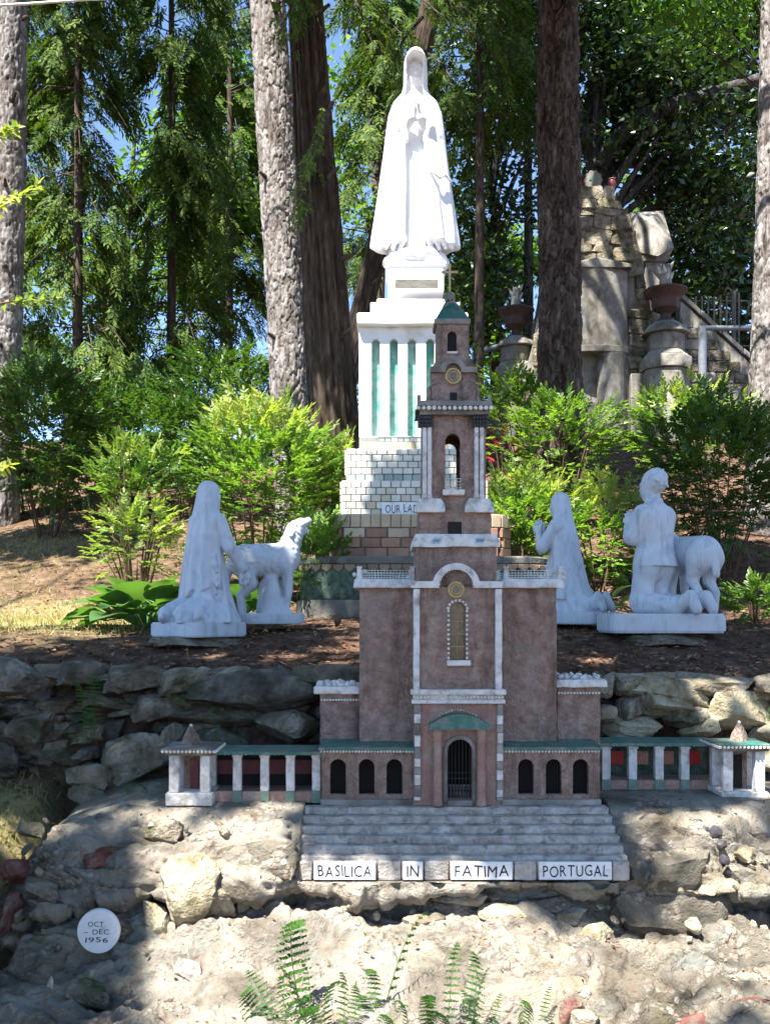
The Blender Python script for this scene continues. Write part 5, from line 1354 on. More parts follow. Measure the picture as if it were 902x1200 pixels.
MB().box(X(447, D), X(516, D), D, D + 0.012, Z(603.5, D), Z(588.5, D)).build('plate', M['signwhite'], pl, bevel=0.0015)
lettering(pl, 'OUR LADY', X(473.5, D), D - 0.0015, Z(596, D), 9.5 * D / F, 44 * D / F)

# ------------------------------------------------------------------ the tall standing statue
def lady():
    g = Sdf((-0.48, -0.34, 0.0), (0.48, 0.34, 2.02), 0.0085)
    # faces -y: use y flipped coordinates for the face, then mirror at the end by rotating the object 180 degrees
    # block and cloud
    g.box((0, 0, 0.10), (0.225, 0.22, 0.105), 0.02)
    g.box((0, 0, 0.205), (0.245, 0.235, 0.02), 0.015, 0.015)
    rn = random.Random(3)
    for i in range(26):
        a = 2 * math.pi * i / 26; r_ = rn.uniform(0.05, 0.075)
        g.ell((0.21 * math.cos(a), 0.19 * math.sin(a), 0.255 + rn.uniform(0, 0.05)), (r_, r_, r_ * 0.8), 0.012)
    g.loft([(0.2, 0, 0, 0.2, 0.18), (0.33, 0, 0, 0.16, 0.15)], 0.02)
    # dress
    g.loft([(0.28, 0, 0, 0.215, 0.185), (0.36, 0, 0, 0.205, 0.175), (0.8, 0, 0, 0.18, 0.15), (1.2, 0, 0, 0.15, 0.12), (1.5, 0, 0, 0.15, 0.10), (1.62, 0, 0, 0.10, 0.08), (1.68, 0, 0, 0.06, 0.06)], 0.02, [(11, 0.012, 0.2, 0.4, 0.28, 1.2)])
    # shoulders, arms folded in prayer
    for sx in (-1, 1):
        g.cone((sx * 0.12, 0.0, 1.50), (sx * 0.155, 0.07, 1.27), 0.06, 0.055, 0.04); g.cone((sx * 0.155, 0.07, 1.27), (sx * 0.04, 0.20, 1.36), 0.055, 0.04, 0.02)
        g.cone((sx * 0.10, 0.16, 1.30), (sx * 0.075, 0.17, 1.20), 0.05, 0.02, 0.02)
        hand(g, (sx * 0.022, 0.21, 1.38), (-sx * 0.10, 0.10, 0.98), (sx, 0, 0), 0.012, 0.11)
    # mantle: open in front
    front = lambda x, y, z: np.minimum(y - 0.05, (np.interp(z, [0.3, 0.9, 1.2, 1.4, 1.62, 1.70, 1.87, 1.905, 2.0], [0.075, 0.07, 0.075, 0.10, 0.075, 0.06, 0.068, -0.02, -0.1]).astype(np.float32) - np.abs(x - 0.01)))
    g.loft([(0.40, 0, 0, 0.345, 0.245), (0.48, 0, 0, 0.338, 0.24), (0.80, 0, 0, 0.297, 0.222), (1.1, 0, 0.0, 0.262, 0.205), (1.32, 0, 0.0, 0.24, 0.19), (1.48, 0, -0.005, 0.22, 0.155), (1.58, 0, -0.005, 0.18, 0.13), (1.645, 0, 0, 0.115, 0.115), (1.70, 0, 0.015, 0.098, 0.125), (1.80, 0, 0.04, 0.097, 0.165), (1.88, 0, 0.05, 0.092, 0.185), (1.935, 0, 0.04, 0.072, 0.15), (1.96, 0, 0, 0.03, 0.04), (1.965, 0, 0, 0.01, 0.01)], 0.008,
           [(6, 0.014, 0.9, 0.5, 0.4, 1.5), (14, 0.007, 0.3, -0.6, 0.4, 1.45)], cut=front)
    # hem turned up at both sides
    for sx in (-1, 1):
        for j in range(4):
            g.cone((sx * (0.10 + 0.055 * j), 0.20 - 0.02 * j * j * 0.5, 0.41), (sx * (0.13 + 0.055 * j), 0.18 - 0.02 * j * j * 0.5, 0.33 + 0.015 * j), 0.026, 0.016, 0.02)
    g.cone((0, 0, 1.62), (0, 0.01, 1.74), 0.055, 0.05, 0.02)
    face(g, (0, 0.0, 1.80), 0.112)
    # tasselled cord
    for a, b in (((-0.105, 0.226, 0.98), (-0.14, 0.222, 0.92)), ((-0.14, 0.222, 0.92), (-0.19, 0.20, 0.89)), ((-0.19, 0.20, 0.89), (-0.235, 0.165, 0.93)), ((-0.235, 0.165, 0.93), (-0.28, 0.12, 0.895))):
        g.cone(a, b, 0.013, 0.013, 0.003)
    return g.mesh('figure')
D = YF + 0.55
lt = empty('madonna_statue', (X(486.5, D), D, Z(338.6, YF + 0.3)), 'tall bright white statue of a robed woman praying on the pedestal', 'statue')
fg = link('figure', lady(), M['lady'], lt, (0, 0, 0), (0, 0, math.pi), (1.05, 1.05, 1.06))
m = MB(); yy = D - 0.236
m.box(X(462, D), X(511, D), yy - 0.004, yy + 0.004, lt.location.z + 0.012, lt.location.z + 0.085)
m.build('plaque', M['dimstone'], lt, bevel=0.003)
# ------------------------------------------------------------------ stone shrine on the slope
HD = 14.0
hk = HD / F
shr = empty('stone_shrine', P(698, 520, HD + 0.6), 'tall rubble stone shrine with a smooth concrete niche on the slope', 'shrine')
def edge(q): return float(np.interp(q, [222, 235, 262, 300, 380, 450, 540], [14, 24, 40, 50, 64, 82, 92]))
m = MB()
qs = [222, 235, 262, 300, 380, 450, 540]
m.prism([(X(698 - edge(q) - 2, HD), Z(q, HD)) for q in qs][::-1] + [(X(698 + edge(q) + 2, HD), Z(q, HD)) for q in qs], HD + 0.08, HD + 0.9)
m.build('mortar_core', M['concrete'], shr)
BRK = [block_mesh('stone', 300 + i) for i in range(8)]
q = 222
while q < 530:
    h = random.uniform(8, 19)
    e = edge(q + h / 2)
    x = 698 - e + random.uniform(-3, 2)
    while x < 698 + e - 3:
        w = random.uniform(14, 34)
        if x + w > 698 + e - 6: w = max(8, 698 + e - x)
        if not (q > 306 and x + w * 0.7 > 662 and x + w * 0.3 < 736):
            stone('stone', shr, P(x + w / 2, q + h / 2, HD + 0.17), (w / 2 * hk * 1.06, 0.12 + random.uniform(0, 0.04), h / 2 * hk * 1.08), random.choice([SP[3], SP[1], SP[0], SP[0], SP[3]]), (0, rad(random.uniform(-9, 9)), rad(random.uniform(-5, 5))), None, BRK)
        x += w
    # stones of the right flank
    for j in range(4):
        stone('stone', shr, (X(698 + edge(q + h / 2), HD) - 0.045, HD + 0.25 + 0.19 * j, Z(q + h / 2, HD)), (0.11, 0.115, h / 2 * hk * 1.1), random.choice([SP[3], SP[1], SP[0]]), (0, 0, rad(random.uniform(-6, 6))), None, BRK)
    q += h
def hb(p0, q0, p1, q1, y0, y1, nm, mat, bevel=0.012, rough=0.006):
    return MB().box(X(p0, HD), X(p1, HD), HD + y0, HD + y1, Z(q1, HD), Z(q0, HD)).build(nm, M[mat], shr, bevel=bevel, rough=rough, cell=0.12)
m = MB(); m.prism([(X(658, HD), Z(318, HD)), (X(658, HD), Z(314, HD)), (X(697, HD), Z(306, HD)), (X(738, HD), Z(314, HD)), (X(738, HD), Z(318, HD))][::-1], HD - 0.16, HD + 0.1)
m.build('niche_hood', M['concrete'], shr, bevel=0.01)
# curved niche wall
m = MB(); n = 14
pts = [(X(660, HD) + (X(735, HD) - X(660, HD)) * (0.5 - 0.5 * math.cos(math.pi * i / n)), HD + 0.02 - 0.17 * math.sin(math.pi * i / n)) for i in range(n + 1)]
m.plan([(X(735, HD), HD + 0.3), (X(660, HD), HD + 0.3)] + pts, Z(408, HD), Z(318.3, HD))
m.build('niche_panel', M['concrete'], shr, smooth=True)
m = MB(); m.plan([(X(738, HD), HD + 0.3), (X(657, HD), HD + 0.3)] + [(x_ * 1.0, y_ - 0.06) for x_, y_ in pts], Z(416, HD), Z(408.2, HD)); m.build('niche_sill', M['concrete'], shr, bevel=0.01)
hb(700, 416.3, 736, 540, 0.0, 0.3, 'support_wall', 'concrete')
m = MB(); m.lathe((X(716, HD), HD + 0.0), [(0.20, Z(540, HD)), (0.19, Z(430, HD)), (0.2, Z(416.3, HD))], 18); m.build('round_pier', M['concrete'], shr, smooth=True)
hb(660, 416.3, 700, 470, 0.18, 0.3, 'opening_back', 'dark', 0, 0)
hb(655, 470.5, 699.5, 540, -0.02, 0.3, 'lower_wall', 'concrete')
hb(640, 416.3, 659, 540, 0.0, 0.3, 'support_wall', 'concrete')
hb(736.5, 440, 768, 545, -0.12, 0.3, 'flank_wall', 'concrete')
# finial disc with a cross
m = MB(); n = 24
fx, fz, fr = X(698.5, HD), Z(203, HD), 11.5 * hk
m.prism([(fx + fr * (1 + 0.06 * math.cos(10 * 2 * math.pi * k / 60)) * 0.92 * math.cos(-2 * math.pi * k / 60), fz + fr * (1 + 0.06 * math.cos(10 * 2 * math.pi * k / 60)) * math.sin(-2 * math.pi * k / 60)) for k in range(60)], HD + 0.22, HD + 0.32)
m.box(fx - 0.075, fx + 0.075, HD + 0.221, HD + 0.319, Z(224, HD), fz - fr * 0.7)
fo = m.build('finial', M['concrete'], shr, weld=False)
m = MB(); m.box(fx - 0.022, fx + 0.022, HD + 0.212, HD + 0.2195, fz - 0.065, fz + 0.065); m.box(fx - 0.06, fx - 0.0225, HD + 0.212, HD + 0.2195, fz - 0.0, fz + 0.04); m.box(fx + 0.0225, fx + 0.06, HD + 0.212, HD + 0.2195, fz - 0.0, fz + 0.04)
m.build('cross', M['greenblk'], fo, weld=False)
for px, lb in ((685, 'red glass candle lantern on the shrine top beside the pine trunk'), (716.5, 'red glass candle lantern on the shrine top near the white canopy')):
    t = empty('candle_lantern', P(px, 223, HD + 0.3), lb, 'lantern')
    c = t.location
    MB().lathe((c.x, c.y), [(0.05, c.z), (0.055, c.z + 0.02), (0.05, c.z + 0.03)], 10).build('foot', M['iron'], t)
    MB().lathe((c.x, c.y), [(0.045, c.z + 0.031), (0.055, c.z + 0.07), (0.055, c.z + 0.13), (0.045, c.z + 0.15)], 10).build('glass', M['maroon'], t, smooth=True)
    MB().lathe((c.x, c.y), [(0.06, c.z + 0.151), (0.05, c.z + 0.165), (0.01, c.z + 0.18)], 10).build('lid', M['redstone'], t)
# white canopy on a pier behind
t = empty('white_canopy', P(763, 345, HD + 0.8), 'white stone canopy with folded roof on a pier beside the shrine', 'canopy')
D = HD + 0.7
m = MB()
def pp(px, py, d): return P(px, py, d)
a, b, c, d = pp(737, 249, D + 0.3), pp(776, 247, D + 0.3), pp(789, 290, D), pp(750, 296, D)
e, f = pp(757, 258, D + 0.02), pp(770, 300, D - 0.12)
m.add([a, b, c, f, d, e], [(0, 5, 4), (5, 0, 1), (4, 5, 3), (5, 1, 2, 3)])
m.add([v + Vector((0, 0.25, -0.05)) for v in (a, b, c, f, d, e)], [(4, 5, 0), (1, 0, 5), (3, 5, 4), (3, 2, 1, 5)])
mm = m.v; m.f += [(0, 4, 10, 6), (4, 3, 9, 10), (3, 2, 8, 9), (2, 1, 7, 8), (1, 0, 6, 7)]
m.build('roof', M['concrete'], t)
MB().box(X(752, D), X(783, D), D + 0.0, D + 0.34, Z(306, D), Z(295, D)).build('capital', M['concrete'], t, bevel=0.01, rough=0.004, cell=0.08)
MB().box(X(756, D), X(777, D), D + 0.04, D + 0.30, Z(420, D), Z(306, D)).build('pier', M['concrete'], t, bevel=0.01, rough=0.006, cell=0.08)

def octa(cx, cy, r, z0, z1, r1=None):
    f = lambda rr: [(cx + rr * math.cos(rad(22.5 + 45 * i)), cy + rr * math.sin(rad(22.5 + 45 * i))) for i in range(8)]
    return f(r), z0, z1, f(r1 if r1 is not None else r)
def urn_pedestal(px, sc, dq, D, lb, lbu, lbp):
    k = D / F * sc; cx = X(px, D); cy = D + 0.36
    Q = lambda q: Z(px * 0 + 372 + dq + (q - 372) * sc, D)
    t = empty('urn_pedestal', (cx, cy, Q(530)), lb, 'pedestal', 'urn pedestals by the shrine')
    R8 = 1 / math.cos(rad(22.5))
    for nm, r0, r1, q0, q1 in (('cap_rim', 19, 15, 374, 369), ('cap', 29, 23, 384, 374.3), ('drum', 22, 22, 405, 384.3), ('shoulder', 27, 23, 412, 405.3), ('base', 31, 30, 428, 412.3), ('shaft', 28, 28, 540, 428.3)):
        p_, z0, z1, tp = octa(cx, cy, r0 * k * R8 * 0.95, Q(q1 if q1 > q0 else q0), Q(q0 if q1 > q0 else q1), r1 * k * R8 * 0.95)
        MB().plan(p_, z0, z1, tp).build(nm, M['concrete'], t, bevel=0.012, rough=0.005, cell=0.1)
    u = empty('garden_urn', (cx, cy, Q(369)), lbu, 'urn', 'brown urns by the shrine')
    m = MB(); m.lathe((cx, cy), [(10 * k, Q(369)), (10 * k, Q(366)), (6.5 * k, Q(363.5)), (6 * k, Q(359)), (9 * k, Q(356.5)), (15 * k, Q(353)), (16.5 * k, Q(348)), (15.5 * k, Q(343)), (17 * k, Q(340)), (23 * k, Q(335.5)), (26 * k, Q(332)), (25.5 * k, Q(330)), (22 * k, Q(331)), (15 * k, Q(340))], 28)
    m.build('bowl', M['urn'], u, smooth=True)
    s = empty('stone_plant', (cx, cy, Q(338)), lbp, 'ornament', 'white stone plants in the urns')
    m = MB(); m.tube([(cx - 0.02, cy, Q(338)), (cx, cy, Q(322)), (cx + 0.01, cy, Q(300))], [7 * k, 7.5 * k, 5.5 * k], 10); m.build('stalk', M['concrete'], s, smooth=True)
    for i in range(9):
        a_ = i * 2.4; m = MB(); z0 = Q(304 + (i % 3) * 7); l = 9 * k
        m.tube([(cx, cy, z0), (cx + l * 0.7 * math.cos(a_), cy + l * 0.7 * math.sin(a_), z0 + 0.03), (cx + l * 1.15 * math.cos(a_), cy + l * 1.15 * math.sin(a_), z0 + 0.11)], [3.6 * k, 2.6 * k, 0.3 * k], 6)
        m.build('petal', M['white'], s, smooth=True)
urn_pedestal(788, 1.0, 0, HD - 0.5, 'octagonal concrete urn pedestal right of the shrine niche', 'brown terracotta urn on the pedestal near the iron fence', 'pale stone plant in the urn near the iron fence')
urn_pedestal(608, 0.86, 18, HD + 0.2, 'octagonal concrete urn pedestal partly behind leaves left of the pine', 'brown terracotta urn between the pine and the tower', 'pale stone plant in the urn between pine and tower')

# sloping stair wall, iron fence, pipe rails
t = empty('stair_wall', P(840, 462, 15.0), 'sloping block wall with pale coping beside the shrine', 'wall')
D = 15.0
MB().prism([(X(797, D), Z(520, D)), (X(797, D), Z(352, D)), (X(895, D), Z(440, D)), (X(930, D), Z(470, D)), (X(930, D), Z(520, D))][::-1], D, D + 0.25).build('wall_face', M['concrete'], t, rough=0.008, cell=0.15)
cp = [(797, 350), (820, 370.5), (845, 393), (870, 415.5), (930, 468)]
for i in range(4):
    a, b = P(cp[i][0] + 0.5, cp[i][1], D), P(cp[i + 1][0] - 0.5, cp[i + 1][1], D)
    m = MB(); m.prism([(a.x, a.z), (b.x, b.z), (b.x, b.z + 0.09), (a.x, a.z + 0.09)][::-1], D - 0.04, D + 0.29); m.build('coping', M['concrete'], t, bevel=0.01)
rows = 0
for q in range(372, 500, 13):
    xa = float(np.interp(q - 6, [352, 440], [797, 895])) if True else 0
    x = 797 + (rows % 2) * -8
    while x < min(xa - 2, 900):
        w = random.uniform(14, 22); x1 = min(x + w, xa - 1)
        if x1 - x > 5: MB().box(X(max(x, 797) + 0.5, D), X(x1 - 0.5, D), D - 0.02 - random.uniform(0, 0.012), D + 0.01, Z(q + 12.4, D), Z(q, D)).build('block', random.choice([SP[0], SP[2], M['concrete'], SP[3]]), t, bevel=0.012, rough=0.004, cell=0.08)
        x += w
    rows += 1
MB().box(X(797, 14.2), X(890, 14.2), 14.2, 14.6, Z(475, 14.2), Z(455, 14.2)).build('ledge', M['concrete'], t, bevel=0.012, rough=0.006, cell=0.12)
t = empty('iron_fence', P(842, 420, 15.4), 'black iron picket fence above the sloping wall', 'fence')
D = 15.4
for i in range(8):
    px = 815 + i * 7.2
    q0 = 347 if i < 7 else 342
    MB().box(X(px, D) - 0.012, X(px, D) + 0.012, D, D + 0.024, Z(430, D), Z(q0, D)).build('picket', M['iron'], t)
for q in (351, 404): MB().box(X(812, D), X(880, D), D + 0.025, D + 0.04, Z(q + 1.4, D), Z(q, D)).build('rail', M['iron'], t)
MB().box(X(858, D), X(861.5, D), D - 0.02, D + 0.024, Z(440, D), Z(341, D)).build('end_post', M['iron'], t)
t = empty('pipe_railing', P(821, 458, 13.6), 'grey galvanised pipe railing post and rail beside the urn pedestal', 'railing')
D = 13.6
MB().tube([P(822.5, 470, D), P(822.5, 383, D)], 0.055, 12).build('post', M['galv'], t, smooth=True)
MB().tube([P(818, 384.5, D), P(960, 384.5, D)], 0.036, 10).build('rail', M['galv'], t, smooth=True)
for j, (a, b, D, lb) in enumerate(((P(100, 499, 14.5), P(232, 478, 14.8), 14.5, 'pale pipe handrail behind the light green bush'), (P(555, 414, 15.5), P(592, 404, 15.3), 15.5, 'grey pipe handrail glimpsed left of the urn pedestal'))):
    t = empty('handrail', (a.x, a.y, g1(a.x, a.y)), lb, 'railing')
    MB().tube([a, b], 0.045, 10).build('rail', M['galv'], t, smooth=True)
    for e in (a, b): MB().tube([e, (e.x, e.y, g1(e.x, e.y) - 0.1)], 0.035, 8).build('post', M['galv'], t, smooth=True)
w = MB(); w.tube([P(-300, 24, 9.5), P(-60, 10, 9.5), P(40, 4, 9.5), P(95, 0, 9.5), P(300, -10, 9.5)], 0.012, 6)
o = w.build('overhead_wire', M['signwhite']); tag(o, 'thin white wire crossing high between the trees', 'wire')
# ------------------------------------------------------------------ foliage tools
S3 = np.array(SDIR[:])
def pw(px, py, D): return np.array(P(px, py, D)[:])
# openings cut in the crowns to let the sun onto chosen spots (point, radius)
WINDOWS = [(pw(485, 90, 8.5), 0.62), (pw(485, 190, 8.5), 0.72), (pw(485, 290, 8.3), 0.72), (pw(445, 385, 8.1), 0.36), (pw(438, 470, 8.1), 0.26), (pw(415, 550, 8.0), 0.17),
           (pw(240, 1045, 3.9), 0.34), (pw(190, 1010, 4.1), 0.16), (pw(320, 1090, 3.85), 0.40), (pw(290, 980, 4.2), 0.24), (pw(215, 985, 4.2), 0.15), (pw(420, 1120, 3.8), 0.46), (pw(540, 1110, 3.85), 0.40), (pw(200, 1080, 3.8), 0.24), (pw(180, 950, 4.35), 0.12), (pw(640, 1150, 3.7), 0.25), (pw(760, 1010, 4.15), 0.10), (pw(800, 1100, 3.9), 0.10), (pw(880, 1060, 4.0), 0.12), (pw(470, 1045, 4.05), 0.10), (pw(240, 1150, 3.6), 0.30), (pw(620, 1100, 3.9), 0.16), (pw(600, 1170, 3.6), 0.2), (pw(720, 1060, 4.0), 0.08), (pw(850, 950, 4.3), 0.10), (pw(330, 950, 4.4), 0.12), (pw(700, 1150, 3.7), 0.18), (pw(725, 1105, 3.9), 0.24), (pw(820, 1000, 4.2), 0.17), (pw(865, 1110, 3.9), 0.18), (pw(745, 965, 4.3), 0.11), (pw(800, 1060, 4.0), 0.10),
           (pw(70, 690, 7.6), 0.62), (pw(-30, 680, 7.6), 0.35), (pw(30, 640, 8.6), 0.3), (pw(110, 735, 6.4), 0.15), (pw(30, 745, 6.2), 0.12), (pw(40, 620, 9.2), 0.28), (pw(180, 590, 9.0), 0.25),
           (pw(310, 500, 8.6), 0.62), (pw(260, 560, 8.0), 0.42), (pw(365, 560, 8.2), 0.5), (pw(140, 560, 8.4), 0.42), (pw(150, 640, 7.6), 0.28), (pw(160, 690, 6.8), 0.32), (pw(215, 690, 6.6), 0.1),
           (pw(600, 600, 8.0), 0.42), (pw(700, 630, 8.0), 0.28),
           (pw(318, 120, 10.4), 0.5), (pw(325, 240, 10.4), 0.5), (pw(332, 360, 10.4), 0.5), (pw(320, 20, 10.4), 0.5),
           (pw(893, 150, 9.9), 0.45), (pw(888, 280, 9.9), 0.5), (pw(885, 400, 9.9), 0.4),
           (pw(700, 260, 14), 0.42), (pw(792, 410, 13.4), 0.42), (pw(765, 280, 14.5), 0.4), (pw(608, 420, 14), 0.4),
           (pw(240, 762, 5.7), 0.12), (pw(330, 765, 5.7), 0.12), (pw(60, 765, 5.8), 0.15), (pw(150, 745, 6.0), 0.10), (pw(705, 772, 5.6), 0.12), (pw(410, 755, 5.9), 0.1), (pw(860, 640, 7.8), 0.15),
           (pw(805, 705, 6.05), 0.05), (pw(190, 712, 6.0), 0.06), (pw(335, 620, 6.6), 0.13), (pw(312, 716, 6.5), 0.07), (pw(790, 735, 6.0), 0.05),
           (pw(875, 890, 4.6), 0.11), (pw(840, 830, 5.15), 0.12), (pw(150, 890, 5.0), 0.08), (pw(60, 985, 4.3), 0.10), (pw(25, 965, 4.5), 0.10), (pw(390, 800, 4.6), 0.05), (pw(680, 797, 4.6), 0.05),
           (pw(660, 510, 9.5), 0.3), (pw(40, 480, 11), 0.35), (pw(250, 470, 9), 0.3), (pw(170, 330, 14.5), 0.5), (pw(110, 230, 14.0), 0.4), (pw(230, 400, 15.5), 0.4), (pw(90, 400, 14), 0.35), (pw(600, 460, 13), 0.5)]
WC = np.array([w[0] for w in WINDOWS]); WR = np.array([w[1] for w in WINDOWS])
def sunny(p, grow=0.0):
    """True for points that stand in the way of one of the canopy openings"""
    p = np.asarray(p, float); bad = np.zeros(len(p), bool)
    for c, r in zip(WC, WR):
        v = p - c; t = v @ S3
        dist = np.linalg.norm(v - t[:, None] * S3, axis=1)
        bad |= (t > 1.2) & (dist < r + grow)
    return bad
def unit(v): return v / (np.linalg.norm(v, axis=-1, keepdims=True) + 1e-9)
def leaves_mesh(name, base, d, n, L, W, fold=0.25, kind='kite'):
    """flat folded leaves; base,d,n (k,3); L,W (k,)"""
    d = unit(d); s = unit(np.cross(d, n)); n = np.cross(s, d)
    L = np.broadcast_to(L, (len(base),))[:, None]; W = np.broadcast_to(W, (len(base),))[:, None]
    k = len(base)
    if kind == 'kite':
        V = np.stack([base, base + d * L * 0.45 + s * W * 0.5 + n * W * fold * 0.5, base + d * L, base + d * L * 0.45 - s * W * 0.5 + n * W * fold * 0.5], 1).reshape(-1, 3)
        i = np.arange(k)[:, None] * 4
        Fc = np.concatenate([i + np.array([[0, 1, 2]]), i + np.array([[0, 2, 3]])], 1).reshape(-1, 3)
    else:
        up = n * W * fold * 0.5; cv = -n * L * 0.10
        V = np.stack([base, base + d * L * 0.33 + s * W * 0.5 + up, base + d * L * 0.70 + s * W * 0.36 + up * 0.8 + cv * 0.4, base + d * L + cv, base + d * L * 0.70 - s * W * 0.36 + up * 0.8 + cv * 0.4, base + d * L * 0.33 - s * W * 0.5 + up], 1).reshape(-1, 3)
        i = np.arange(k)[:, None] * 6
        Fc = np.concatenate([i + np.array([[0, 1, 2, 3]]), i + np.array([[0, 3, 4, 5]])], 1).reshape(-1, 4)
    return np_mesh(name, V, Fc, False)
def rnd_dirs(k): return unit(R.normal(size=(k, 3)))
def frames(d, roll=None):
    """orthonormal frames (k,3,3) columns d, side, up"""
    d = unit(d); up = np.tile([0, 0, 1.0], (len(d), 1)) + 0.25 * R.normal(size=d.shape)
    s = unit(np.cross(up, d)); u = np.cross(d, s)
    return np.stack([d, s, u], 2)
def spray_mesh(name, pos, d, tb, td, tn, tl, tw, scale, fold=0.25, kind='kite'):
    Fm = frames(d); k, m = len(pos), len(tb)
    sc_ = np.broadcast_to(scale, (k,))
    B = np.einsum('kij,mj->kmi', Fm, tb) * sc_[:, None, None] + pos[:, None, :]
    Dd = np.einsum('kij,mj->kmi', Fm, td) + 0.15 * R.normal(size=(k, m, 3)); Nn = np.einsum('kij,mj->kmi', Fm, tn) + 0.2 * R.normal(size=(k, m, 3))
    return leaves_mesh(name, B.reshape(-1, 3), Dd.reshape(-1, 3), Nn.reshape(-1, 3), (sc_[:, None] * tl[None, :] * R.uniform(0.75, 1.2, (k, m))).ravel(), (sc_[:, None] * tw[None, :]).repeat(1, 1).ravel(), fold, kind)
def pinnate(n=4, L=0.2, ll=0.075, lw=0.024):
    tb, td, tn, tl, tw = [], [], [], [], []
    for i in range(n):
        x = L * (0.25 + 0.7 * i / n)
        for s in (-1, 1):
            tb.append((x, 0, 0)); td.append((0.75, s * 0.75, -0.05)); tn.append((0, 0, 1)); tl.append(ll * (1 - 0.25 * i / n)); tw.append(lw)
    tb.append((L * 0.95, 0, 0)); td.append((1, 0, -0.05)); tn.append((0, 0, 1)); tl.append(ll); tw.append(lw)
    return [np.array(a, float) for a in (tb, td, tn, tl, tw)]
PIN = pinnate(4, 0.2, 0.085, 0.033)
FEATHER = pinnate(9, 0.42, 0.10, 0.026)

def trunk_mesh(name, pts, rs, pw_=0.075, ph=0.16, depth=0.02, nang=84, dz=0.02, groove=False):
    pts = np.array(pts, float); L = np.concatenate([[0], np.cumsum(np.linalg.norm(np.diff(pts, axis=0), axis=1))])
    n = int(L[-1] / dz); t = np.linspace(0, L[-1], n)
    C = np.stack([np.interp(t, L, pts[:, i]) for i in range(3)], 1); r0 = np.interp(t, L, rs)
    th = np.linspace(0, 2 * np.pi, nang, endpoint=False)
    TH, TT = np.meshgrid(th, t); RR = np.repeat(r0[:, None], nang, 1)
    per = max(4, round(2 * np.pi * np.mean(rs) / pw_))
    u = TH / (2 * np.pi) * per; v = TT / ph
    # periodic worley by evaluating on a cylinder in noise space
    if groove:
        w = np.sin(u * 2 * np.pi * 1.0 + 1.4 * vnoise(np.cos(TH) * 3, np.sin(TH) * 3, TT * 0.8)) * 0.5 + 0.9 * fbm(np.cos(TH) * 9, np.sin(TH) * 9, TT * 1.3, 4, 0.65)
        h = 0.5 * w; pid = 0.5 + 0.4 * fbm(np.cos(TH) * 6, np.sin(TH) * 6, TT * 0.7, 2)
    else:
        wob = 0.8 * vnoise(np.cos(TH) * 4, np.sin(TH) * 4, TT * 3.5) + 0.3 * vnoise(np.cos(TH) * 11, np.sin(TH) * 11, TT * 12)
        uu = u + wob; vv = v + 0.9 * vnoise(np.cos(TH) * 3 + 9, np.sin(TH) * 3, TT * 3) + 0.3 * vnoise(np.cos(TH) * 10 + 9, np.sin(TH) * 10, TT * 9)
        f1, f2, pid = worley2(uu, vv)
        # blend across the seam
        g1_, g2_, pid2 = worley2(uu - per, vv)
        k = np.clip((TH / (2 * np.pi) - 0.92) / 0.08, 0, 1)
        e = (f2 - f1) * (1 - k) + (g2_ - g1_) * k; pid = np.where(k > 0.5, pid2, pid)
        s1, s2, sid = worley2(uu * 2.3 + 1.3 * vnoise(np.cos(TH) * 7, np.sin(TH) * 7, TT * 9), vv * 2.1)
        fl = np.clip((s2 - s1) / 0.3, 0, 1)
        h = np.clip(e / 0.16, 0, 1) ** 0.7 * (0.55 + 0.7 * pid) + 0.28 * fl * sid + 0.22 * fbm(np.cos(TH) * 14, np.sin(TH) * 14, TT * 18, 3)
        pid = np.clip(0.45 * pid + 0.55 * sid * np.clip(e / 0.1, 0.15, 1), 0, 1)
    big = 0.06 * vnoise(np.cos(TH) * 1.2, np.sin(TH) * 1.2, TT * 0.7)
    RR = RR * (1 + big) + depth * (h - 0.6)
    V = np.stack([C[:, None, 0] + RR * np.cos(TH), C[:, None, 1] + RR * np.sin(TH), np.repeat(C[:, None, 2], nang, 1)], 2)
    i = np.arange(n - 1)[:, None] * nang; j = np.arange(nang)[None, :]; jn = (j + 1) % nang
    Fc = np.stack([(i + j).ravel(), (i + jn).ravel(), (i + nang + jn).ravel(), (i + nang + j).ravel()], 1)
    me = np_mesh(name, V.reshape(-1, 3), Fc, True)
    fattr(me, 'plate', np.clip(pid, 0, 1).ravel())
    return me
def crown_leaves(name, blobs, ncl, per, cr, L, W, flat=0.55, sun=True, droop=0.0, shell=0.5, kind='kite'):
    """blobs = [(centre, radii)]; clusters of leaves scattered through them"""
    vol = np.array([b[1][0] * b[1][1] * b[1][2] for b in blobs]) ** 0.67; vol /= vol.sum()
    cs = []
    for (c, r), w in zip(blobs, vol):
        k = max(1, int(ncl * w)); q = rnd_dirs(k) * (R.random((k, 1)) ** shell)
        cs.append(np.array(c) + q * np.array(r))
    cs = np.concatenate(cs)
    if sun: cs = cs[~sunny(cs, cr * 0.45)]
    k = len(cs)
    off = R.normal(size=(k, per, 3)) * cr * np.array([0.6, 0.6, 0.6 * flat])
    p = (cs[:, None, :] + off).reshape(-1, 3)
    if sun: p = p[~sunny(p, 0.03)]
    m = len(p)
    d = rnd_dirs(m) * np.array([1, 1, 0.5]) + np.array([0, 0, -0.25 - droop]); n = rnd_dirs(m) * 0.9 + np.array([0, -0.12, 0.8])
    return leaves_mesh(name, p, d, n, L * R.uniform(0.6, 1.25, m), W * R.uniform(0.7, 1.2, m), 0.3, kind), cs
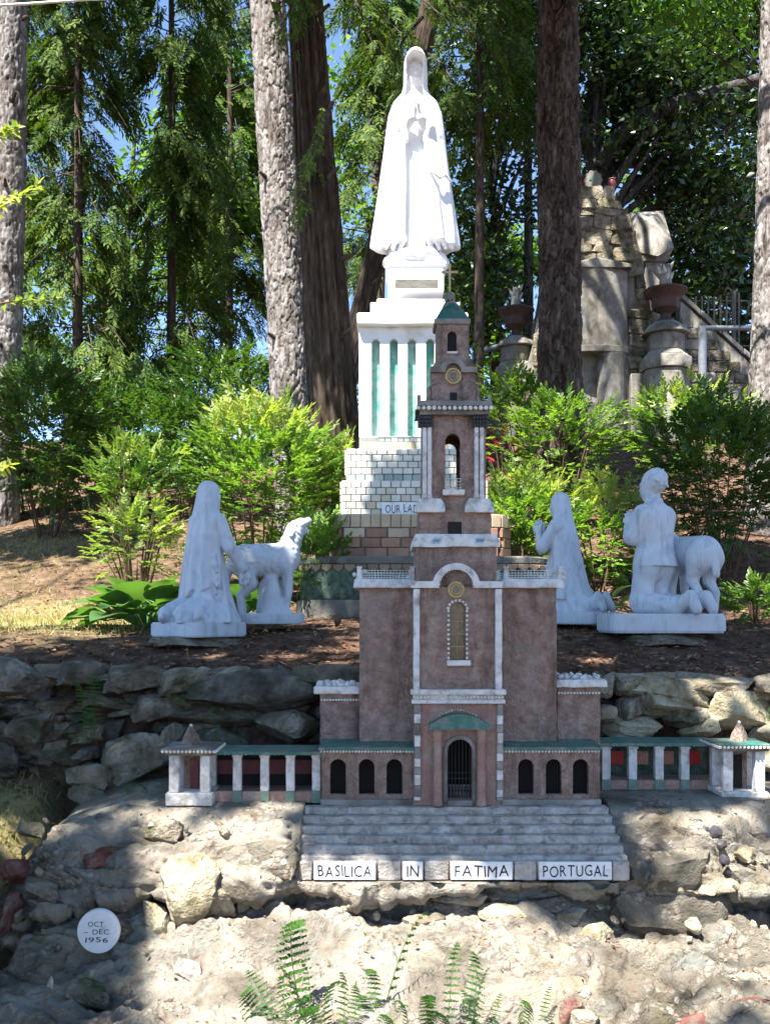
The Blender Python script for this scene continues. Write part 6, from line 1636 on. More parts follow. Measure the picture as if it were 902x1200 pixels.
def limbs(cs, root, n, r0, mb=None, hub=None):
    mb = mb or MB(); root = Vector(root)
    for i in R.choice(len(cs), min(n, len(cs)), replace=False):
        e = Vector(cs[i].tolist()); h = Vector((root.x, root.y, root.z + (e.z - root.z) * 0.35))
        mid = h.lerp(e, 0.5) + Vector((R.normal() * 0.15, R.normal() * 0.15, 0.15))
        mb.tube([h, mid, e], [r0, r0 * 0.55, r0 * 0.15], 6, False)
    return mb
LM = {}
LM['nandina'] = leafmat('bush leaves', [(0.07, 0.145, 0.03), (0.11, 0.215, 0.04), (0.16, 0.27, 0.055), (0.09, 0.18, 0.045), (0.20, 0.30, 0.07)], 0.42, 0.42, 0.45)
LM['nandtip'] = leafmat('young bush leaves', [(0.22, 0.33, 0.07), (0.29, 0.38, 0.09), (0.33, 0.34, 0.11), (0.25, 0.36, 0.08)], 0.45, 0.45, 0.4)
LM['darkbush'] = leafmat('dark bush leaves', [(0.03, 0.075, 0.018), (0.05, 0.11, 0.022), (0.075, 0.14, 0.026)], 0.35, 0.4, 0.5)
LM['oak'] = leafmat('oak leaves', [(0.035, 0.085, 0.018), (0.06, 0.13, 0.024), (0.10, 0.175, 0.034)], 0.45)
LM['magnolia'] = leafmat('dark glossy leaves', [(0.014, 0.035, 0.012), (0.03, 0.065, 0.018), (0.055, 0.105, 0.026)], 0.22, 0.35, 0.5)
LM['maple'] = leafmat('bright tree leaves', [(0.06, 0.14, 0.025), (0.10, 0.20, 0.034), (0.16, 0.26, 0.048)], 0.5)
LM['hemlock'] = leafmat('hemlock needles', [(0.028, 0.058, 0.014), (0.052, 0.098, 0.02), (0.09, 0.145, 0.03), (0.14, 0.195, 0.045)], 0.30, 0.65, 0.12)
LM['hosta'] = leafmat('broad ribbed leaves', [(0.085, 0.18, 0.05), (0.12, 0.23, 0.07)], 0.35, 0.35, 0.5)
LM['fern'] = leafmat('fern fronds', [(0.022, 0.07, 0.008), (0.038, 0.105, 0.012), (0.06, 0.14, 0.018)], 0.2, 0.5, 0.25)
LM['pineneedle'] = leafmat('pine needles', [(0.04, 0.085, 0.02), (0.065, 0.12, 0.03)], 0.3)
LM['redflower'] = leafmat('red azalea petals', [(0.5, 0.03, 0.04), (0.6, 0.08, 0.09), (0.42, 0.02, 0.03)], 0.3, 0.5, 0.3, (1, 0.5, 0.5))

# ------------------------------------------------------------------ big trunks that stand in the picture
def big_tree(name, label, path, rs, mat, pkw, crown, lm, D):
    base = Vector(path[0]); z0 = g1(base.x, base.y)
    t = empty(name, (base.x, base.y, z0), label, 'tree')
    me = trunk_mesh('trunk', [(p[0] - base.x, p[1] - base.y, p[2] - z0) for p in path], rs, **pkw)
    link('trunk', me, mat, t)
    for q in range(7):
        f = 0.12 + 0.10 * q; j = f * (len(path) - 1); i0 = int(j); c = Vector(path[i0]).lerp(Vector(path[min(i0 + 1, len(path) - 1)]), j - i0); an = R.uniform(-2.9, -0.2); r_ = float(np.interp(j, range(len(rs)), rs)); dv = Vector((math.cos(an), math.sin(an), 0.25))
        MB().tube([c + dv * r_ * 0.7, c + dv * (r_ + 0.04), c + dv * (r_ + R.uniform(0.06, 0.16))], [0.035, 0.022, 0.016], 7).build('branch_stub', M['bark_back'], t, smooth=True)
    if crown:
        blobs, ncl, per, cr, L, W = crown
        me, cs = crown_leaves('crown', blobs, ncl, per, cr, L, W)
        V = np.array(WL[t][:]); me.transform(Matrix.Translation(-WL[t]))
        link('crown', me, lm, t)
        top = Vector(path[-1]); limbs(cs, (top.x, top.y, top.z - 5.5), 16, 0.09).build('branches', M['bark_back'], t, weld=False, smooth=True)
    return t
def path_px(lst, D, ztop, D2=None):
    pts = [Vector(P(px, py, D)) for px, py in lst]; pts.sort(key=lambda p: p.z)
    dr = (pts[-1] - pts[0]) / (pts[-1].z - pts[0].z)
    b = pts[0] - dr * (pts[0].z - (g1(pts[0].x, pts[0].y) - 0.25))
    return [tuple(b)] + [tuple(p) for p in pts] + [tuple(pts[-1] + dr * (ztop - pts[-1].z) * 0.6 + Vector((0, 0, (ztop - pts[-1].z) * 0.4)))]
PN = LM['pineneedle']
pt = path_px([(313, 0), (328, 240), (340, 470)], 10.5, 15)
big_tree('pine_tree', 'tall pine with pale grey plated bark next to the dark cedar', pt, [0.220, 0.198, 0.185, 0.176, 0.088], M['bark_pine'], dict(pw_=0.085, ph=0.15, depth=0.02, nang=150, dz=0.011), ([((pt[-1][0], pt[-1][1], 14.5), (2.6, 2.6, 2.6))], 100, 60, 0.5, 0.16, 0.03), PN, 10.5)
pt = path_px([(357, 0), (373, 240), (390, 470)], 9.7, 14)
CED = big_tree('cedar_tree', 'dark brown cedar trunk with stringy bark next to the pale pine', pt, [0.285, 0.245, 0.205, 0.178, 0.088], M['bark_cedar'], dict(pw_=0.055, ph=0.5, depth=0.034, nang=150, dz=0.02, groove=True), ([((pt[-1][0], pt[-1][1], 13.5), (2.4, 2.4, 2.4))], 90, 60, 0.5, 0.14, 0.05), LM['hemlock'], 9.7)
pt = path_px([(506, 0), (478, 130), (440, 300), (428, 345)], 12.5, 14)
LEAN = big_tree('leaning_tree', 'leaning brown tree trunk passing behind the tall white statue', pt, [0.176, 0.150, 0.150, 0.150, 0.141, 0.079], M['bark_cedar'], dict(pw_=0.05, ph=0.4, depth=0.02, nang=60, dz=0.03, groove=True), ([((pt[-1][0] + 0.5, pt[-1][1] + 1, 13.5), (2.5, 2.5, 2.2))], 120, 60, 0.5, 0.14, 0.05), LM['hemlock'], 12.5)
pt = path_px([(653, 0), (654, 240), (656, 470)], 11.0, 15)
big_tree('pine_tree', 'thick dark pine trunk standing before the stone shrine', pt, [0.264, 0.224, 0.211, 0.198, 0.106], M['bark_dark'], dict(pw_=0.10, ph=0.21, depth=0.038, nang=140, dz=0.013), ([((pt[-1][0], pt[-1][1], 14.5), (2.8, 2.8, 2.6))], 130, 60, 0.5, 0.16, 0.03), PN, 11)
pt = path_px([(914, 0), (909, 240), (902, 450)], 10.0, 14)
big_tree('pine_tree', 'pale barked pine trunk right of the iron fence', pt, [0.229, 0.194, 0.185, 0.176, 0.106], M['bark_pine'], dict(pw_=0.085, ph=0.15, depth=0.02, nang=130, dz=0.013), ([((pt[-1][0] + 0.4, pt[-1][1], 14.0), (2.4, 2.4, 2.4))], 90, 60, 0.5, 0.16, 0.03), PN, 10)
pt = path_px([(12, 0), (8, 250), (2, 480)], 12.0, 15)
big_tree('pine_tree', 'pale pine trunk behind the dark shrub left of the light green bush', pt, [0.238, 0.207, 0.198, 0.185, 0.106], M['bark_pine'], dict(pw_=0.085, ph=0.15, depth=0.02, nang=100, dz=0.018), ([((pt[-1][0], pt[-1][1], 14.5), (2.4, 2.4, 2.4))], 90, 60, 0.5, 0.16, 0.03), PN, 12)

def boughs(tree, boxes, n, D, lm):
    """hanging lower boughs of a trunk tree"""
    pos, dd = [], []; mb = MB(); o = WL[tree]
    for (p0, q0, p1, q1) in boxes:
        a, e = np.array(P(p0, q0, D)[:]), np.array(P(p1, q1, D - 0.5)[:])
        mb.tube([a, (a + e) / 2 + np.array([0, 0, 0.08]), e], [0.022, 0.014, 0.004], 5, False)
        for _ in range(n):
            f = R.uniform(0.1, 1.05); c = a + (e - a) * f + np.array([0, R.normal() * 0.22, 0.06 * math.sin(3 * f) + R.normal() * 0.05])
            pos.append(c); dd.append(unit(e - a) * 0.7 + np.array([R.normal() * 0.5, R.normal() * 0.6, -0.55]))
    pos = np.array(pos) - np.array(o[:])
    link('boughs', spray_mesh('boughs', pos, np.array(dd), *FEATHER, R.uniform(0.45, 0.85, len(pos)), 0.2), lm, tree)
    mb.build('bough_stems', M['bark_back'], tree, weld=False)
boughs(CED, [(378, -40, 470, 40), (385, -60, 440, 60), (372, -30, 330, 30), (385, -70, 520, 20), (390, 120, 350, 235)], 34, 9.4, LM['hemlock'])
boughs(LEAN, [(500, -30, 560, 60), (510, -60, 620, 40), (505, -40, 590, 90), (498, 60, 540, 110), (495, 20, 450, 90)], 34, 11.8, LM['hemlock'])
# ------------------------------------------------------------------ unseen shade trees, leaf clumps set along sun rays to darken chosen spots
SHADE = [(pw(540, 600, 4.5), 0.5), (pw(535, 780, 4.5), 0.75), (pw(540, 900, 4.4), 0.75), (pw(420, 830, 4.5), 0.5), (pw(660, 830, 4.5), 0.5), (pw(300, 890, 4.5), 0.45),  (pw(530, 450, 4.5), 0.4),
         (pw(243, 650, 6.2), 0.55), (pw(765, 640, 6.3), 0.6), (pw(660, 650, 6.9), 0.45), (pw(815, 660, 6.3), 0.45), (pw(100, 1020, 4.0), 0.33), (pw(60, 1130, 3.7), 0.4), (pw(120, 850, 5.2), 0.5), 
         (pw(655, 120, 11), 0.8), (pw(655, 330, 11), 0.8), (pw(380, 120, 9.6), 0.35), (pw(390, 350, 9.6), 0.35), (pw(520, 985, 4.25), 0.5), (pw(650, 985, 4.25), 0.5), (pw(840, 600, 8.5), 0.7), (pw(230, 800, 5.2), 0.5), (pw(480, 680, 8), 0.5), (pw(430, 630, 7.9), 0.25), (pw(490, 500, 8.1), 0.22), (pw(475, 570, 8.0), 0.22), (pw(760, 760, 5.8), 0.5), (pw(50, 800, 5.4), 0.5), (pw(40, 520, 10.5), 0.8)]
cl = []
for c, r in SHADE:
    k = int(60 * r * r / 0.3) + 8
    q = R.normal(size=(k, 3)); q -= (q @ S3)[:, None] * S3; q = unit(q) * np.sqrt(R.random((k, 1))) * r
    zt = R.uniform(7.6, 10.2, k); t = (zt - c[2]) / S3[2]
    cl.append(c + q + t[:, None] * S3)
k = 380
bgc = np.stack([R.uniform(-8, 5.5, k), R.uniform(-2.5, 6.0, k), R.uniform(8.2, 11.0, k)], 1)
bgc = bgc[(bgc[:, 2] - EYE) / np.maximum(bgc[:, 1], 0.01) > 0.68]
cl.append(bgc)
cl = np.concatenate(cl)
cl = cl[((cl[:, 2] - EYE) / np.maximum(cl[:, 1], 0.01) > 0.66)]
cl = cl[~sunny(cl, 0.06)]
SHADE_OAKS = [((-5.6, 1.2), 'unseen broad oak, crown shaped to shade, left of the rock mound'), ((4.9, 0.6), 'unseen broad oak, crown shaped to shade, right of the rock mound'), ((-2.2, -4.5), 'unseen broad oak behind the viewing path, crown shaped to shade'), ((5.6, 7.0), 'unseen broad oak, crown shaped to shade, on the slope right of the boy statue')]
who = np.argmin(np.stack([np.hypot(cl[:, 0] - a[0][0], cl[:, 1] - a[0][1]) for a in SHADE_OAKS], 1), 1)
for i, ((ox, oy), lb) in enumerate(SHADE_OAKS):
    c = cl[who == i]; z0 = g1(ox, oy)
    t = empty('shade_oak', (ox, oy, z0), lb, 'tree', 'unseen shade oaks around the viewing place')
    link('trunk', trunk_mesh('trunk', [(0, 0, -0.3), (0.05, 0, 2), (0, 0.1, 5), (0.1, 0, 9.5)], [0.36, 0.29, 0.24, 0.12], 0.06, 0.4, 0.02, 40, 0.08, True), M['bark_cedar'], t)
    per = 34
    p = (c[:, None, :] + R.normal(size=(len(c), per, 3)) * np.array([0.22, 0.22, 0.12])).reshape(-1, 3)
    p = p[~sunny(p, 0.0)]
    m_ = len(p)
    me = leaves_mesh('crown', p - np.array([ox, oy, z0]), rnd_dirs(m_) * np.array([1, 1, 0.4]), rnd_dirs(m_) * 0.7 + np.array([0, 0, 1.0]), R.uniform(0.10, 0.17, m_), R.uniform(0.07, 0.11, m_), 0.2)
    link('crown', me, LM['oak'], t)
    ks = c[~sunny(c, 0.2)]
    limbs(ks, (ox, oy, z0 + 3.5), 14, 0.06).build('branches', M['bark_back'], t, weld=False, smooth=True)

# ------------------------------------------------------------------ background trees
def leafy_tree(px, D, blobs_px, lm, label, ncl, per=55, cr=0.55, L=0.15, W=0.09, trunk=None, name='leafy_tree', rt=0.14, nl=18, bark='bark_back', extra=None):
    x = X(px, D); z0 = g1(x, D)
    t = empty(name, (x, D, z0), label, 'tree')
    blobs = [(pw(bx, by, D + dd), (rx * D / F, rz_ * 0 + rx * D / F * 0.9, rz_ * D / F)) for bx, by, rx, rz_, dd in blobs_px]
    me, cs = crown_leaves('crown', blobs, ncl, per, cr, L, W)
    me.transform(Matrix.Translation(-WL[t])); link('crown', me, lm, t)
    top = max(b[0][2] + b[1][2] * 0.6 for b in blobs); mean = np.mean([b[0] for b in blobs], 0)
    m = MB()
    if trunk: pts = [P(a, b, D) for a, b in trunk]; pts = [Vector((pts[0].x, pts[0].y, z0 - 0.2))] + pts
    else: pts = [Vector((x, D, z0 - 0.2)), Vector((x * 0.7 + mean[0] * 0.3 + 0.1, D, z0 + (top - z0) * 0.4)), Vector((mean[0], mean[1], top))]
    n = len(pts); m.tube(pts, [rt * (1 - 0.75 * i / (n - 1)) for i in range(n)], 10)
    m.build('trunk', M[bark], t, smooth=True)
    mb = limbs(cs, (x, D, z0 + (top - z0) * 0.3), nl, rt * 0.35)
    mb.build('branches', M[bark], t, weld=False, smooth=True)
    if extra:
        for path, r0, r1 in extra:
            pts = [P(a, b, dd) for a, b, dd in path]; n = len(pts)
            MB().tube(pts, [r0 + (r1 - r0) * i / (n - 1) for i in range(n)], 12).build('limb', M[bark], t, smooth=True, rough=0.0)
    return t
def hemlock(px, D, top, bot, rad_, label, nb=150, seed=0, lm='hemlock', rt=0.085, spr=24, lo=0.0):
    """conifer with drooping feathery boughs; rad_ in photo pixels"""
    x = X(px, D); z0 = g1(x, D); k = D / F
    t = empty('hemlock_tree', (x, D, z0), label, 'tree', None)
    zt, zb = Z(top, D), max(Z(bot, D), z0 + 0.2)
    pos, dd = [], []; mb = MB()
    for i in range(nb):
        u = R.random(); z = zb + (zt - zb) * u; a = R.uniform(0, 2 * math.pi)
        rl = rad_ * k * (1 - 0.55 * u) * R.uniform(0.55, 1.15)
        h = np.array([math.cos(a), math.sin(a), 0])
        dr = R.uniform(0.35, 0.8) * rl
        P0_ = np.array([x, D, z]); 
        mb.tube([P0_, P0_ + h * rl * 0.5 + np.array([0, 0, 0.03 * rl]), P0_ + h * rl * 0.92 - np.array([0, 0, dr * 0.8])], [0.012, 0.008, 0.003], 4, False)
        for j in range(spr):
            f = R.uniform(0.2, 1.0); c = P0_ + h * rl * f + np.array([0, 0, 0.1 * rl * f - dr * f * f])
            sd = np.array([-h[1], h[0], 0]) * R.normal() * 0.5
            pos.append(c + 0.09 * R.normal(size=3) + np.array([0, 0, -0.10 * R.random()])); dd.append(h * 0.7 + sd + np.array([0, 0, -0.5 - 1.1 * f]))
    pos = np.array(pos); dd = np.array(dd)
    ok = ~sunny(pos, 0.1); pos, dd = pos[ok], dd[ok]
    me = spray_mesh('foliage', pos - np.array([x, D, z0]), dd, *FEATHER, R.uniform(0.8, 1.35, len(pos)) * (D / 15) ** 0.5, 0.2)
    link('foliage', me, LM[lm], t)
    MB().tube([(x, D, z0 - 0.2), (x + 0.03, D, (z0 + zt) / 2), (x, D, zt)], [rt, rt * 0.7, 0.03], 10).build('trunk', M['bark_back'], t, smooth=True)
    mb.build('branches', M['bark_back'], t, weld=False)
    return t
hemlock(90, 14.5, -140, 440, 118, 'drooping hemlock between the left pine trunk and the bush', 105)
hemlock(200, 16.0, -160, 450, 112, 'drooping hemlock behind the light green bush', 118)
hemlock(268, 19.0, -150, 430, 100, 'slender hemlock just left of the pale pine trunk', 80)
hemlock(20, 19.0, -180, 430, 140, 'shaded hemlock far behind the left pine trunk', 93)
hemlock(-20, 15.0, -150, 420, 120, 'hemlock whose boughs show left of the pale pine', 74)
hemlock(445, 17.5, -200, 330, 95, 'dark hemlock seen between cedar and white statue', 68)
hemlock(560, 14.5, -220, 140, 110, 'hemlock with hanging boughs above the shoulder of the white statue', 54)
leafy_tree(262, 20, [(255, 230, 75, 80, 0), (285, 120, 60, 60, 0.6), (225, 320, 55, 60, 0)], LM['maple'], 'bright green maple left of the pale pine trunk', 110, 60, 0.55, 0.17, 0.11)
leafy_tree(440, 22, [(440, 250, 65, 80, 0), (430, 120, 75, 80, 1), (470, 0, 80, 80, 1)], LM['maple'], 'distant green tree between the cedar and the white statue', 65, 55, 0.6, 0.18, 0.11)
leafy_tree(575, 17, [(560, 250, 62, 75, 0), (585, 130, 70, 80, 0), (560, 350, 50, 55, 0), (600, 20, 70, 80, 0)], LM['magnolia'], 'dark leafy tree right of the white statue', 130, 60, 0.5, 0.16, 0.085, trunk=[(618, 480), (619, 300), (618, 100), (612, -60)], rt=0.13, bark='bark_grey')
leafy_tree(575, 20, [(585, 400, 45, 40, 0), (560, 320, 50, 50, 0), (600, 300, 40, 40, 0)], LM['maple'], 'bright leafy tree low between tower and urn', 70, 55, 0.5, 0.16, 0.1)
leafy_tree(695, 16.5, [(760, 110, 95, 110, 0), (840, 60, 90, 100, 0.5), (700, 30, 80, 80, 0), (820, 230, 70, 110, 0.5), (790, 330, 60, 70, 0.8)], LM['magnolia'], 'spreading magnolia with heavy arching limbs behind the shrine', 280, 62, 0.5, 0.17, 0.085, name='magnolia_tree', rt=0.24, bark='bark_grey', nl=26,
           trunk=[(692, 420), (695, 260), (702, 190)],
           extra=[([(702, 195, 16.5), (722, 165, 16.3), (752, 138, 16), (800, 118, 15.8), (850, 105, 15.6), (905, 88, 15.4)], 0.17, 0.08), ([(700, 200, 16.5), (686, 150, 16.6), (702, 90, 16.6), (728, 30, 16.6), (742, -60, 16.6)], 0.17, 0.10), ([(735, 150, 16.2), (768, 90, 16.4), (800, 40, 16.6), (825, -40, 16.8)], 0.11, 0.06), ([(690, 170, 16.5), (668, 100, 16.4), (690, 10, 16.4), (700, -60, 16.4)], 0.12, 0.07)])
leafy_tree(860, 20, [(850, 330, 60, 90, 0), (880, 200, 70, 100, 0), (800, 420, 50, 50, 0), (870, 420, 60, 50, 0)], LM['magnolia'], 'shadowy leafy tree behind the iron fence', 150, 60, 0.55, 0.18, 0.10)
leafy_tree(780, 24, [(760, 200, 90, 120, 0), (800, 60, 120, 100, 0), (700, 300, 60, 70, 0)], LM['maple'], 'distant tree closing the gap behind the magnolia', 60, 55, 0.7, 0.2, 0.12)
leafy_tree(130, 26, [(120, 330, 110, 120, 0), (200, 200, 110, 110, 0)], LM['maple'], 'distant tree behind the hemlocks', 80, 55, 0.8, 0.22, 0.13)
leafy_tree(1010, 12.5, [(850, 20, 60, 40, 0), (800, -20, 80, 40, 0), (960, 0, 60, 40, 0)], LM['maple'], 'bright overhanging foliage by the right pine trunk', 40, 45, 0.4, 0.12, 0.08, name='young_tree', rt=0.07, nl=10)
# ------------------------------------------------------------------ shrubs
def shrub(name, px, py, D, rx, rz_, label, lm, nspr, size=1.0, tip=None, seedup=0.35, cat='shrub', ry=None, lean=(0, 0), stems=9, mat2n=0, group=None):
    c = P(px, py, D); z0 = g1(c.x, c.y); k = D / F
    t = empty(name, (c.x, c.y, z0), label, cat, group)
    nspr = int(nspr * 2.3); size = size * 0.68
    rxm, rzm = rx * k, rz_ * k; rym = ry if ry else rxm * 0.9
    u = rnd_dirs(nspr); 
    f = R.uniform(0.45, 1.0, (len(u), 1)) ** 0.6
    lump = 1 + 0.45 * fbm(u[:, 0] * 2.3 + px, u[:, 1] * 2.3 + py, u[:, 2] * 2.3, 2)[:, None]
    pos = u * f * lump * np.array([rxm, rym, rzm]) + np.array([0, 0, c.z - z0])
    low = c.z - z0 - rzm
    pos[:, 2] -= np.clip(0.3 - pos[:, 2], 0, None) * 0 + max(0, low - 0.05) * np.clip((0.25 - pos[:, 2] + low) / 0.5, 0, 1) * R.random(len(pos))
    pos = pos[pos[:, 2] > 0.05]
    dirs = unit((pos - np.array([0, 0, (c.z - z0) * 0.7])) * np.array([1, 1, 0.55])) + np.array([0, 0, seedup * 0.45]) + 0.40 * R.normal(size=pos.shape) * np.array([1, 1, 0.5])
    hi = pos[:, 2] > np.quantile(pos[:, 2], 0.80 if tip else 2.0) if tip else np.zeros(len(pos), bool)
    link('foliage', spray_mesh('foliage', pos[~hi], dirs[~hi], *PIN, R.uniform(0.55, 1.35, int((~hi).sum())) * size, 0.35, 'lance'), LM[lm], t)
    if tip: link('young_foliage', spray_mesh('young_foliage', pos[hi], dirs[hi] + np.array([0, 0, 0.25]), *PIN, R.uniform(0.8, 1.3, int(hi.sum())) * size, 0.35, 'lance'), LM[tip], t)
    for i in R.choice(len(pos), min(stems, len(pos)), replace=False):
        e = pos[i]; b = np.array([e[0] * 0.18, e[1] * 0.18, -0.05])
        me_ = MB().tube([b + np.array(WL[t][:]), (b + e) / 2 + np.array([0, 0, 0.08]) + np.array(WL[t][:]), e + np.array(WL[t][:])], [0.010, 0.007, 0.003], 5, False)
        me_.build('stem', M['stem'], t, smooth=True)
    return t
shrub('nandina_bush', 305, 558, 8.6, 86, 90, 'large sunlit light green bush behind the reaching girl', 'nandina', 560, 1.0, 'nandtip', stems=14)
shrub('nandina_bush', 385, 580, 8.9, 46, 62, 'light green bush between the lamb and the pedestal', 'nandina', 200, 1.0, 'nandtip')
shrub('nandina_bush', 158, 556, 8.3, 60, 30, 'low sunlit arching bush left of the reaching girl', 'nandina', 110, 1.0, 'nandtip', seedup=0.1)
shrub('nandina_bush', 160, 625, 7.7, 52, 32, 'loose yellow green bush above the broad leaved plant', 'nandtip', 80, 0.9, None, seedup=0.0)
shrub('nandina_bush', 375, 650, 7.9, 34, 40, 'green bush right behind the lamb statue', 'nandina', 130, 0.9)
shrub('nandina_bush', 610, 622, 8.3, 58, 62, 'light green bush between the tower and the praying girl', 'nandina', 330, 1.0, 'nandtip')
shrub('nandina_bush', 700, 632, 8.5, 64, 58, 'light green bush between the praying girl and the boy', 'nandina', 230, 1.0, 'nandtip')
shrub('nandina_bush', 845, 548, 8.7, 84, 76, 'dark green rounded bush behind the boy statue', 'darkbush', 520, 1.0, None, stems=12)
shrub('nandina_bush', 800, 500, 10.0, 70, 46, 'green bush growing in front of the urn pedestal', 'nandina', 170, 1.0, 'nandtip')
shrub('nandina_bush', 655, 515, 10.2, 72, 48, 'green bush at the foot of the dark pine', 'nandina', 180, 1.05)
shrub('nandina_bush', 610, 475, 12.5, 50, 34, 'green bush below the urn left of the pine', 'nandina', 200, 1.2)
shrub('evergreen_shrub', 55, 500, 11.0, 66, 80, 'dense dark shrub before the left pine trunk', 'darkbush', 430, 1.25, None, stems=12)
shrub('evergreen_shrub', 260, 455, 12.5, 75, 40, 'shaded shrub behind the big light green bush', 'darkbush', 220, 1.3)
shrub('evergreen_shrub', 150, 500, 13.0, 80, 38, 'shaded shrub under the pale handrail', 'darkbush', 220, 1.3)
shrub('evergreen_shrub', 215, 520, 12.0, 70, 52, 'shaded shrub right of the pale handrail', 'darkbush', 260, 1.2)
shrub('evergreen_shrub', 470, 440, 13.5, 80, 60, 'shaded shrub hidden behind the pedestal', 'darkbush', 160, 1.4)
shrub('evergreen_shrub', 110, 545, 12.2, 60, 36, 'low shaded shrub at the crest behind the arching bush', 'darkbush', 180, 1.2)
shrub('evergreen_shrub', 30, 560, 12.5, 60, 30, 'low shaded shrub at the foot of the left pine', 'darkbush', 120, 1.2)
shrub('groundcover_clump', 885, 705, 7.2, 30, 18, 'low leafy clump right of the sheep', 'nandina', 60, 0.9, None, cat='plant', stems=5)
shrub('red_azalea', 590, 522, 11.5, 34, 20, 'small red flowering azalea behind the tower', 'redflower', 16, 0.7, None, stems=6)
for sx_, sy_, lb in ((-2.45, 3.2, 'unseen evergreen shrub added to darken the mound end with red stones'), (-2.9, 2.2, 'unseen evergreen shrub added beside the path to darken the mound')):  # out of view, added to block sky light from the mound's left end
    shrub('evergreen_shrub', 451 + sx_ * F / sy_, 720 + 0.7 * F / sy_, sy_, 0.62 * F / sy_, 0.85 * F / sy_, lb, 'darkbush', 420, 1.6)
# leafy twigs reaching in from a sapling
t = empty('sapling', (-3.35, 6.5, g1(-3.35, 6.5)), 'slender sapling with bright young leaves at the grass edge', 'tree')
MB().tube([(-3.35, 6.5, 1.4), (-3.32, 6.5, 3.0), (-3.3, 6.5, 4.8)], [0.03, 0.022, 0.008], 8).build('stem', M['stem'], t, smooth=True)
for (px0, py0, px1, py1) in ((-30, 262, 48, 215), (-30, 290, 10, 228), (5, 355, 76, 350), (-20, 170, 20, 150), (-30, 560, 14, 545)):
    a, b = P(px0, py0, 6.4), P(px1, py1, 6.2)
    st_ = Vector((-3.32, 6.5, a.z - 0.15))
    MB().tube([st_, a, a.lerp(b, 0.5) + Vector((0, 0, 0.02)), b], [0.010, 0.007, 0.005, 0.002], 5, False).build('twig', M['stem'], t, smooth=True)
    k = 46; f = R.random(k); base = np.array(a)[None] * (1 - f[:, None]) + np.array(b)[None] * f[:, None]
    dv = unit(np.array(b - a)[None]) * 0.7 + rnd_dirs(k) * 0.8
    me = leaves_mesh('leaves', base - np.array(WL[t][:]), dv, rnd_dirs(k) * 0.5 + np.array([0, -0.3, 0.8]), R.uniform(0.05, 0.08, k), R.uniform(0.025, 0.038, k), 0.3, 'lance')
    link('leaves', me, LM['nandtip'], t)

# ------------------------------------------------------------------ hosta: every broad leaf its own part
def hosta_leaf(seed):
    rn = np.random.default_rng(seed); nu_, nv_ = 11, 7
    V = []
    for i in range(nu_):
        u = i / (nu_ - 1); w = math.sin(math.pi * min(1, u ** 0.75)) ** 0.75 * 0.5 * (1 - 0.25 * u) if 0 < u < 1 else 0.004
        for j in range(nv_):
            v = j / (nv_ - 1) * 2 - 1
            V.append((u, v * w * 0.98, 0.10 * abs(v) * w * 2 + 0.22 * u - 0.42 * u ** 2.2 + 0.012 * math.sin(9 * abs(v) + u * 4) * w * 2 + 0.015 * rn.normal() * (abs(v) > 0.9)))
    Fc = [(i * nv_ + j, i * nv_ + j + 1, (i + 1) * nv_ + j + 1, (i + 1) * nv_ + j) for i in range(nu_ - 1) for j in range(nv_ - 1)]
    me = np_mesh('leaf', np.array(V), np.array(Fc), True); me.materials.append(LM['hosta']); return me
HL = [hosta_leaf(i) for i in range(4)]
def hosta(label, c, n, size, rx=1.0):
    t = empty('hosta_plant', (c[0], c[1], g1(c[0], c[1])), label, 'plant')
    for i in range(n):
        a = i * 2.399 + random.uniform(-0.3, 0.3); tier_ = i / n
        l = size * random.uniform(0.75, 1.15)
        el = rad(-50 * tier_ + 6) + random.uniform(-0.2, 0.2)
        r0 = 0.06 + 0.14 * (1 - tier_)
        b = Vector((r0 * rx * math.cos(a), r0 * math.sin(a), 0.05 + 0.14 * tier_))
        link('leaf', HL[i % 4], None, t, b, (random.uniform(-0.3, 0.3), el, a), (l, l, l))
        MB().tube([Vector(WL[t]) + Vector((0, 0, -0.02)), Vector(WL[t]) + b * 0.5 + Vector((0, 0, 0.05)), Vector(WL[t]) + b], [0.008, 0.007, 0.005], 5, False).build('leaf_stalk', LM['hosta'], t, smooth=True)
    return t
hosta('broad leaved hosta clump left of the reaching girl', (X(172, 6.85), 6.85, 0), 48, 0.27, 1.9)
hosta('small hosta peeping out behind the lamb and girl', (X(283, 7.3), 7.3, 0), 16, 0.24)
hosta('shaded hosta between praying girl and boy', (X(705, 7.6), 7.6, 0), 10, 0.2)

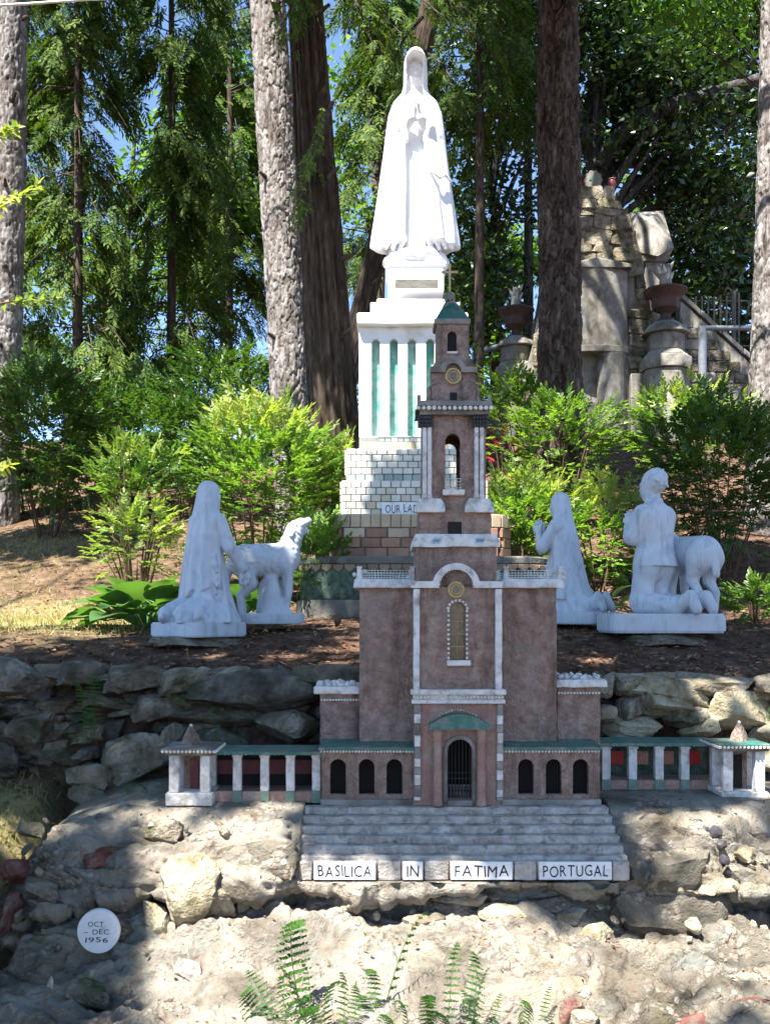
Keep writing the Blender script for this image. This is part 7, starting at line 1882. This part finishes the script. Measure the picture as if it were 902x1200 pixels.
# ------------------------------------------------------------------ ferns: every frond its own part
def frond_mesh(seed, npin=17, curl=0.25):
    rn = np.random.default_rng(seed); base, d, n, L, W = [], [], [], [], []
    path = [np.array([0, 0.10 * math.sin(0.6 * u) - curl * u ** 3 * 0.55, u - 0.30 * u ** 5 * curl * 2]) for u in np.linspace(0, 1, npin + 1)]
    for i in range(3, npin + 1):
        u = i / npin; t_ = unit(path[i] - path[i - 1]); l = 0.11 * (math.sin(math.pi * (0.12 + 0.86 * u)) ** 0.8 + 0.06)
        for s in (-1, 1):
            for j in range(5):      # each pinna is cut into small lobes
                f = j / 5
                base.append(path[i] + np.array([s * l * f, -0.02 * f, 0.03 * f * l])); dr = np.array([s * 0.9, -0.12, 0.35]); d.append(dr + 0.12 * rn.normal(size=3)); n.append(np.array([0.1 * rn.normal(), -1, 0.45])); L.append(l * 0.30 * (1.15 - 0.5 * f)); W.append(0.025 * (1.1 - 0.6 * f))
    me = leaves_mesh('frond', np.array(base), np.array(d), np.array(n), np.array(L), np.array(W), 0.2, 'kite')
    bm = bmesh.new(); bm.from_mesh(me)
    vs = []
    for i, p in enumerate(path):
        r_ = 0.006 * (1 - 0.8 * i / npin); vs.append([bm.verts.new((p[0] + r_ * a, p[1] + r_ * b, p[2])) for a, b in ((1, 0), (-0.5, 0.87), (-0.5, -0.87))])
    for i in range(npin):
        for k in range(3): bm.faces.new((vs[i][k], vs[i][(k + 1) % 3], vs[i + 1][(k + 1) % 3], vs[i + 1][k]))
    bm.to_mesh(me); bm.free(); me.materials.append(LM['fern'])
    return me
FR = [frond_mesh(i, 17 + (i % 3) * 2, 0.25 + 0.3 * (i % 3)) for i in range(5)]
def fern(label, px, D, z0, fr):
    t = empty('fern_plant', (X(px, D), D, z0), label, 'fern', None)
    for (a, b, q, h) in fr:    # foot px, tip px, tip row, width scale
        foot = Vector((X(a, D) - t.location.x, random.uniform(-0.05, 0.05), -0.02)); tip = P(b, q, D) - t.location; tip.y = random.uniform(-0.12, 0.10)
        v = tip - foot; L = v.length * 1.1
        o = link('frond', FR[random.randrange(5)], None, t, foot, (0, 0, 0), (L * h, L * 0.9, L))
        o.rotation_mode = 'QUATERNION'; o.rotation_quaternion = Vector((0, 0, 1)).rotation_difference(v.normalized()) @ Matrix.Rotation(random.uniform(-1.3, 1.3), 3, 'Z').to_quaternion()
    return t
D = 3.42; zf = Z(1232, D)
fern('tall arching fern left in the clump at the foot of the rock', 385, D, zf, [(360, 322, 1045, 0.9), (372, 340, 1108, 0.7), (345, 285, 1140, 1.1), (340, 262, 1152, 1.2), (385, 378, 1112, 0.8), (398, 408, 1120, 0.6), (376, 352, 1150, 1.1), (362, 360, 1128, 0.9), (350, 318, 1150, 0.9), (410, 420, 1145, 0.8)])
fern('bright fern with the tallest frond at the foot of the rock', 470, D + 0.05, zf, [(440, 490, 1062, 0.8), (440, 440, 1106, 0.6), (458, 458, 1150, 0.8), (476, 477, 1140, 0.6), (498, 502, 1112, 0.6), (505, 506, 1160, 0.8), (430, 425, 1150, 0.9), (452, 468, 1165, 1.0)])
fern('upright fern right in the clump below the word FATIMA', 545, D, zf, [(522, 534, 1100, 0.6), (548, 562, 1104, 0.9), (552, 568, 1132, 0.7), (525, 520, 1150, 0.8), (560, 545, 1160, 0.9), (570, 588, 1165, 0.8)])
fern('small separate fern near the maroon stone', 628, D + 0.02, zf, [(612, 626, 1144, 0.7), (630, 646, 1160, 0.8), (640, 642, 1180, 1.0), (618, 604, 1178, 0.9)])
fern('leafy fern growing out of the left dry stone wall', 105, 5.0, Z(865, 5.0), [(100, 98, 792, 0.8), (108, 113, 775, 0.9), (104, 84, 835, 0.9), (112, 128, 838, 0.9), (100, 74, 850, 0.8), (108, 118, 820, 0.8)])
fern('small fern in a wall gap behind the left colonnade', 262, 5.0, Z(876, 5.0), [(256, 258, 826, 0.9), (268, 276, 846, 0.9), (262, 244, 850, 0.9), (270, 290, 858, 0.8)])
fern('weed rooted beside the big pale wall stone', 165, 4.75, Z(925, 4.75), [(152, 150, 900, 1.4), (160, 146, 918, 1.4), (168, 178, 912, 1.4), (156, 138, 924, 1.4), (172, 166, 905, 1.2)])
fern('weed on top of the wall right of the colonnade', 898, 5.1, Z(845, 5.1), [(898, 892, 815, 0.9), (900, 906, 820, 0.9), (896, 884, 825, 0.8)])

# ------------------------------------------------------------------ leaf litter, grass
k = 30000
lx = R.uniform(-5.5, 5.5, k); ly = 5.3 + R.random(k) ** 1.6 * 8.0
extra = R.random(k) < 0.12; lx = np.where(extra, R.uniform(-3.2, -1.5, k), lx); ly = np.where(extra, R.uniform(3.6, 5.2, k), ly)
gs = grassy(lx, ly); keep = (R.random(k) > gs * 0.85) & (np.abs(lx) < 0.45 * ly + 0.8); lx, ly = lx[keep], ly[keep]
lz = G(lx, ly) + R.uniform(0.004, 0.022, len(lx))
# bits that have blown onto the rock mound and its ledge
Nz = np.cross(np.gradient(P1, axis=1), np.gradient(P1, axis=0)); Nz = np.abs(Nz[:, :, 2]) / (np.linalg.norm(Nz, axis=2) + 1e-9)
cand = np.argwhere((Nz > 0.75) & (P1[:, :, 2] > 0.1) & ~((np.abs(P1[:, :, 0] - 0.33) < 0.78) & (P1[:, :, 1] > 4.02)))
cand = cand[R.choice(len(cand), 900, replace=False)]; bits = P1[cand[:, 0], cand[:, 1]]
lx = np.concatenate([lx, bits[:, 0]]); ly = np.concatenate([ly, bits[:, 1]]); lz = np.concatenate([lz, bits[:, 2] + 0.006])
m_ = len(lx); sz = R.uniform(0.02, 0.055, m_); sz[-900:] *= 0.55
me = leaves_mesh('leaf_litter', np.stack([lx, ly, lz], 1), rnd_dirs(m_) * np.array([1, 1, 0.25]), rnd_dirs(m_) * 0.55 + np.array([0, 0, 1.0]), sz, sz * R.uniform(0.15, 0.7, m_), 0.4)
tag(link('leaf_litter', me, M['litter']), 'brown fallen leaves scattered over the terrace', 'leaves', kind='stuff')
k = 42000
qx = R.uniform(-5, -1.4, k); qy = np.where(R.random(k) < 0.25, R.uniform(3.7, 5.1, k), R.uniform(6.2, 11.5, k))
gq = grassy(qx, qy); keep = R.random(k) < gq * 0.9 + 0.015; qx, qy = qx[keep], qy[keep]; m_ = len(qx)
me = leaves_mesh('grass', np.stack([qx, qy, G(qx, qy) - 0.004], 1), rnd_dirs(m_) * 0.7 + np.array([0, 0, 0.8]), rnd_dirs(m_), R.uniform(0.03, 0.08, m_), R.uniform(0.004, 0.007, m_), 0.1)
tag(link('grass', me, M['grassblade']), 'thin dry grass on the sunny slope', 'grass', kind='stuff')
t = stone('pine_cone', None, P(395, 727, 6.6), (0.03, 0.03, 0.045), M['stem'], (0, 0.2, 0), None, PEBS); tag(t, 'brown pine cone lying before the pedestal plinth', 'pine cone')
